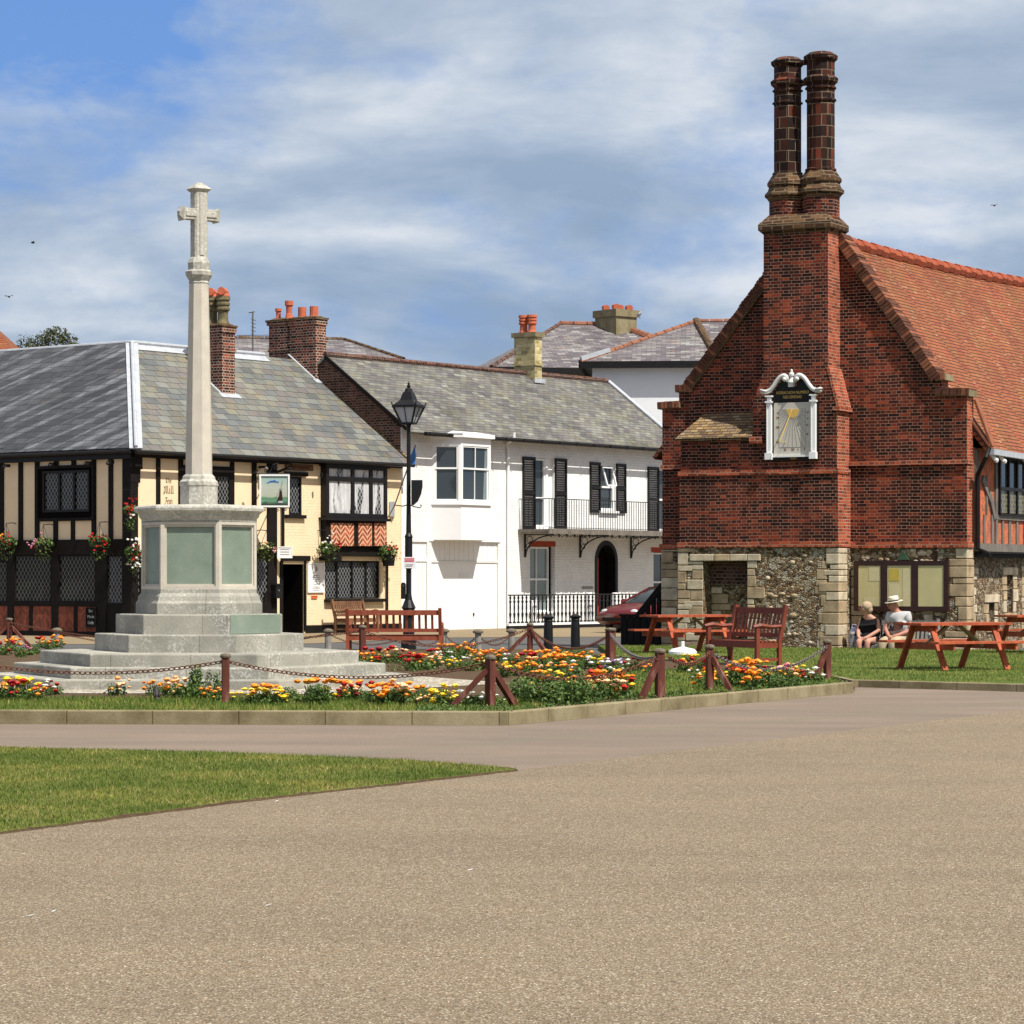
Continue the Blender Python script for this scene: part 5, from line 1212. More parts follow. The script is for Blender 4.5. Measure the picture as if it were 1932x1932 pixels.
# house behind the inn
pk = wp(648, 640, 100); zl = wp(600, 690, 100).z
t, e, r0, r1 = hiphouse('far_house', 'low grey slate hip roof showing between the inn chimneys', pk.x-2.1, 100, radians(8), 7.2, 6.5, zl, pk.z+.02, 4.2, 'darkbrick', 'slate_far', over=.3)
ridges(t, [(r0, r1), (e[1], r1), (e[0], r0)], 'capbrick', .08)
t = thing('aerial', TR(wp(477, 668, 88)), 'thin television aerial mast above the inn ridge', 'aerial'); kk = 88/F
mb = MB(); mb.tube([(0, 0, -.2), (0, 0, 80*kk)], .03, 6); mb.build('mast', M['galv'], t)
mb = MB(); mb.tube([(-30*kk, 0, 35*kk), (43*kk, 0, 36*kk)], .012, 5)
for i in range(6): mb.tube([(-.03, -.3, (30+i*7)*kk), (.06, .3, (30+i*7)*kk)], .012, 4)
mb.tube([(-8*kk, 0, 78*kk), (4*kk, 0, 80*kk)], .02, 5); mb.build('elements', M['galv'], t)
pk = wp(-60, 600, 92); t = thing('far_house', TR((pk.x, 92, 0)), 'orange tiled roof corner peeping over the inn at the far left', 'house')
mb = MB(); mb.box(-4, 4, -3, 3, 0, 7.4); mb.build('wall', M['darkbrick'], t); zz = wp(0, 633, 92).z
mb = MB(); mb.add([(-3, 0, zz+.9), (.2, 0, zz+.9), (3.4, -3.3, 7.3), (3.4, 3.3, 7.3), (-5, -3.3, 7.3), (-5, 3.3, 7.3)], [(4, 2, 1, 0), (1, 2, 3), (0, 1, 3, 5)]); mb.build('roof', M['tile'], t)
# tree at the far left
tb = wp(95, 646, 112); t = thing('tree', TR((tb.x, 112, 0)), 'dark bushy tree top showing above the inn roof at the left', 'tree')
mb = MB(); mb.tube([(0, 0, 0), (.1, 0, 4), (-.1, 0, 7), (0, 0, 8.8)], [.35, .28, .2, .1], 8)
for a_ in range(6): mb.tube([(0, 0, 5.5+.4*a_), (cos(a_*1.1)*.7, sin(a_*1.1)*.7, 7.2+.3*a_), (cos(a_*1.1)*1.2, sin(a_*1.1)*1.2, 8.6+.15*a_)], [.12, .07, .02], 6)
mb.build('trunk', M['oldoak'], t)
mb = MB(); zb = tb.z
for x_, z_, r_ in ((-.9, zb-.25, .55), (-.5, zb+.0, .5), (-.1, zb+.2, .5), (.35, zb+.25, .5), (.75, zb+.0, .45), (0, zb-.6, 1.1), (-1.3, zb-.4, .4), (.95, zb-.3, .4), (-.3, zb-1.6, 1.5), (.6, zb-1.5, 1.2)):
    mb.leaves((x_, random.uniform(-.6, .6), z_), (r_, r_*1.1, r_*.8), int(700*r_), .11, shell=.2)
for _ in range(16):
    x_ = random.uniform(-1.3, 1.0); mb.leaves((x_, random.uniform(-.5, .5), zb+.32+random.uniform(-.25, .15)-abs(x_)*.2), (.12, .12, .2), 16, .07, shell=0)
mb.build('crown', M['leafdark'], t)
# ------------------------------------------------------------------ the brick hall
hall = thing('moot_hall', HF.M, 'old red brick and flint hall with clay tile roof and twin chimney shafts', 'hall')
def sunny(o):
    # sun-facing sides take the brighter red brick: sunlight painted into the colour
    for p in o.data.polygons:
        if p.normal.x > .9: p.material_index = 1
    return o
GW = 6.88; hz = lambda px, py, o=0: HF.p(px, py, o)[1]; hx = lambda px, o=0: HF.x(px, o)
c_ = HF.M @ Vector((GW, 0, 0)); HS = Fr(c_.x, c_.y, .455, .89, -.13); RS_ = HF.M.inverted() @ HS.M
zs0 = hz(1540, 1030)                       # top of the flint
zk = hz(1800, 745); zk2 = hz(1775, 716); xk = hx(1777); xk2 = hx(1768)
zl1 = hz(1265, 769); zl2 = hz(1288, 738); xl1 = hx(1281); xl2 = hx(1299)
ax = 3.60; az = 9.31+.24
outer = [(0, zs0), (GW, zs0), (GW, zk), (xk, zk), (xk, zk2), (xk2, zk2+.02), (ax, az), (xl2, zl2-.0), (xl1-.0, zl2), (xl1, zl1), (0, zl1)]
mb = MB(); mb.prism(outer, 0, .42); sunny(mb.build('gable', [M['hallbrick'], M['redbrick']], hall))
mb = MB()
nbx = (hx(1612), hx(1788), 1.0, 1.9)
mb.wall(0, GW, -.05, zs0, [], -.04, sides=.42); mb.build('flint_base', M['flint'], hall)
# coping along the verges: bricks laid on edge across the wall top
random.seed(31)
mb = MB()
def cop(p, q, y0=-.10, y1=.46, th=.16):
    p = Vector((p[0], 0, p[1])); q = Vector((q[0], 0, q[1])); d = q-p; n = max(1, int(d.length/.078)); up = Vector((-d.z, 0, d.x)).normalized()
    if up.z < 0: up = -up
    for i in range(n):
        a = p.lerp(q, i/n); b = p.lerp(q, (i+.86)/n); w_ = th*random.uniform(.92, 1.06); j_ = random.uniform(-.012, .012)
        v = [a-up*.05, b-up*.05, b+up*w_, a+up*w_]; k = random.choice((0, 0, 1))
        mb.add([(c.x, y0+j_, c.z) for c in v]+[(c.x, y1, c.z) for c in v], [(0,1,2,3), (7,6,5,4), (0,4,5,1), (1,5,6,2), (2,6,7,3), (3,7,4,0)], k)
    mb.bar(p+Vector((0, (y0+y1)/2+.01, 0)), q+Vector((0, (y0+y1)/2+.01, 0)), y1-y0-.03, .13, up, 2)
cop((xk2-.04, zk2+.0), (ax+.42, az-.58)); cop((xl2, zl2+.03), (ax-.4, az-.52))
cop((xk-.12, zk+.06), (GW+.07, zk+.03), th=.10); cop((-.08, zl1+.03), (xl1+.05, zl1+.05), th=.09); cop((xl1-.05, zl2+.04), (xl2+.1, zl2+.04), th=.09); cop((xk2-.02, zk2+.03), (xk+.1, zk2+.05), th=.1)
mb.build('coping', [M['coping_a'], M['coping_b'], M['kerb']], hall)
# string courses
mb = MB(); zst = hz(1700, 873)
mb.box(0-.02, GW+.03, -.055, .3, zst-.05, zst+.05); mb.box(-.03, GW+.05, -.10, .3, zs0-.05, zs0+.06); mb.build('string_course', M['redbrick'], hall)
# chimney breast
bo_ = .72
bxl, bxm, bxr = hx(1283, bo_), hx(1421, bo_), hx(1579.5, bo_); sxl, sxr = hx(1440.5, bo_), hx(1562, bo_)
zsb = hz(1350, 1030, bo_); zst2 = hz(1340, 893, bo_); zso = hz(1579, 770, bo_); zsi = hz(1561, 697, bo_); zlean = hz(1350, 826, bo_)
mb = MB()
mb.box(bxl, bxr+.03, -bo_-.04, .0, zsb+.05, zst2)
mb.prism([(bxm, zst2+.001), (bxr, zst2+.001), (bxr, zso), (sxr, zsi), (sxl, zsi), (bxm, hz(1421, 757, bo_))], -bo_, .01)
mb.box(bxl+.02, bxm-.002, -bo_, .0, zst2+.001, zlean+.02)
cz0 = hz(1500, 432, bo_)
mb.box(sxl, sxr, -bo_+.005, .20, zsi-.01, cz0)
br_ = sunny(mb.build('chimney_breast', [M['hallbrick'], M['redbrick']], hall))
# bright cut-brick quoins and sloping set-off
mb = MB(); mb.bar((bxr+.02, -.36, zso+.02), (sxr-.0, -.36, zsi+.05), .74, .06, (0, 0, 1)); mb.box(bxr-.08, bxr+.07, -bo_-.05, .0, zso-.05, zso+.03)
mb.box(bxl-.02, bxr+.05, -bo_-.075, -.05, zst2-.05, zst2+.05); mb.box(bxl-.03, bxr+.07, -bo_-.09, .0, zsb-.03, zsb+.08)
mb.build('set_off', M['redbrick'], br_)
mb = MB(); zc_ = hz(1350, 826, bo_+.1); zt_ = hz(1370, 781, .05)
mb.slab([(bxl-.06, -bo_-.14, zc_), (bxm+.0, -bo_-.14, zc_), (bxm+.0, -.02, zt_+.02), (bxl+.28, -.02, zt_+.02)], .06); mb.slab([(bxl-.06, -bo_-.14, zc_), (bxl+.28, -.02, zt_+.02), (bxl+.0, -.02, zc_+.0)], .04)
mb.build('lean_to_roof', M['tile_lichen'], br_)
mb = MB(); mb.box(bxm-.03, bxm+.25, -bo_-.16, -bo_+.0, zc_-.14, zc_+.01); mb.build('corbel', M['redbrick'], br_)
# flint base of the breast with a niche
nx0, nx1, nz0, nz1 = hx(1328, bo_), hx(1411.7, bo_), .28, hz(1370, 1059, bo_)
mb = MB(); mb.wall(bxl-.02, bxr+.05, -.05, zsb-.03, [(nx0, nx1, nz0, nz1, .42)], -bo_-.045, sides=0)
mb.face((nx0, -bo_+.375, nz0), (nx1, -bo_+.375, nz0), (nx1, -bo_+.375, nz1-.45), (nx0, -bo_+.375, nz1-.45)); mb.build('flint_base', M['flint'], br_)
mb = MB(); mb.face((nx0, -bo_+.374, nz1-.45), (nx1, -bo_+.374, nz1-.45), (nx1, -bo_+.374, nz1), (nx0, -bo_+.374, nz1)); mb.box(nx0, nx1, -bo_+.33, -bo_+.37, nz1-.5, nz1-.45); mb.build('niche_arch', M['darkbrick'], br_)
random.seed(21)
def quoins(mb, x, y, z0, z1, wmin, wmax, dirx, proud=.018, dep=.1, hmin=.11, hmax=.29, mi=None):
    z = z0; k = 0
    while z < z1-.05:
        h = min(random.uniform(hmin, hmax), z1-z); w_ = random.choice((wmin, wmax, (wmin+wmax)/2))*random.uniform(.7, 1.1)
        a, b = (x, x+dirx*w_); pr = proud*random.uniform(.6, 1.3)
        q = [(min(a, b), max(a, b))][0]
        mb.box(q[0], q[1], y-pr, y+dep, z+.012, z+h-.006, random.randint(0, 1) if mi is None else mi); z += h; k += 1
mb = MB(); yb = -bo_-.045
quoins(mb, bxl-.03, yb, 0, zsb-.04, .2, .36, 1); quoins(mb, bxr+.06, yb, 0, zsb-.04, .26, .46, -1, dep=.5); quoins(mb, bxr-.22, yb, .1, zsb-.3, .12, .30, -1, proud=.008)
quoins(mb, nx0, yb, nz0, nz1, .18, .40, -1, dep=.12); quoins(mb, nx1, yb, nz0, nz1, .20, .36, 1, dep=.12)
for a, b in ((nx0-.30, nx0+.25), (nx0+.262, nx0+.62), (nx0+.632, nx1+.0), (nx1+.012, nx1+.30)): mb.box(a, b, yb-.035, yb+.12, nz1+.01, nz1+.15, random.randint(0, 1))
quoins(mb, nx0+.02, -bo_+.372, nz0, nz1-.55, .2, .42, 1, dep=.02)
mb.build('quoin', [M['ashlar'], M['ashlar_pale']], br_, bevel=.012)
mb = MB()   # rounded field stones standing proud of the flint
for _ in range(70):
    x = random.uniform(bxl+.35, bxr-.45); z = random.uniform(.12, zsb-.15)
    if nx0-.38 < x < nx1+.34 and z < nz1+.22: continue
    r = random.uniform(.03, .07); mb.ball((x, yb+.005, z), r, 8, 5, sx=random.uniform(1, 1.5), sy=.5, sz=random.uniform(.6, .9), mi=random.choice((0, 0, 1)))
mb.build('cobble', [M['ashlar'], M['ashlar_pale']], br_, smooth=True)
mb = MB(); quoins(mb, 0, -.04, 0, zs0-.06, .38, .55, 1, dep=.3); quoins(mb, GW+.02, -.04, 0, zs0-.06, .26, .5, -1, dep=.46); quoins(mb, bxr+.06, -.04, 0, zs0-.4, .3, .5, 1)
quoins(mb, GW-.72, -.04, .2, zs0-.3, .2, .34, -1)
mb.build('quoin', [M['ashlar'], M['ashlar_pale']], hall, bevel=.012)
mb = MB()
for _ in range(60):
    x = random.uniform(bxr+.3, GW-.5); z = random.uniform(zs0-.38, zs0-.1) if random.random() < .6 else random.uniform(.1, zs0-.2)
    mb.ball((x, -.035, z), random.uniform(.03, .07), 8, 5, sx=random.uniform(1, 1.5), sy=.5, sz=.75, mi=random.choice((0, 1)))
mb.build('cobble', [M['ashlar'], M['ashlar_pale']], hall, smooth=True)
# chimney head
so_ = .25; Y0, Y1 = -bo_, .20
mb = MB(); e = .09
z1_ = hz(1500, 436, bo_); z2_ = hz(1500, 421, bo_); z3_ = hz(1500, 405, so_+.1)
mb.frus((sxl, sxr, Y0, Y1), z1_-.04, (sxl-e, sxr+e, Y0-e, Y1+e), z1_+.05); mb.frus((sxl-e, sxr+e, Y0-e, Y1+e), z1_+.05, (sxl-e, sxr+e, Y0-e, Y1+e), z2_)
mb.frus((sxl-e, sxr+e, Y0-e, Y1+e), z2_, (sxl+.08, sxr-.08, Y0+.10, Y1-.10), z3_-.02)
head = mb.build('chimney_head', M['capbrick'], hall)
def shaft(pxc, ytop, ybase, yr1, r_px, nm):
    xc_ = hx(pxc, so_); Z = lambda py: hz(pxc, py, so_); r = r_px*59.8/F
    zb_ = z3_-.2
    mb = MB(); t0 = pi/8
    mb.lathe([(r*1.34, zb_), (r*1.34, Z(ybase+49))], 8, (xc_, -so_, 0), t0, sy=1.05); o = mb.build('shaft_plinth', M['hallbrick'], head)
    mb = MB()
    mb.lathe([(r*1.34, Z(ybase+50)), (r*1.5, Z(ybase+44)), (r*1.68, Z(ybase+40)), (r*1.68, Z(ybase+35)), (r*1.45, Z(ybase+29)), (r*1.38, Z(ybase+22)), (r*1.5, Z(ybase+19)), (r*1.5, Z(ybase+14)), (r*1.1, Z(ybase-2))], 8, (xc_, -so_, 0), t0)
    mb.build('shaft_base', M['capbrick'], head)
    mb = MB(); ring = lambda y_, rr=1.12, hh=3: [(r*1.0, Z(y_+hh)), (r*rr, Z(y_+hh/2)), (r*rr, Z(y_-hh/2)), (r*1.0, Z(y_-hh))]
    prof = [(r*1.05, Z(ybase))]+ring(ybase-4)+ring(ybase-(ybase-yr1)*.78)+ring(yr1+15)+[(r*1.0, Z(yr1+9)), (r*1.22, Z(yr1+4)), (r*1.26, Z(yr1-3)), (r*1.0, Z(yr1-8)), (r*1.0, Z(ytop+20)), (r*1.2, Z(ytop+15)), (r*1.24, Z(ytop+9)), (r*.85, Z(ytop+2)), (r*.5, Z(ytop))]
    mb.lathe(prof, 8 if pxc < 1500 else 16, (xc_, -so_, 0), t0); mb.build('chimney_shaft', M['potbrick'], head)
shaft(1486, 108, 332, 157, 25.5, 'a'); shaft(1548.5, 98, 325, 152, 26, 'b')
mb = MB(); xa_, xb_ = hx(1508, so_), hx(1526, so_)
for y_ in (157, 118): mb.box(xa_, xb_, -so_-.08, -so_+.08, hz(1517, y_+4, so_), hz(1517, y_-4, so_))
mb.build('shaft_link', M['potbrick'], head)
# roof
r0z, r1z = 8.80+.24, 9.36+.24; RL = 19
e0 = HS.p(1832, 834, .36); e1 = HS.p(1932, 855, .36); sl = (e1[1]-e0[1])/(e1[0]-e0[0]); ez0 = e0[1]; ez1 = ez0+sl*.35*RL
ex = GW+.36
mb = MB(); y0_ = .36
def roofz(u_, v_): return 0
# gently sagging courses: strips along the length
NS = 12
for i in range(NS):
    a0, a1 = i/NS, (i+1)/NS
    f = lambda a: (y0_+(RL-y0_)*a, r0z+(r1z-r0z)*a-.14*sin(pi*a)*.8, ez0+(ez1-ez0)*a-.05*sin(pi*a))
    p, q = f(a0), f(a1)
    mb.slab([(ex, p[0], p[2]), (ex, q[0], q[2]), (ax, q[0], q[1]), (ax, p[0], p[1])], .08)
    mb.slab([(ax, p[0], p[1]), (ax, q[0], q[1]), (-.4, q[0], q[2]), (-.4, p[0], p[2])], .08)
mb.build('tile_roof', M['tile'], hall)
mb = MB()
for i in range(44):
    a0 = i/44; a1 = (i+1)/44; g = lambda a: (ax, y0_+(RL-y0_)*a, r0z+(r1z-r0z)*a-.14*sin(pi*a)*.8+.0)
    p, q = Vector(g(a0)), Vector(g(a1)); q = p.lerp(q, .985); hs = .022 if i % 2 else -.008
    mb.tube([p+Vector((0, 0, hs)), q+Vector((0, 0, hs))], .15, 8)
mb.build('ridge_tiles', M['ridgered'], hall)
mb = MB(); mb.slab([(GW+.02, y0_-.02, zk-.1), (ex+.03, y0_-.02, ez0+.06), (ex+.03, y0_+.2, ez0+.08), (GW+.02, y0_+.2, zk-.08)][::-1], .05); mb.slab([(ex+.03, y0_-.03, ez0+.08), (ex+.03, y0_+.25, ez0+.08), (GW-.2, y0_+.25, ez0+.9), (GW-.2, y0_-.03, ez0+.9)], .04); mb.build('verge', M['coping_b'], hall)
mb = MB(); mb.M = None; q0 = (ex+.06, y0_-.05, ez0-.04); q1 = (ex+.06, RL, ez1-.04)
mb.bar(q0, q1, .12, .12); mb.build('gutter', M['lead'], hall)
# far chimney on the ridge
cq = HF.M.inverted() @ wp(1921, 532, 74.5)
mb = MB(); mb.box(ax-.3, ax+.3, cq.y-.7, cq.y+.7, 8.5, cq.z-.15); fc = mb.build('chimney', M['redbrick'], hall)
for dy in (-.35, .35): mb = MB(); mb.lathe([(.15, 0), (.13, .5), (.16, .55), (.15, .6)], 10, (ax, cq.y+dy, cq.z-.25)); mb.build('chimney_pot', M['pot'], fc)
# other walls
mb = MB(); mb.box(.0, .02, .42, RL, -.05, 5.0); mb.box(0, GW-.5, RL-.02, RL, -.05, 5.0); mb.add([(0, RL, 5.0), (GW, RL, 5.0), (ax, RL, 9.0)], [(0, 1, 2)]); mb.build('rear_wall', M['hallbrick'], hall)
# right side: flint below, jettied timber frame with brick above
zj = HS.p(1880, 1040, 0)[1]
low = .17
mb = MB(RS_)
slit = HS.r(1899, 1085, 1911, 1156, -low); sm_ = HS.r(1865, 1137, 1876, 1182, -low)
mb.wall(.42, RL, -.05, zj+.05, [(slit[0], slit[1], slit[2], slit[3], .35), (sm_[0], sm_[1], sm_[2], sm_[3], .35)], low); mb.build('flint_base', M['flint'], hall)
mb = MB(RS_)
for h in (slit, sm_): mb.box(h[0]-.05, h[1]+.05, low+.34, low+.36, h[2]-.1, h[3]+.1)
mb.build('opening_back', M['darkin'], hall)
mb = MB(RS_); 
for h in (slit, sm_):
    quoins(mb, h[0], low, h[2], h[3], .22, .36, -1, dep=.1); quoins(mb, h[1], low, h[2], h[3], .22, .36, 1, dep=.1); mb.box(h[0]-.3, h[1]+.3, low-.03, low+.1, h[3]+.005, h[3]+.17, 1); mb.box(h[0]-.2, h[1]+.2, low-.035, low+.1, h[2]-.12, h[2]-.005, 0)
quoins(mb, .75, low, 0, zj-.35, .3, .5, 1, dep=.1); quoins(mb, 4.4, low, 0, zj-.3, .3, .6, 1, dep=.1)
mb.build('quoin', [M['ashlar'], M['ashlar_pale']], hall, bevel=.01)
mb = MB(RS_); mb.box(.42, RL, -.02, .3, zj, ez0-.05); mb.build('brick_nogging', M['chev_hall'], hall)
mb = MB(RS_); S_ = lambda px: HS.x(px, .05); SZ = lambda py, px=1880: HS.p(px, py, .05)[1]
mb.box(.40, RL, -.14, .4, SZ(1041), SZ(1026)); 
mb.box(.42, .62, -.07, -.02, SZ(1026)+.01, ez0-.1)
for px in (1858.5, 1873, 1893, 1906, 1920, 1934): x = S_(px); mb.box(x-.06, x+.06, -.05, -.02, SZ(1026)+.01, SZ(972))
x = S_(1863); mb.box(x-.05, x+.05, -.05, -.02, SZ(970), SZ(900))
mb.box(S_(1878), RL, -.07, -.02, SZ(980), SZ(971))
pts = [(1854, 905), (1862, 925), (1870, 945), (1877, 978)]
for a, b in zip(pts[:-1], pts[1:]): mb.bar((S_(a[0]), -.045, SZ(a[1])), (S_(b[0]), -.045, SZ(b[1])), .05, .16, (1, 0, 0))
x = S_(1880); mb.box(x-.07, x+.07, -.065, -.02, SZ(1026)+.012, ez0-.1)
for i in range(8): x = S_(1934)+.55*i+.5; mb.box(x-.06, x+.06, -.05, -.02, SZ(1026)+.01, SZ(972))
mb.build('timber_frame', M['oldoak'], hall)
mb = MB(RS_); mb.box(.40, RL, -.16, -.05, SZ(1045), SZ(1041)-.001); mb.box(.40, RL, -.10, .45, SZ(1052), SZ(1045)-.001); mb.build('jetty_beam', M['blackwood'], hall)
mb = MB(RS_); wx0, wx1 = S_(1883), S_(1883)+4.2
for z0, z1 in ((SZ(971), SZ(969)), (SZ(924), SZ(918)), (SZ(866), SZ(862))): mb.box(wx0, wx1, -.12, -.02, z0, z1)
x = wx0
while x < wx1: mb.box(x-.035, x+.035, -.115, -.02, SZ(969)+.002, SZ(866)-.002); x += .62
wn = mb.build('mullioned_window', M['black'], hall)
mb = MB(RS_); mb.box(wx0+.03, wx1-.03, -.07, -.025, SZ(967), SZ(922)); mb.build('pane', M['lat_hall'], wn)
mb = MB(RS_); mb.box(wx0+.03, wx1-.03, -.07, -.025, SZ(919), SZ(867)); mb.build('pane', M['glass'], wn)
mb = MB(RS_); x = HS.x(1845, .12); x2 = HS.x(1864, .4)
mb.tube([(x2, -.42, ez0-.1), (x2-.1, -.4, ez0-.25), (x, -.12, SZ(900)), (x, -.12, SZ(1036)), (x+.3, -.26, SZ(1046)), (x+.3, -.26, SZ(1050))], .05, 8); mb.build('downpipe', M['black'], hall)
mb = MB(RS_)
for px in (1865, 1880, 1925): x = HS.x(px, .3); mb.bar((x, -.3, ez0-.12), (x+.08, -.42, ez0-.30), .07, .07); mb.ball((x+.1, -.44, ez0-.32), .055)
mb.build('floodlight', M['whiteplastic'], hall)
mb = MB(); g = lambda px, py: (hx(px, .06), hz(px, py, .06))
mb.prism([g(1693, 1057), g(1716, 1056), g(1703, 1037)], -.10, -.045); gt = mb.build('green_plaque', M['greentri'], hall)
# ------------------------------------------------------------------ sundial
do = .80
cxs = hx(1494.5, do); t = thing('sundial', HF.M @ Matrix.Translation((cxs, -do, 0)), 'white framed sundial dated 1650 with a black and gold motto on the brick chimney breast', 'sundial')
X = lambda r: hx(1396+r*.11655, do)-cxs
def Z(r, x=850): return hz(1396+x*.11655, 675.5+r*.11655, do)
mb = MB(); mb.box(X(450), X(1255), -.0, .075, Z(1655), Z(712)); mb.prism([(X(540), Z(705)), (X(1160), Z(705)), (X(1160), Z(590)), (X(1200), Z(560)), (X(1110), Z(470)), (X(1040), Z(340)), (X(930), Z(345)), (X(920), Z(470)), (X(800), Z(470)), (X(780), Z(345)), (X(690), Z(345)), (X(600), Z(470)), (X(520), Z(560)), (X(540), Z(590))], .0, .05)
mb.build('backboard', M['black'], t)
mb = MB(); dx0, dx1, dz0, dz1 = X(553), X(1165), Z(1580), Z(720); mb.box(dx0, dx1, -.012, .0, dz0, dz1); mb.box(dx0, dx1, -.05, -.012, dz0-.03, dz0+.01, 1); mb.build('dial', [M['dial'], M['whitepaint']], t)
mb = MB()
for a, b in ((455, 525), (1172, 1242)):
    x0, x1 = X(a), X(b); mb.box(x0, x1, -.09, 0, Z(1530), Z(705)); mb.box(x0-.03, x1+.02, -.12, 0, Z(1640), Z(1530)-.002); mb.box(x0-.025, x1+.025, -.12, 0, Z(720)+.0, Z(690)); mb.box(x0+.01, x1-.01, -.085, 0, Z(690)+.001, Z(625)); mb.box(x0-.025, x1+.025, -.12, 0, Z(625)+.001, Z(600))
    mb.box(x0+.002, x0+.02, -.1, -.09, Z(1500), Z(740), 0)
mb.build('pilaster', M['whitepaint'], t)
for s in (-1, 1):
    mid_ = 850
    pts = [(mid_+s*-0+s*v, z) for v, z in ((85, 385), (60, 330), (110, 285), (170, 300), (230, 360), (290, 450), (350, 515), (440, 545), (480, 535))]
    pp = [Vector((X(a), -.06, Z(b))) for a, b in pts]; sm2 = []
    for i in range(len(pp)-1):
        for j in range(4):
            a0 = pp[max(i-1, 0)]; a1 = pp[i]; a2 = pp[i+1]; a3 = pp[min(i+2, len(pp)-1)]; u_ = j/4
            sm2.append(.5*((2*a1)+(-a0+a2)*u_+(2*a0-5*a1+4*a2-a3)*u_*u_+(-a0+3*a1-3*a2+a3)*u_**3))
    sm2.append(pp[-1])
    mb = MB(); n_ = len(sm2); mb.tube(sm2, [.024+.024*min(1, i/8) for i in range(n_)], 8)
    mb.ball((X(mid_+s*100), -.10, Z(345)), .05, 10, 6); mb.bar((X(mid_+s*400), -.07, Z(530)), (X(mid_+s*490), -.07, Z(505)), .14, .04)
    mb.build('scroll', M['silver'], t, smooth=True)
mb = MB(); k_ = .0119*.11655/.0119*0+1; zb_ = Z(470); sc = (Z(180)-Z(470))
mb.box(-.055, .055, -.09, .03, zb_-.0, zb_+sc*.2); mb.lathe([(.08, zb_+sc*.2), (.085, zb_+sc*.28), (.04, zb_+sc*.45), (.035, zb_+sc*.55), (.055, zb_+sc*.62), (.06, zb_+sc*.72), (.025, zb_+sc*.85), (.03, zb_+sc*.92), (.01, zb_+sc)], 12, (0, -.03, 0)); mb.build('finial', M['silver'], t, smooth=False)
tm = Matrix.Translation((X(855), -.006, Z(565, 855))) @ Matrix.Rotation(radians(0), 4, 'Y')
text('HORAS NON NUMERO', .088, Matrix.Translation((X(855), -.004, Z(560))), M['gold'], parent=t, sx=.80)
text('NISI SERENAS', .088, Matrix.Translation((X(850), -.004, Z(632))), M['gold'], parent=t, sx=.80)
text('1650', .075, Matrix.Translation((X(860), -.004, Z(1622))), M['gold'], parent=t)
sx_, sz_ = X(858), Z(828)
mb = MB(); mb.prism([(sx_+cos(pi+pi*i/16)*.135, sz_+sin(pi+pi*i/16)*.185) for i in range(17)], -.018, -.012); mb.build('gilt_sun', M['gold'], t)
mb = MB(); mb.bar((sx_-.01, -.02, sz_), (X(735), -.30, Z(1360)), .010, .016, (1, 0, 0)); mb.tube([(X(735), -.30, Z(1360)), (X(740), -.015, Z(1360))], .006, 4); mb.build('gnomon', M['gold'], t)
mb = MB(); bx_ = (X(640), X(1065), Z(1440), sz_)
for i in range(25):
    an = pi+pi*(i+.0)/24; dxx, dzz = cos(an), sin(an)
    tt = min([v for v in [((bx_[0]-sx_)/dxx if dxx < -1e-6 else 9), ((bx_[1]-sx_)/dxx if dxx > 1e-6 else 9), ((bx_[2]-sz_)/dzz if dzz < -1e-6 else 9)]])
    w_ = .008 if i % 2 == 0 else .004
    mb.bar((sx_+dxx*.15, -.0145, sz_+dzz*.19), (sx_+dxx*tt, -.0145, sz_+dzz*tt), w_, .005, (0, 1, 0))
for a, b in (((bx_[0], bx_[2]), (bx_[1], bx_[2])), ((bx_[0], bx_[2]), (bx_[0], bx_[3])), ((bx_[1], bx_[2]), (bx_[1], bx_[3]))): mb.bar((a[0], -.0145, a[1]), (b[0], -.0145, b[1]), .007, .005, (0, 1, 0))
mb.build('hour_lines', M['hourline'], t)
for s_, a, b in (('VI', 625, 885), ('VII', 615, 960), ('VIII', 618, 1115), ('IX', 610, 1355), ('XI', 735, 1480), ('XII', 860, 1480), ('I', 948, 1480), ('II', 1050, 1475), ('III', 1095, 1240), ('IV', 1095, 1090), ('V', 1100, 985), ('VI', 1100, 890)): text(s_, .068, Matrix.Translation((X(a), -.015, Z(b))), M['tan'], parent=t, name='numeral', sx=.8)
# ------------------------------------------------------------------ notice board
t, w2, h2 = board('notice_board', 1611, 1058, 1789, 1153, HF, .16, 'wide dark brown three-door notice board on the flint wall above the seated couple', 'notice board', M['brown_frame'], M['paper'], thick=.10, border=.10)
mb = MB()
for px in (1668.5, 1726.5): x = hx(px, .16)-hx(1700, .16); mb.box(x-.075, x+.075, -.012, 0, -h2+.101, h2-.101)
mb.build('door_stile', M['brown_frame'], t)
mb = MB()
for a, b, c, d, m_ in ((1678, 1697, 1073, 1100, 1), (1678, 1697, 1103, 1150, 0), (1704, 1719, 1073, 1150, 0), (1640, 1660, 1068, 1100, 0), (1630, 1650, 1128, 1146, 0)):
    x0, x1 = hx(a, .16)-hx(1700, .16), hx(b, .16)-hx(1700, .16); mb.box(x0, x1, -.004, -.0, hz(1700, d-4, .16)-hz(1700, 1105.5, .16), hz(1700, c, .16)-hz(1700, 1105.5, .16), m_)
mb.build('notices', [M['paperpale'], M['paper2']], t)
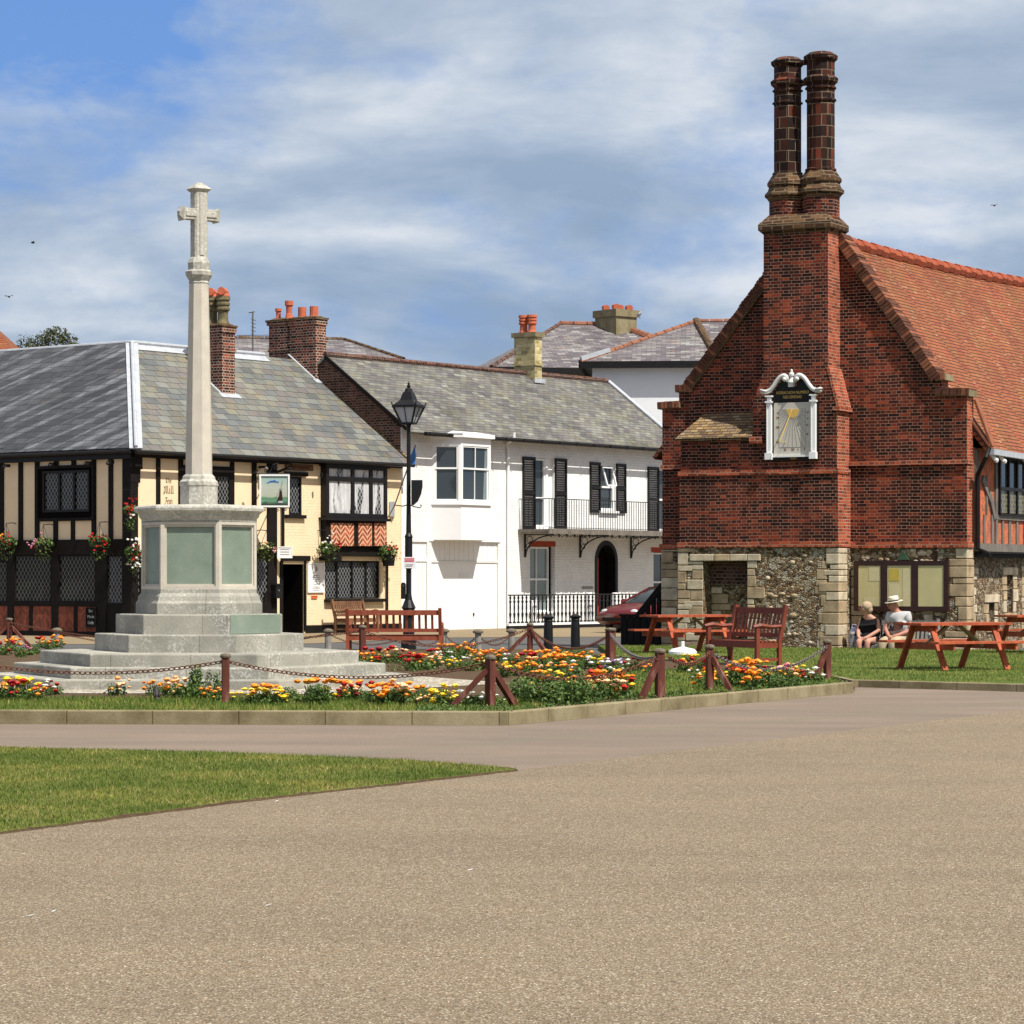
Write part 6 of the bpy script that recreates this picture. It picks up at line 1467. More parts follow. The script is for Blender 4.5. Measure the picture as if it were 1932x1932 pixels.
# ------------------------------------------------------------------ outside stair at the left of the hall
st = thing('outside_stair', HF.M @ Matrix.Translation((hx(1158), 0, 0)), 'dark boarded timber stair with a sloping handrail against the left corner of the hall', 'stair')
L_ = -hx(1158)-.02
mb = MB(); y_ = .35; zt_ = HF.p(1200, 1163, -y_)[1]
mb.box(0, L_, y_+.02, y_+1.1, -.05, zt_-.02)
for i in range(int(L_/.16)): mb.box(i*.16+.008, i*.16+.15, y_, y_+.02, -.05, zt_)
mb.box(-.02, L_, y_-.02, y_+.04, zt_, zt_+.05); mb.build('boarding', M['blackwood'], st)
mb = MB(); a = HF.p(1203, 1163, -y_); b = HF.p(1251, 1103, -y_); ox = hx(1158)
mb.bar((a[0]-ox, y_, a[1]), (b[0]-ox, y_, b[1]), .08, .13); mb.build('handrail', M['blackwood'], st)
for px in (1222, 1233, 1243):
    x = HF.x(px, -y_)-ox; zz = HF.p(px, 1163-(px-1203)*1.25, -y_)[1]; mb = MB(); mb.box(x-.04, x+.04, y_-.03, y_+.05, zt_+.05, zz); mb.build('post', M['blackwood'], st)
for i in range(2): mb = MB(); mb.box(.75+i*.2, L_, y_+.5, y_+1.05, zt_, zt_+.13*(i+1)); mb.build('tread', M['blackwood'], st)
# ------------------------------------------------------------------ street lamp
lp = G(771, 1229); t = thing('street_lamp', TR((lp.x, lp.y, 0)), 'tall black victorian street lamp standing behind the long red bench', 'street lamp')
k = lp.y/F; zz = lambda py: H+(YH-py)*k
mb = MB(); mb.lathe([(.16, 0), (.16, .25), (.12, .32), (.115, zz(1162)), (.17, zz(1158)), (.12, zz(1150)), (.15, zz(1147)), (.08, zz(1132)), (.055, zz(1120)), (.055, zz(1070))], 12); mb.lathe([(.075, zz(1073)), (.08, zz(1050)), (.078, zz(1016)), (.085, zz(1012)), (.055, zz(1006)), (.045, zz(950)), (.04, zz(806)), (.055, zz(802)), (.06, zz(797)), (.04, zz(795))], 12)
mb.build('post', M['iron'], t, smooth=False)
lz0, lz1 = zz(799), zz(767); w0, w1 = .12, .255
mb = MB(Matrix.Rotation(radians(-20), 4, 'Z'))
for sx1, sy1 in ((-1,-1), (1,-1), (1,1), (-1,1)): mb.bar((sx1*w0, sy1*w0, lz0), (sx1*w1, sy1*w1, lz1), .03, .03)
for i, (a, b) in enumerate((((-1,-1), (1,-1)), ((1,-1), (1,1)), ((1,1), (-1,1)), ((-1,1), (-1,-1)))):
    mb.bar((a[0]*w1, a[1]*w1, lz1), (b[0]*w1, b[1]*w1, lz1), .045, .05); mb.bar((a[0]*w0, a[1]*w0, lz0), (b[0]*w0, b[1]*w0, lz0), .03, .04)
    m0 = ((a[0]+b[0])/2, (a[1]+b[1])/2); mb.bar((m0[0]*w0, m0[1]*w0, lz0), (m0[0]*w1, m0[1]*w1, lz1), .012, .012)
for a in ((-1,-1), (1,-1), (1,1), (-1,1)): mb.bar((a[0]*w1, a[1]*w1, lz1), (a[0]*w1*1.1, a[1]*w1*1.1, lz1+.09), .02, .02)
lan = mb.build('lantern_frame', M['iron'], t)
mb = MB(Matrix.Rotation(radians(-20), 4, 'Z'))
mb.frus((-w0*.93, w0*.93, -w0*.93, w0*.93), lz0+.01, (-w1*.93, w1*.93, -w1*.93, w1*.93), lz1-.01); mb.build('lantern_glass', M['lampglass'], lan)
mb = MB(Matrix.Rotation(radians(-20), 4, 'Z')); zr1, zr2 = zz(757), zz(747)
prev = (w1*1.04, lz1+.02)
for (w_, z_) in ((w1*.78, zz(760)), (w1*.55, zz(755)), (.115, zz(747)), (.09, zz(740))): mb.frus((-prev[0], prev[0], -prev[0], prev[0]), prev[1], (-w_, w_, -w_, w_), z_); prev = (w_, z_)
mb.M = None; mb.lathe([(.095, zz(741)), (.075, zz(734)), (.03, zz(731)), (.045, zz(728)), (.02, zz(726)), (.03, zz(724)), (.005, zz(720))], 10); mb.build('lantern_roof', M['iron'], t)
mb = MB(); pts = [(.06, zz(906)), (.29, zz(906)), (.29, zz(918)), (.26, zz(932)), (.19, zz(946)), (.10, zz(953)), (.06, zz(953))]
mb.prism(pts[::-1], -.14, .14); mb.tube([(-.28, 0, zz(953)), (-.12, 0, zz(955)), (0, 0, zz(952)), (.12, 0, zz(956)), (.24, 0, zz(958)), (.27, 0, zz(954)), (.24, 0, zz(952))], .012, 5); mb.build('bracket_planter', M['iron'], t)
ps = thing('pole_notice', TR((lp.x+.02, lp.y-.09, zz(1061.5))), 'small white and red notice strapped to the lamp post', 'notice')
mb = MB(); mb.box(-.13, .13, -.01, .01, -10.5*k, 10.5*k); mb.build('plate', M['whiteplastic'], ps)
mb = MB(); 
for i, z_ in enumerate((.075, .045, .015)): mb.box(-.10, .10, -.014, -.01, z_, z_+.018)
mb.build('red_print', M['signred'], ps); mb = MB(); mb.box(-.08, .08, -.014, -.01, -.05, -.035); mb.box(-.09, .06, -.014, -.01, -.08, -.066); mb.build('grey_print', M['ink'], ps)
bb = thing('litter_box', TR((lp.x-.11, lp.y, zz(1130))), 'small black round-topped dispenser box strapped to the left of the lamp post', 'box')
mb = MB(); n_ = [(-.05, 0), (.05, 0), (.05, 27*k), (.03, 31*k), (-.03, 31*k), (-.05, 27*k)]; mb.prism(n_, -.12, .06); mb.build('case', M['black'], bb, bevel=.01); mb = MB(); mb.box(-.012, .012, -.125, -.12, 24*k, 26*k); mb.build('lock', M['galv'], bb)
# ------------------------------------------------------------------ benches
def bench(name, Mx, Lb, m, label, hb=.90, hs=.42, nsl=12, arm=.62, group=None):
    t = thing(name, Mx, label, 'bench', group); w_ = Lb/2
    mb = MB()
    for i in range(5): mb.box(-w_+.04, w_-.04, -.42+i*.085, -.355+i*.085, hs-.025+.0*i, hs)
    mb.box(-w_+.06, w_-.06, -.43, -.40, hs-.11, hs-.027); mb.box(-w_+.06, w_-.06, .0, .03, hs-.11, hs-.027); mb.build('seat', m, t)
    mb = MB(); rk = .13/(hb-hs)
    ty = lambda z: .02+(z-hs)*rk
    mb.bar((-w_+.06, ty(hb-.07), hb-.07), (w_-.06, ty(hb-.07), hb-.07), .035, .10); mb.bar((-w_+.06, ty(hs+.09), hs+.09), (w_-.06, ty(hs+.09), hs+.09), .035, .07)
    for i in range(nsl): x = -w_+.12+(Lb-.24)*(i+.5)/nsl; mb.bar((x, ty(hs+.12), hs+.12), (x, ty(hb-.11), hb-.11), .048, .018, (0, 1, 0))
    mb.build('backrest', m, t)
    for s in (-1, 1):
        x = s*(w_-.03)
        mb = MB(); mb.bar((x, .02, 0), (x, .02, hs), .065, .065, (0, 1, 0)); mb.bar((x, .02, hs-.01), (x, ty(hb+.02), hb+.02), .065, .065, (0, 1, 0)); mb.build('leg', m, t)
        mb = MB(); mb.bar((x, -.42, 0), (x, -.42, arm-.03), .065, .065, (0, 1, 0)); mb.build('leg', m, t)
        mb = MB(); mb.tube([(x, ty(arm), arm), (x, -.15, arm-.012), (x, -.35, arm+.012), (x, -.50, arm-.01)], [.034, .036, .045, .03], 6); mb.bar((x, -.42, .12), (x, .02, .12), .03, .05); mb.bar((x, -.42, hs-.07), (x, .02, hs-.07), .03, .08); mb.build('armrest', m, t)
    return t
q = G(743, 1227, .115); bench('park_bench', TR((q.x, q.y+.1, .0), pi+radians(-3)), 1.9, M['redwood'], 'long bright red-brown slatted bench seen from behind in front of the lamp post', hb=.93, nsl=13)
q = G(1428, 1253, .1); bench('park_bench', TR((3.98, 46.3, .1), atan2(-.85, .50)), 1.45, M['brownwood'], 'dark red-brown armchair-style bench standing side-on on the hall lawn', hb=.98, nsl=11, arm=.66)
q = G(668, 1212); bench('park_bench', RF.M @ Matrix.Translation((RF.x(660, .5), -.55, 0)), 1.35, M['teak'], 'weathered brown bench with a low slatted back against the inn wall', hb=.92, nsl=14)
bq = HF.M @ Matrix.Translation(((hx(1617, .3)+hx(1768, .3))/2, -.26, 0))
bench('park_bench', bq, hx(1768, .3)-hx(1617, .3), M['greywood'], 'silvered grey bench carrying the seated couple under the notice board', hb=.92, hs=.40, nsl=16)
# ------------------------------------------------------------------ picnic tables
def picnic(Mx, label, L_=1.75):
    t = thing('picnic_table', Mx, label, 'picnic table', 'orange-red picnic tables on the hall lawn'); w_ = L_/2
    mb = MB()
    for i in range(5): mb.box(-w_, w_, -.37+i*.15, -.235+i*.15, .70, .74)
    mb.build('table_top', M['picnic'], t)
    for s in (-1, 1):
        mb = MB()
        for i in (0, 1): mb.box(-w_, w_, s*.70-.13+i*.135, s*.70-.005+i*.135, .42, .455)
        mb.build('seat', M['picnic'], t)
    for s in (-1, 1):
        x = s*(w_-.28)
        mb = MB(); mb.bar((x, -.24, .70), (x, -.62, 0), .04, .10, (1, 0, 0)); mb.bar((x, .24, .70), (x, .62, 0), .04, .10, (1, 0, 0)); mb.box(x+.021, x+.06, -.80, .80, .32, .42); mb.box(x+.021, x+.06, -.33, .33, .60, .70); mb.build('leg_frame', M['picnic'], t)
        mb = MB(); mb.bar((x-s*.03, 0, .36), (s*.12, 0, .69), .04, .07, (0, 1, 0)); mb.build('brace', M['rawwood'], t)
    return t
PA = atan2(.45, .89)
picnic(TR((7.0, 44.55, .1), PA), 'nearest orange-red picnic table with crossed legs at the right of the lawn')
picnic(TR((3.42, 54.6, .09), PA), 'orange-red picnic table at the left behind the side-on bench', 1.75)
picnic(TR((10.35, 54.5, .09), PA), 'picnic table cut off by the right edge, behind the nearest one', 1.9)
# ------------------------------------------------------------------ posts, chains, bollards
def post(px, py, h, label, braces=(), rz=0, dia=.088, z=.115):
    p = G(px, py, z); t = thing('timber_post', TR((p.x, p.y, z-.02)), label, 'post', 'red-brown timber chain posts around the garden')
    mb = MB(Matrix.Rotation(rz, 4, 'Z')); r = dia/2; mb.box(-r, r, -r, r, 0, h-.03); mb.build('shaft', M['post'], t, bevel=.008)
    mb = MB(Matrix.Rotation(rz, 4, 'Z')); mb.lathe([(r*.95, h-.05), (r*1.45, h-.035), (r*1.5, h-.015), (r*1.2, h+.005), (r*.3, h+.012)], 10); mb.build('cap', M['postcap'], t)
    for a, ln in braces:
        d_ = Vector((cos(a), sin(a), 0)); mb = MB(); mb.bar(Vector((0, 0, h*.74))+d_*r*.8, d_*ln+Vector((0, 0, .0)), .07, .06, (0, 0, 1)); mb.build('brace', M['post'], t)
    return p+Vector((0, 0, h*.83))
def chain(a, b, sag, label, m='rust', link=.075, group='chains slung between the timber posts', r=.0065):
    mb = MB(); n = 40; a = Vector(a); b = Vector(b)
    pts = [a.lerp(b, i/n)+Vector((0, 0, -sag*4*(i/n)*(1-i/n))) for i in range(n+1)]
    L = [0]
    for i in range(n): L.append(L[-1]+(pts[i+1]-pts[i]).length)
    def at(s):
        for i in range(n):
            if L[i+1] >= s: return pts[i].lerp(pts[i+1], (s-L[i])/max(L[i+1]-L[i], 1e-6))
        return pts[-1]
    k = int(L[-1]/(link*.78)); 
    for i in range(k):
        s0 = L[-1]*i/k; s1 = min(L[-1], s0+link); p = at(s0); q = at(s1); d = (q-p).normalized(); sd = d.cross(Vector((0, 0, 1))).normalized(); up = sd.cross(d)
        w = (sd*.7+up*.7) if i % 2 else (sd*.7-up*.7); c = (p+q)/2; hl = link/2; hw_ = link*.3
        mb.tube([c+d*(cos(t)*hl)+w*(sin(t)*hw_) for t in [2*pi*j/8 for j in range(8)]], r, 4, closed=True)
    o = mb.build('chain', M[m]); tag(o, label, 'chain', group); return o
P0 = post(-78, 1329, .6, 'flat-capped timber post at the left end of the front chain')
P2 = post(425.5, 1328, .585, 'slim rusty-topped post without braces in front of the memorial steps', rz=.2, dia=.085)
P3 = post(925, 1337, .60, 'braced post on the blunt corner of the kerb, nearest to the camera', [(radians(176), .46), (radians(42), .40)], rz=radians(45))
P6 = post(1245, 1317, .60, 'peeling post with one leaning brace on its left, right of the corner post', [(radians(218), .30)], rz=radians(20), dia=.10)
P7 = post(1339, 1304, .60, 'post with one brace on its right in front of the side-on bench', [(radians(-25), .3)], rz=.3, dia=.09)
P8 = post(1561, 1283, .58, 'braced post at the right-hand end of the flower garden kerb', [(radians(222), .28), (radians(80), .4)], rz=.4)
P5 = post(1152, 1258, .64, 'stout unbraced post between the black bollards and the picnic tables', rz=.6, dia=.125)
P4 = post(1000, 1240, .63, 'braced post in front of the white house railing', [(radians(190), .52), (radians(-30), .42)], rz=.2)
P1 = post(17.5, 1222, .62, 'weathered braced post at the far left of the garden', [(radians(185), .5), (radians(-10), .5)], rz=.3, dia=.10)
P9 = post(684, 1246, .62, 'plain post standing against the left end of the long red bench', rz=.4, dia=.10)
chain(P0, P2, .14, 'rusty chain hanging left of the slim post before the memorial steps')
chain(P2, P3, .17, 'rusty chain between the slim post and the braced corner post')
chain(P3, P6, .22, 'rusty chain running right from the braced corner post over the flowers')
chain(P7, P8, .28, 'chain drooping between the bench-side post and the end post', 'galv')
chain(P6+Vector((.1, 0, 0)), P7, .12, 'short chain between the peeling post and the bench-side post')
chain(P5, P6, .16, 'bright galvanised chain down to the peeling post', 'galv')
chain(P4, P5, .3, 'chain sagging in front of the black bollards')
chain(P1, P9, .3, 'long chain behind the memorial steps')
chain(P9, P4, .3, 'chain behind the flower bed from the red bench to the braced post')
P10 = P8+Vector((1.4, 9, 0))
def stub(px, py, label, first=[None]):
    p = G(px, py)
    if first[0] is None:
        t = thing('grey_post', TR((p.x, p.y, 0)), label, 'post', 'short grey posts along the pavement')
        mb = MB(); mb.lathe([(.075, 0), (.07, .36)], 10); mb.build('shaft', M['greypost'], t)
        mb = MB(); mb.lathe([(.08, .35), (.12, .37), (.12, .40), (.08, .43), (.02, .445)], 12); mb.build('cap', M['postcap'], t); first[0] = t
    else: dup(first[0], TR((p.x, p.y, 0), .3), label)
    return p+Vector((0, 0, .33))
sp_ = [stub(107.5, 1222, 'short grey post by the chalkboard at the left'), stub(619, 1224, 'short grey post right of the memorial steps near the brown bench'), stub(773, 1225, 'short grey post half hidden under the red bench'), stub(838, 1224, 'short grey post at the right end of the red bench'), stub(902, 1226, 'middle grey post before the white garage door'), stub(965, 1224, 'grey post just left of the braced post by the white railing')]
for i in (0, 1, 2, 3, 4): chain(sp_[i], sp_[i+1], .24 if i else .35, 'thin rusty chain on the grey posts, span '+['left of the memorial', 'behind the red bench left half', 'behind the red bench right half', 'before the garage door', 'right of the garage door'][i], group='chains on the short grey posts', link=.06)
bp = None
for px, py, lb_ in ((1034.5, 1231, 'left black iron bollard on the edge of the road'), (1085.5, 1228, 'right black iron bollard next to the picnic lawn')):
    p = G(px, py)
    if bp is None:
        bp = thing('bollard', TR((p.x, p.y, 0)), lb_, 'bollard', 'pair of black bollards'); mb = MB(); mb.lathe([(.10, 0), (.095, .5), (.085, .66)], 14); mb.build('shaft', M['iron'], bp)
        mb = MB(); mb.lathe([(.085, .64), (.10, .66), (.085, .68), (.12, .72), (.125, .735), (.09, .75), (.06, .775), (.02, .785)], 14); mb.build('cap', M['iron'], bp)
    else: dup(bp, TR((p.x, p.y, 0)), lb_)
# umbrella foot
q = G(1289.5, 1235, .1); t = thing('parasol_base', TR((q.x, q.y+.25, .1)), 'white round parasol foot on the grass left of the side-on bench', 'parasol base')
mb = MB(); mb.lathe([(.27, 0), (.27, .05), (.22, .10), (.08, .13), (.06, .14)], 24); mb.build('foot', M['whiteplastic'], t, smooth=False); mb = MB(); mb.lathe([(.035, .13), (.035, .24), (.03, .245)], 12); mb.build('socket', M['whiteplastic'], t)
# ------------------------------------------------------------------ flowers
random.seed(5)
PLT = {}
def plant_src(kind, seed):
    key = (kind, seed)
    if key in PLT: return PLT[key]
    random.seed(hash(kind) % 97*0+seed*13+len(kind))
    cols = {'orange': [('orange', 8)], 'yellow': [('yellow', 8)], 'red': [('red', 9)], 'white': [('white', 6)], 'peach': [('peach', 9), ('orange', 3)], 'mixed': [('orange', 5), ('red', 3), ('yellow', 1)], 'pink': [('pink', 7)], 'purple': [('purple', 9)], 'green': [], 'tall': []}[kind]
    mb = MB(); mb.leaves((0, 0, .06), (.16, .15, .08), 190, .045, shell=.1) if kind != 'green' else mb.leaves((0, 0, .10), (.17, .16, .14), 620, .038, shell=.1)
    for _ in range(14): a = random.uniform(0, 6.3); r = random.uniform(.02, .13); mb.tube([(cos(a)*r*.3, sin(a)*r*.3, 0), (cos(a)*r, sin(a)*r, .16)], .004, 3)
    if kind == 'tall':
        for _ in range(5): x, y = random.gauss(0, .06), random.gauss(0, .06); mb.leaves((x, y, .17), (.035, .035, .17), 70, .035, shell=0)
    fo = mb.build('foliage', M['leaf']); bl = []
    for c, n in cols:
        mb = MB()
        for _ in range(n):
            a = random.uniform(0, 6.3); r = .19*sqrt(random.random()); z = .10+random.uniform(0, .15)-r*.2; s = random.uniform(.022, .045)
            # ruffled head: a low dome and a ring of petals
            cx_, cy_ = cos(a)*r, sin(a)*r; mb.ball((cx_, cy_, z), s, 7, 4, sz=.65)
            for j in range(6): t = 2*pi*j/6+a; p = Vector((cx_+cos(t)*s*.95, cy_+sin(t)*s*.95, z+random.uniform(-.004, .008))); d = Vector((cos(t), sin(t), .3))*s*.45; e = Vector((-sin(t), cos(t), 0))*s*.45; mb.face(p-d-e, p+d-e, p+d+e, p-d+e)
        bl.append(mb.build('blooms', M['fl_'+c]))
    PLT[key] = (fo, bl); 
    for o in [fo]+bl: COL.objects.unlink(o)
    return PLT[key]
LBL = {'orange': 'clump of orange marigolds in the memorial garden', 'yellow': 'clump of yellow flowers in the memorial garden', 'red': 'clump of deep red flowers in the memorial garden', 'white': 'clump of small white flowers in the memorial garden',
       'peach': 'clump of peach and orange antirrhinums in the memorial garden', 'mixed': 'clump of mixed red, orange and yellow flowers in the memorial garden', 'pink': 'clump of pink flowers in the memorial garden', 'purple': 'clump of lilac flowers in the memorial garden', 'green': 'feathery green bushy plant in the memorial garden', 'tall': 'dark spiky upright plant in the memorial garden'}
npl = [0]
def plant(x, y, kind, s=1.0, z=.115):
    fo, bl = plant_src(kind, random.randint(0, 2)); st = random.getstate()
    t = thing('flowering_plant', Matrix.Translation((x, y, z)) @ Matrix.Rotation(random.uniform(0, 6.3), 4, 'Z') @ Matrix.Diagonal((s, s, s*random.uniform(.9, 1.15), 1)), LBL[kind], 'plant', 'garden plants: '+LBL[kind])
    for o in [fo]+bl: c = o.copy(); COL.objects.link(c); c.parent = t
    npl[0] += 1
rsk = random.Random(77)
def P_(px, py, kind, s=1.0):
    if kind in ('white', 'red', 'pink', 'purple') and rsk.random() < .30: return
    if kind in ('yellow', 'mixed', 'peach') and rsk.random() < .15: return
    if kind in ('red', 'mixed', 'yellow', 'white') and 900 < px < 1240 and rsk.random() < .25: kind = 'orange'
    if kind == 'green': s *= .8
    p = G(px, py, .115); plant(p.x, p.y, kind, s*.9)
# read off the photograph: (x, y of the foot, kind, size)
for a in [(12, 1322, 'red', 1.3), (35, 1318, 'yellow', 1.2), (55, 1318, 'yellow', 1.1), (65, 1322, 'mixed', .9), (5, 1322, 'yellow', 1), (85, 1312, 'white', .8), (105, 1310, 'red', .8), (218, 1312, 'peach', 1.0), (232, 1316, 'peach', .7),
          (290, 1312, 'orange', .9), (318, 1316, 'peach', 1.1), (340, 1318, 'peach', 1.2), (360, 1320, 'tall', 1.2), (372, 1318, 'tall', 1.3), (390, 1320, 'orange', .7), (408, 1320, 'tall', 1.1), (414, 1324, 'orange', .7),
          (440, 1326, 'yellow', .6), (462, 1326, 'yellow', 1.3), (475, 1328, 'yellow', 1.0), (500, 1330, 'orange', 1.1), (515, 1330, 'yellow', 1.1), (530, 1330, 'yellow', .7), (545, 1324, 'green', 1.0), (592, 1328, 'orange', 1.5), (602, 1330, 'green', 1.4), (618, 1326, 'yellow', .7), (632, 1322, 'red', .7), (652, 1322, 'peach', 1.0), (662, 1318, 'orange', 1.2), (676, 1322, 'red', 1.0), (690, 1326, 'green', .9),
          (708, 1330, 'red', 1.0), (722, 1330, 'orange', 1.2), (740, 1330, 'orange', 1.3), (755, 1330, 'peach', 1.3), (770, 1328, 'orange', 1.3), (786, 1330, 'peach', 1.0), (800, 1318, 'green', .7), (828, 1332, 'yellow', 1.2), (842, 1334, 'yellow', 1.0), (812, 1334, 'red', .6), (868, 1334, 'white', .9), (890, 1336, 'white', 1.0), (905, 1328, 'white', .8), (955, 1336, 'pink', .7), (940, 1332, 'white', .7),
          (985, 1322, 'green', 1.5), (1010, 1328, 'green', 1.5), (1030, 1325, 'orange', 1.1), (1040, 1330, 'green', 1.4), (1065, 1326, 'green', 1.6), (1090, 1328, 'green', 1.6), (1115, 1322, 'green', 1.5), (1140, 1318, 'peach', 1.4), (1160, 1316, 'mixed', 1.5), (1180, 1312, 'peach', 1.3), (1000, 1306, 'green', 1.2), (1020, 1290, 'yellow', 1.0), (1045, 1295, 'yellow', 1.2), (1090, 1290, 'peach', 1.1), (1100, 1304, 'orange', 1.0), (1120, 1300, 'red', 1.3), (1135, 1300, 'red', 1.3), (1150, 1296, 'mixed', 1.2), (1075, 1302, 'yellow', 1.0), (1180, 1300, 'orange', .9),
          (950, 1278, 'yellow', 1.1), (965, 1275, 'red', 1.0), (985, 1272, 'yellow', .8), (1000, 1276, 'orange', 1.0), (1020, 1270, 'peach', 1.2), (1040, 1268, 'orange', 1.3), (1000, 1262, 'red', 1.2), (1015, 1258, 'red', 1.2), (985, 1258, 'red', 1.0), (970, 1254, 'white', 1.0), (1040, 1256, 'orange', 1.3), (1058, 1262, 'orange', 1.3), (1070, 1268, 'peach', 1.2), (1085, 1272, 'white', 1.0), (1080, 1256, 'white', 1.2), (1100, 1262, 'white', 1.2), (1065, 1280, 'orange', 1.0), (1110, 1276, 'white', 1.2), (1125, 1272, 'white', 1.0), (1140, 1268, 'purple', 1.1), (1160, 1266, 'purple', 1.0), (1175, 1270, 'white', 1.0), (1195, 1268, 'red', 1.0), (1210, 1268, 'pink', 1.0), (1150, 1280, 'white', 1.1), (1170, 1284, 'green', .9), (1010, 1250, 'mixed', 1.1), (1030, 1246, 'white', .9),
          (1075, 1250, 'green', 1.3), (1100, 1250, 'green', 1.3), (1110, 1252, 'yellow', 1.3), (1120, 1256, 'yellow', 1.2), (1095, 1244, 'green', 1.2), (1060, 1246, 'green', 1.2), (1130, 1262, 'yellow', 1.0), (1225, 1272, 'red', .8),
          (680, 1258, 'orange', 1.1), (700, 1256, 'mixed', 1.0), (715, 1252, 'red', 1.4), (730, 1262, 'red', .9), (745, 1250, 'peach', 1.2), (755, 1244, 'red', 1.4), (770, 1252, 'red', 1.0), (790, 1256, 'orange', 1.0), (800, 1264, 'mixed', 1.2), (815, 1262, 'peach', 1.0), (780, 1266, 'red', 1.1), (820, 1246, 'red', .9), (840, 1238, 'orange', 1.2), (850, 1246, 'green', 1.3), (862, 1236, 'green', 1.3), (875, 1244, 'orange', 1.1), (885, 1234, 'orange', 1.1), (900, 1250, 'orange', 1.0), (835, 1252, 'white', 1.0), (868, 1262, 'white', .9), (905, 1262, 'peach', 1.0), (920, 1262, 'mixed', 1.2), (935, 1266, 'peach', 1.0), (825, 1256, 'green', 1.0), (855, 1264, 'yellow', .8), (842, 1268, 'white', .8), (885, 1266, 'green', 1.0), (925, 1252, 'red', .8), (940, 1248, 'white', 1.1), (915, 1248, 'orange', .9),
          (8, 1236, 'red', 1.2), (22, 1228, 'orange', 1.2), (10, 1252, 'mixed', 1.3), (5, 1270, 'red', 1.2), (32, 1228, 'peach', 1.2), (48, 1232, 'white', 1.0), (56, 1236, 'pink', 1.0), (40, 1240, 'green', 1.1), (65, 1234, 'green', 1.0), (82, 1222, 'red', 1.1), (95, 1224, 'orange', 1.2), (108, 1222, 'orange', 1.2), (-20, 1240, 'orange', 1.2), (-15, 1320, 'orange', 1.2), (-40, 1322, 'red', 1.1), (-60, 1250, 'red', 1.1),
          (1352, 1296, 'yellow', 1.0), (1330, 1298, 'orange', 1.0), (1372, 1280, 'pink', 1.0), (1385, 1296, 'red', 1.3), (1398, 1294, 'orange', 1.6), (1410, 1298, 'orange', 1.2), (1425, 1280, 'orange', 1.3), (1440, 1278, 'red', 1.0), (1430, 1298, 'orange', 1.1), (1440, 1290, 'yellow', 1.2), (1460, 1290, 'pink', 1.2), (1475, 1288, 'peach', 1.2), (1450, 1298, 'green', 1.3), (1480, 1294, 'white', 1.0), (1492, 1286, 'orange', 1.0), (1512, 1284, 'red', .9), (1505, 1276, 'yellow', .8), (1525, 1284, 'white', 1.1), (1535, 1288, 'white', 1.0), (1420, 1304, 'orange', .9), (1470, 1300, 'green', 1.1), (1500, 1296, 'green', .9), (1302, 1256, 'yellow', 1.0), (1300, 1270, 'orange', 1.0), (1288, 1270, 'red', .9), (1325, 1268, 'red', 1.1), (1330, 1258, 'white', .9), (1345, 1282, 'orange', .9), (1236, 1266, 'pink', .9), (1310, 1284, 'white', .7)]:
    P_(*a)
print('plants', npl[0])
# scattered little bedding behind the kerb
mb = MB(); rg = random.Random(4)
for _ in range(1500):
    u = rg.random(); p = kA.lerp(kB, .93+.07*u) if rg.random() < .55 else kB.lerp(kC, u); dpt = rg.uniform(.15, 2.1)*(1 if p.x > -.4 else .7)
    x, y = p.x-.15*0, p.y+dpt
    if inpoly(x, y, ring) and p.x < -.2 and dpt > 1.6: continue
    mb.leaves((x, y, .13), (.05, .05, .035), 7, .03, shell=0)
tag(mb.build('ground_cover', M['leaf']), 'low leafy ground cover between the bedding plants', 'ground cover', kind='stuff')
mb = MB()
for _ in range(1300):
    x, y = rg.uniform(-4, 2.4), rg.uniform(36, 52)
    if inpoly(x, y, ring) or not inpoly(x, y, GARD) or (y < 43 and x < .0): continue
    mb.leaves((x, y, .13), (.08, .08, .05), 8, .04, shell=0)
tag(mb.build('ground_cover', M['leaf']), 'low leafy ground cover behind the memorial shingle', 'ground cover', kind='stuff')
# ------------------------------------------------------------------ the couple on the bench
random.seed(9)
BX0 = (hx(1617, .3)+hx(1768, .3))/2
def person(cx_px, label, spec):
    x = hx(cx_px, .35); t = thing('person', HF.M @ Matrix.Translation((x, -.38, .0)) @ Matrix.Diagonal((1.07, 1.05, 1.04, 1)), label, 'person'); return t
def hand(c, d, n, m, t, up=(0, 0, 1)):
    return []
def limb_hand(v, e, r, wi, wrist, d, nrm):
    """palm, four unequal fingers and a thumb, appended to a skin skeleton at vertex wi"""
    d = Vector(d).normalized(); nrm = Vector(nrm).normalized(); s = d.cross(nrm).normalized(); w = Vector(wrist)
    pm = len(v); v.append(w+d*.05); r.append((.034, .020)); e.append((wi, pm))
    for i, ln in enumerate((.075, .085, .08, .062)):
        b = w+d*.085+s*(.024-.016*i); k = len(v); v += [b, b+d*ln*.5-nrm*.008, b+d*ln*.9-nrm*.03]; r += [.0095, .0085, .007]; e += [(pm, k), (k, k+1), (k+1, k+2)]
    k = len(v); v += [w+d*.04+s*.040, w+d*.075+s*.052-nrm*.012]; r += [.011, .009]; e += [(pm, k), (k, k+1)]
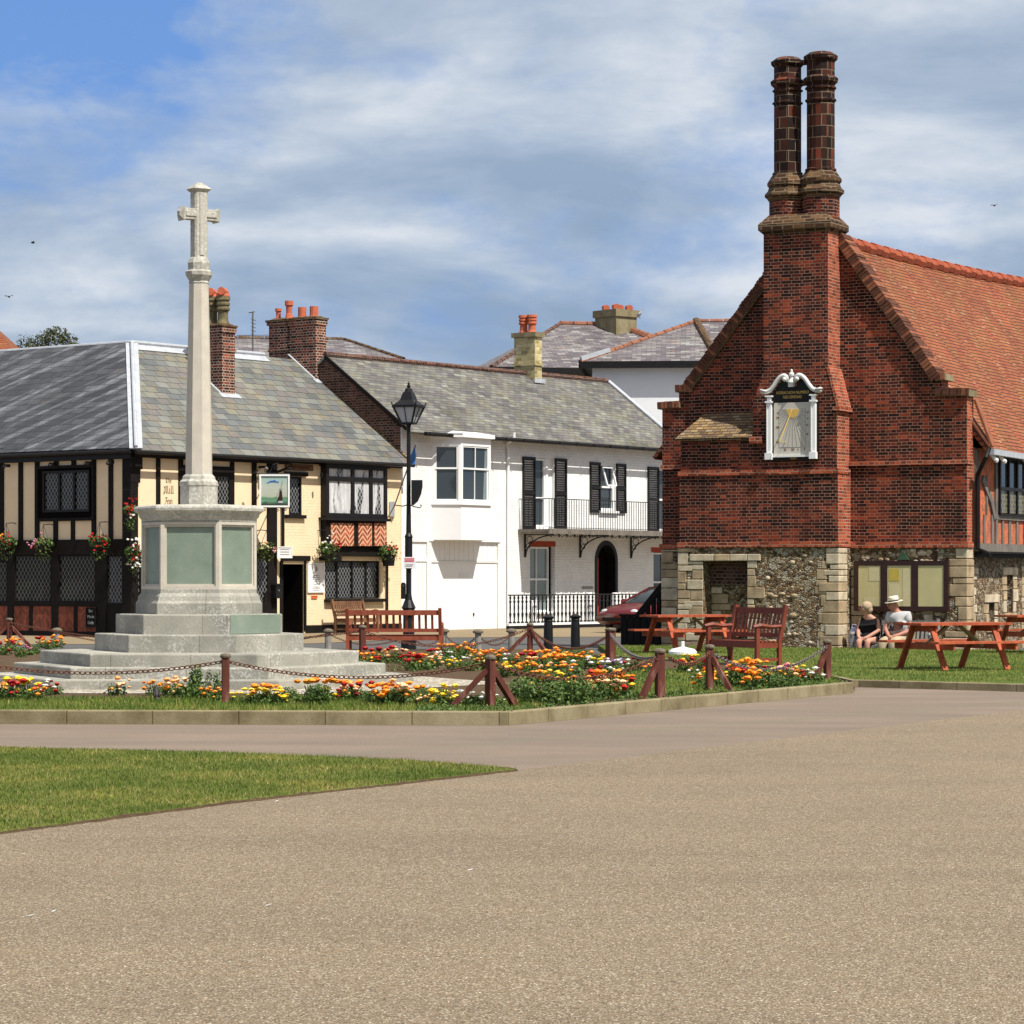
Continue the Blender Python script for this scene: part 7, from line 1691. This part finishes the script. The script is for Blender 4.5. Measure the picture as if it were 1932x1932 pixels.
# woman: leaning forward, hands clasped on her knees, looking to the left
t = person(1647, 'woman with short fair hair in a black sleeveless top leaning forward with clasped hands', None)
hs_ = .40
V = [(0, -.02, hs_+.10), (0, -.07, hs_+.26), (-.01, -.13, hs_+.42), (-.02, -.17, hs_+.52), (-.03, -.20, hs_+.585), (-.045, -.225, hs_+.66), (-.05, -.235, hs_+.74)]
R = [(.11, .09), (.10, .08), (.11, .075), (.09, .06), (.046, .048), (.072, .08), (.07, .078)]
E = [(0,1), (1,2), (2,3), (3,4), (4,5), (5,6)]
def add(vs, rs, root_):
    k = len(V); V.extend(vs); R.extend(rs); E.append((root_, k)); E.extend((k+i, k+i+1) for i in range(len(vs)-1)); return len(V)-1
a1 = add([(-.17, -.16, hs_+.47), (-.215, -.22, hs_+.26), (-.16, -.36, hs_+.14)], [.052, .042, .034], 3)
a2 = add([(.16, -.15, hs_+.47), (.205, -.20, hs_+.27), (.02, -.38, hs_+.13)], [.052, .044, .034], 3)
limb_hand(V, E, R, a1, V[a1], (.75, -.5, -.25), (0, -.6, .8)); limb_hand(V, E, R, a2, V[a2], (-.8, -.35, -.3), (0, -.6, .8))
for s in (-1, 1): add([(s*.09, -.10, hs_+.08), (s*.09-.03, -.46, hs_+.06), (s*.07-.04, -.44, .12), (s*.07-.05, -.46, .05), (s*.07-.07, -.58, .025)], [.088, .062, .045, .036, .028], 0)
skin('body', V, E, R, M['skin'], t, 2)
hc = Vector((-.052, -.235, hs_+.725))
V = [(0, -.02, hs_+.08), (0, -.07, hs_+.26), (-.01, -.13, hs_+.42), (-.02, -.165, hs_+.50), (-.15, -.16, hs_+.475), (.14, -.15, hs_+.475), (-.08, -.3, hs_+.09), (.08, -.3, hs_+.09)]
skin('black_top', V[:6], [(0,1), (1,2), (2,3), (3,4), (3,5)], [(.20, .17), (.19, .165), (.19, .145), (.15, .11), .072, .072], M['blacktop'], t, 2)
skin('skirt', [V[0], V[6], V[7]], [(0,1), (0,2)], [(.20, .16), .115, .11], M['blacktop'], t, 2)
mb = MB(Matrix.Translation(hc) @ Matrix.Rotation(radians(-50), 4, 'Z'))   # head looks to the left; -y is the face
mb.ball((0, .018, .02), .108, 14, 9, sx=.93, sy=1.05, sz=1.02); mb.ball((0, .055, -.04), .085, 12, 8, sx=1.05, sz=1.05); mb.build('hair', M['hair'], t, smooth=True)
mb = MB(Matrix.Translation(hc) @ Matrix.Rotation(radians(-62), 4, 'Z'))
mb.ball((0, -.035, -.015), .085, 14, 9, sx=.88, sy=.95, sz=1.12); mb.ball((0, -.125, -.02), .016, 8, 6, sz=1.6); mb.ball((0, -.108, -.062), .02, 8, 5, sx=1.3, sz=.4, mi=1); mb.ball((.072, .0, -.015), .02, 8, 5, sx=.5)
for s in (-1, 1): mb.box(s*.035-.026, s*.035+.026, -.118, -.104, -.002, .026, 2)
mb.box(.06, .075, -.11, .02, .014, .020, 2); mb.build('face', [M['skin'], M['skinred'], M['black']], t, smooth=True)
mb = MB()
for s in (-1, 1): mb.poly([(s*.07-.11, -.66), (s*.07-.03, -.66), (s*.07-.01, -.52), (s*.07-.01, -.42), (s*.07-.09, -.42), (s*.07-.1, -.52)], -.0, .035)
mb.build('shoes', M['blacktop'], t)
# man: straw hat, grey polo, khaki trousers
t = person(1701, 'man in straw hat, grey polo shirt and khaki trousers, hands in his lap', None)
V = [(0, -.02, hs_+.12), (-.01, -.06, hs_+.30), (-.02, -.09, hs_+.48), (-.04, -.12, hs_+.60), (-.06, -.15, hs_+.665), (-.075, -.17, hs_+.74), (-.08, -.175, hs_+.82)]
R = [(.12, .10), (.12, .10), (.12, .09), (.10, .065), (.056, .058), (.078, .085), (.075, .083)]
E = [(0,1), (1,2), (2,3), (3,4), (4,5), (5,6)]
a1 = add([(-.20, -.12, hs_+.53), (-.25, -.20, hs_+.30), (-.12, -.38, hs_+.16)], [.058, .045, .036], 3)
a2 = add([(.17, -.10, hs_+.53), (.24, -.14, hs_+.27), (.02, -.36, hs_+.17)], [.060, .048, .037], 3)
limb_hand(V, E, R, a1, V[a1], (.8, -.4, -.2), (0, -.5, .85)); limb_hand(V, E, R, a2, V[a2], (-.85, -.35, -.15), (0, -.5, .85))
for s in (-1, 1): add([(s*.10, -.12, hs_+.08), (s*.12-.12, -.48, hs_+.06), (s*.12-.14, -.46, .12), (s*.12-.15, -.48, .05), (s*.12-.17, -.60, .03)], [.09, .065, .05, .04, .03], 0)
skin('body', V, E, R, M['skinred'], t, 2)
skin('polo_shirt', [V[0], V[1], V[2], (-.04, -.12, hs_+.61), (-.17, -.12, hs_+.575), (-.235, -.17, hs_+.40), (.15, -.10, hs_+.575), (.215, -.12, hs_+.40)], [(0,1), (1,2), (2,3), (3,4), (4,5), (3,6), (6,7)], [(.23, .21), (.245, .23), (.225, .185), (.165, .12), .11, .085, .112, .088], M['shirt'], t, 2)
skin('trousers', [V[0], (-.10, -.12, hs_+.08), (-.22, -.48, hs_+.065), (-.25, -.47, .12), (.10, -.12, hs_+.08), (.0, -.50, hs_+.065), (-.02, -.48, .12)], [(0,1), (1,2), (2,3), (0,4), (4,5), (5,6)], [(.21, .18), .125, .10, .08, .125, .10, .08], M['khaki'], t, 2)
hc = Vector((-.078, -.175, hs_+.80)); A = Matrix.Translation(hc) @ Matrix.Rotation(radians(-52), 4, 'Z')
mb = MB(A); mb.ball((0, -.03, -.03), .09, 14, 9, sx=.88, sy=1.0, sz=1.15); mb.ball((0, -.13, -.03), .02, 8, 6, sz=1.5); mb.ball((0, -.112, -.078), .02, 8, 5, sx=1.4, sz=.35, mi=1); mb.ball((.082, .0, -.03), .022, 8, 5, sx=.5)
for s in (-1, 1): mb.ball((s*.034, -.105, -.005), .012, 6, 4, mi=2)
mb.build('face', [M['skinred'], M['skin'], M['black']], t, smooth=True)
mb = MB(A @ Matrix.Rotation(radians(10), 4, 'X')); mb.lathe([(.175, .038), (.18, .045), (.17, .055), (.105, .05), (.104, .058)], 24, sx=.92); mb.lathe([(.104, .05), (.098, .13), (.085, .158), (.05, .15), (.01, .145)], 20); ht = mb.build('hat', M['hat'], t, smooth=True)
mb = MB(A @ Matrix.Rotation(radians(10), 4, 'X')); mb.lathe([(.107, .056), (.1055, .078), (.10, .078)], 24); mb.build('hat_band', M['black'], ht)
mb = MB()
for s in (-1, 1): mb.poly([(s*.12-.22, -.68), (s*.12-.12, -.68), (s*.12-.10, -.5), (s*.12-.10, -.43), (s*.12-.20, -.43), (s*.12-.22, -.5)], 0, .06)
mb.build('shoes', M['teak'], t)
def sack(pxl, w_, d_, h_, mn, label, cat, y=-.42, z=.42, name='bag'):
    x = hx(pxl, .4); t = thing(name, HF.M @ Matrix.Translation((x, y, z)), label, cat); mb = MB(); mb.lathe([(w_*.45, 0), (w_*.5, h_*.15), (w_*.46, h_*.5), (w_*.3, h_*.85), (w_*.12, h_)], 10, sy=d_/w_); mb.build('sack', M[mn], t, smooth=True)
    mb = MB(); mb.tube([(-w_*.2, 0, h_*.85), (-w_*.15, 0, h_*1.15), (w_*.15, 0, h_*1.15), (w_*.2, 0, h_*.85)], .01, 5); mb.build('handles', M[mn], t)
sack(1612, .26, .2, .34, 'bluecloth', 'pale blue crumpled bag at the left end of the grey bench', 'bag'); sack(1674, .28, .2, .25, 'blacktop', 'black handbag on the bench between the couple', 'handbag', z=.41); sack(1666, .13, .06, .2, 'patternbag', 'small patterned pouch hanging beside the seated woman', 'bag', y=-.78, z=.22)
# ------------------------------------------------------------------ parked car
CM = TR((4.35, 79.6, 0), radians(-136)) @ Matrix.Diagonal((1, 1, .88, 1)); t = thing('parked_car', CM, 'dark red parked hatchback with its nose poking out left of the hall stair', 'car')
# x forward from the rear, cross-sections with a rounded flank
prof = [(-2.0, .45, .95), (-1.95, .3, 1.0), (-1.5, .25, 1.02), (-.8, .25, 1.0), (0, .25, .98), (.6, .25, .97), (1.0, .25, .94), (1.5, .25, .86), (1.85, .28, .76), (2.05, .38, .62)]
def car_rings(secs, mb, mi=0):
    b = []
    for x, z0, z1, w0_, w1_ in secs: b.append([(x, -w0_, z0), (x, -w0_*1.03, (z0+z1)/2), (x, -w1_, z1), (x, -w1_*.5, z1+.025), (x, w1_*.5, z1+.025), (x, w1_, z1), (x, w0_*1.03, (z0+z1)/2), (x, w0_, z0)])
    v = [p for s in b for p in s]; f = []
    for i in range(len(b)-1):
        for k in range(8): k2 = (k+1) % 8; f.append((i*8+k, (i+1)*8+k, (i+1)*8+k2, i*8+k2))
    f += [tuple(range(8)), tuple(range(len(v)-1, len(v)-9, -1))]; mb.add(v, f, mi)
mb = MB(); car_rings([(x, a, b, .80-.12*max(0, abs(x)-1.5), .74-.16*max(0, abs(x)-1.4)) for x, a, b in prof], mb)
bd = mb.build('body', M['carred'], t, smooth=True, bevel=0)
mb = MB(); car_rings([(-1.75, .95, 1.0, .70, .66), (-1.3, .96, 1.36, .70, .56), (-.6, .96, 1.46, .71, .57), (.1, .95, 1.43, .71, .56), (1.05, .93, .96, .70, .64)], mb); mb.build('glasshouse', M['glass'], t, smooth=True)
mb = MB(); car_rings([(-1.35, 1.36, 1.385, .57, .55), (-.6, 1.455, 1.49, .585, .56), (.12, 1.42, 1.455, .575, .55)], mb)
for s in (-1, 1): mb.bar((.1, s*.565, 1.42), (1.08, s*.69, .95), .05, .05); mb.bar((-1.3, s*.56, 1.36), (-1.75, s*.7, .98), .08, .06); mb.bar((-.45, s*.585, 1.43), (-.4, s*.72, .95), .05, .04)
mb.build('roof', M['carred'], t)
for s in (-1, 1):
    mb = MB(); mb.ball((1.86, s*.56, .68), .15, 10, 6, sx=.8, sy=1.0, sz=.62); mb.build('headlight', M['lampglass'], t, smooth=True)
    mb = MB(); mb.ball((.85, s*.82, 1.0), .09, 8, 5, sy=1.2); mb.build('wing_mirror', M['carred'], t, smooth=True)
    for x in (-1.25, 1.3):
        mb = MB(Matrix.Translation((x, s*.74, .31)) @ Matrix.Rotation(pi/2, 4, 'X')); mb.lathe([(.2, -.09), (.31, -.09), (.31, .09), (.2, .09)], 18); wh_ = mb.build('wheel', M['black'], t)
        mb = MB(Matrix.Translation((x, s*.74, .31)) @ Matrix.Rotation(pi/2, 4, 'X')); mb.lathe([(.19, -.095), (.19, .095)], 14); mb.build('rim', M['silver'], wh_)
mb = MB(); mb.box(2.0, 2.06, -.5, .5, .38, .50); mb.build('grille', M['black'], t)
# ------------------------------------------------------------------ birds
def bird(p, rz, s, m, label, name='bird', legs=True):
    t = thing(name, Matrix.Translation(Vector(p)) @ Matrix.Rotation(rz, 4, 'Z') @ Matrix.Diagonal((s, s, s, 1)), label, 'bird')
    v = [(0, .03, .42), (0, -.04, .56), (0, -.10, .70), (0, -.13, .83), (0, -.14, .90), (0, .14, .28), (0, .30, .14)]
    skin('body', v, [(0,1), (1,2), (2,3), (3,4), (0,5), (5,6)], [(.16, .15), (.17, .16), (.12, .12), (.08, .09), .075, (.11, .07), (.06, .015)], m, t, 2)
    mb = MB(); mb.lathe([(.028, 0), (.004, .12)], 6, (0, 0, 0)); o = mb.build('beak', M['tan'], t); o.location = (0, -.21, .885); o.rotation_euler = (pi/2, 0, 0)
    for sx_ in (-1, 1):
        mb = MB(Matrix.Translation((sx_*.135, .08, .44)) @ Matrix.Rotation(radians(-38), 4, 'X')); mb.ball((0, 0, 0), .2, 10, 6, sx=.28, sy=1.25, sz=.62); mb.build('wing', m, t, smooth=True)
        if legs: mb = MB(); mb.tube([(sx_*.06, .0, .32), (sx_*.06, .02, .02), (sx_*.06, -.10, .0)], .014, 5); mb.build('leg', M['tan'], t)
    return t
g = G(295, 1325, .12); bird(g, pi+.3, .21, M['feather'], 'dark starling standing on the grass strip before the memorial, seen from behind')
g = wp(1207, 600, 111); bird((g.x, 111, g.z-.03), .9, .40, M['gull'], 'grey gull perched on the right end of the big rendered chimney')
def flier(px, py, d, a, label):
    p = W(px, py, d); t = thing('bird', TR(p, a), label, 'bird'); mb = MB(); mb.ball((0, 0, 0), .05, 8, 5, sx=2.2, sz=.9); mb.build('body', M['feather'], t)
    for s in (-1, 1): mb = MB(); mb.slab([(-.08, 0, .02), (.08, 0, .02), (.03, s*.16, .08), (-.04, s*.24, .05)], .012); mb.build('wing', M['feather'], t)
flier(62, 458, 150, .5, 'small dark bird flying left of the stone cross'); flier(17, 560, 140, 1.4, 'small dark bird flying low at the far left edge'); flier(1876, 388, 160, .9, 'tiny dark bird flying over the tiled roof at the right')

# bits of white litter and feathers on the promenade
rg = random.Random(12)
for i, (px, py, lb_) in enumerate(((60, 1728, 'white feather on the gravel at the far left, left one of a pair'), (102, 1720, 'white feather on the gravel at the far left, right one of a pair'), (440, 1712, 'curled white scrap on the gravel below the lawn'), (507, 1709, 'longer white scrap right of the curled one'), (523, 1512, 'white fleck beside the grass edge'), (888, 1642, 'tiny white fleck on the middle of the gravel'), (1158, 1637, 'small pale scrap right of the middle gravel fleck')  )):
    p = G(px, py, .009); mb = MB(Matrix.Translation(p) @ Matrix.Rotation(rg.uniform(-.6, .6), 4, 'Z')); l = rg.uniform(.010, .018)
    mb.add([(-l, -.004, 0), (0, -.012, .004), (l, 0, .01), (0, .012, .006), (-l, .004, .002)], [(0, 1, 2, 3, 4)])
    tag(mb.build('feather', M['whiteplastic']), lb_, 'feather', 'white flecks on the gravel')
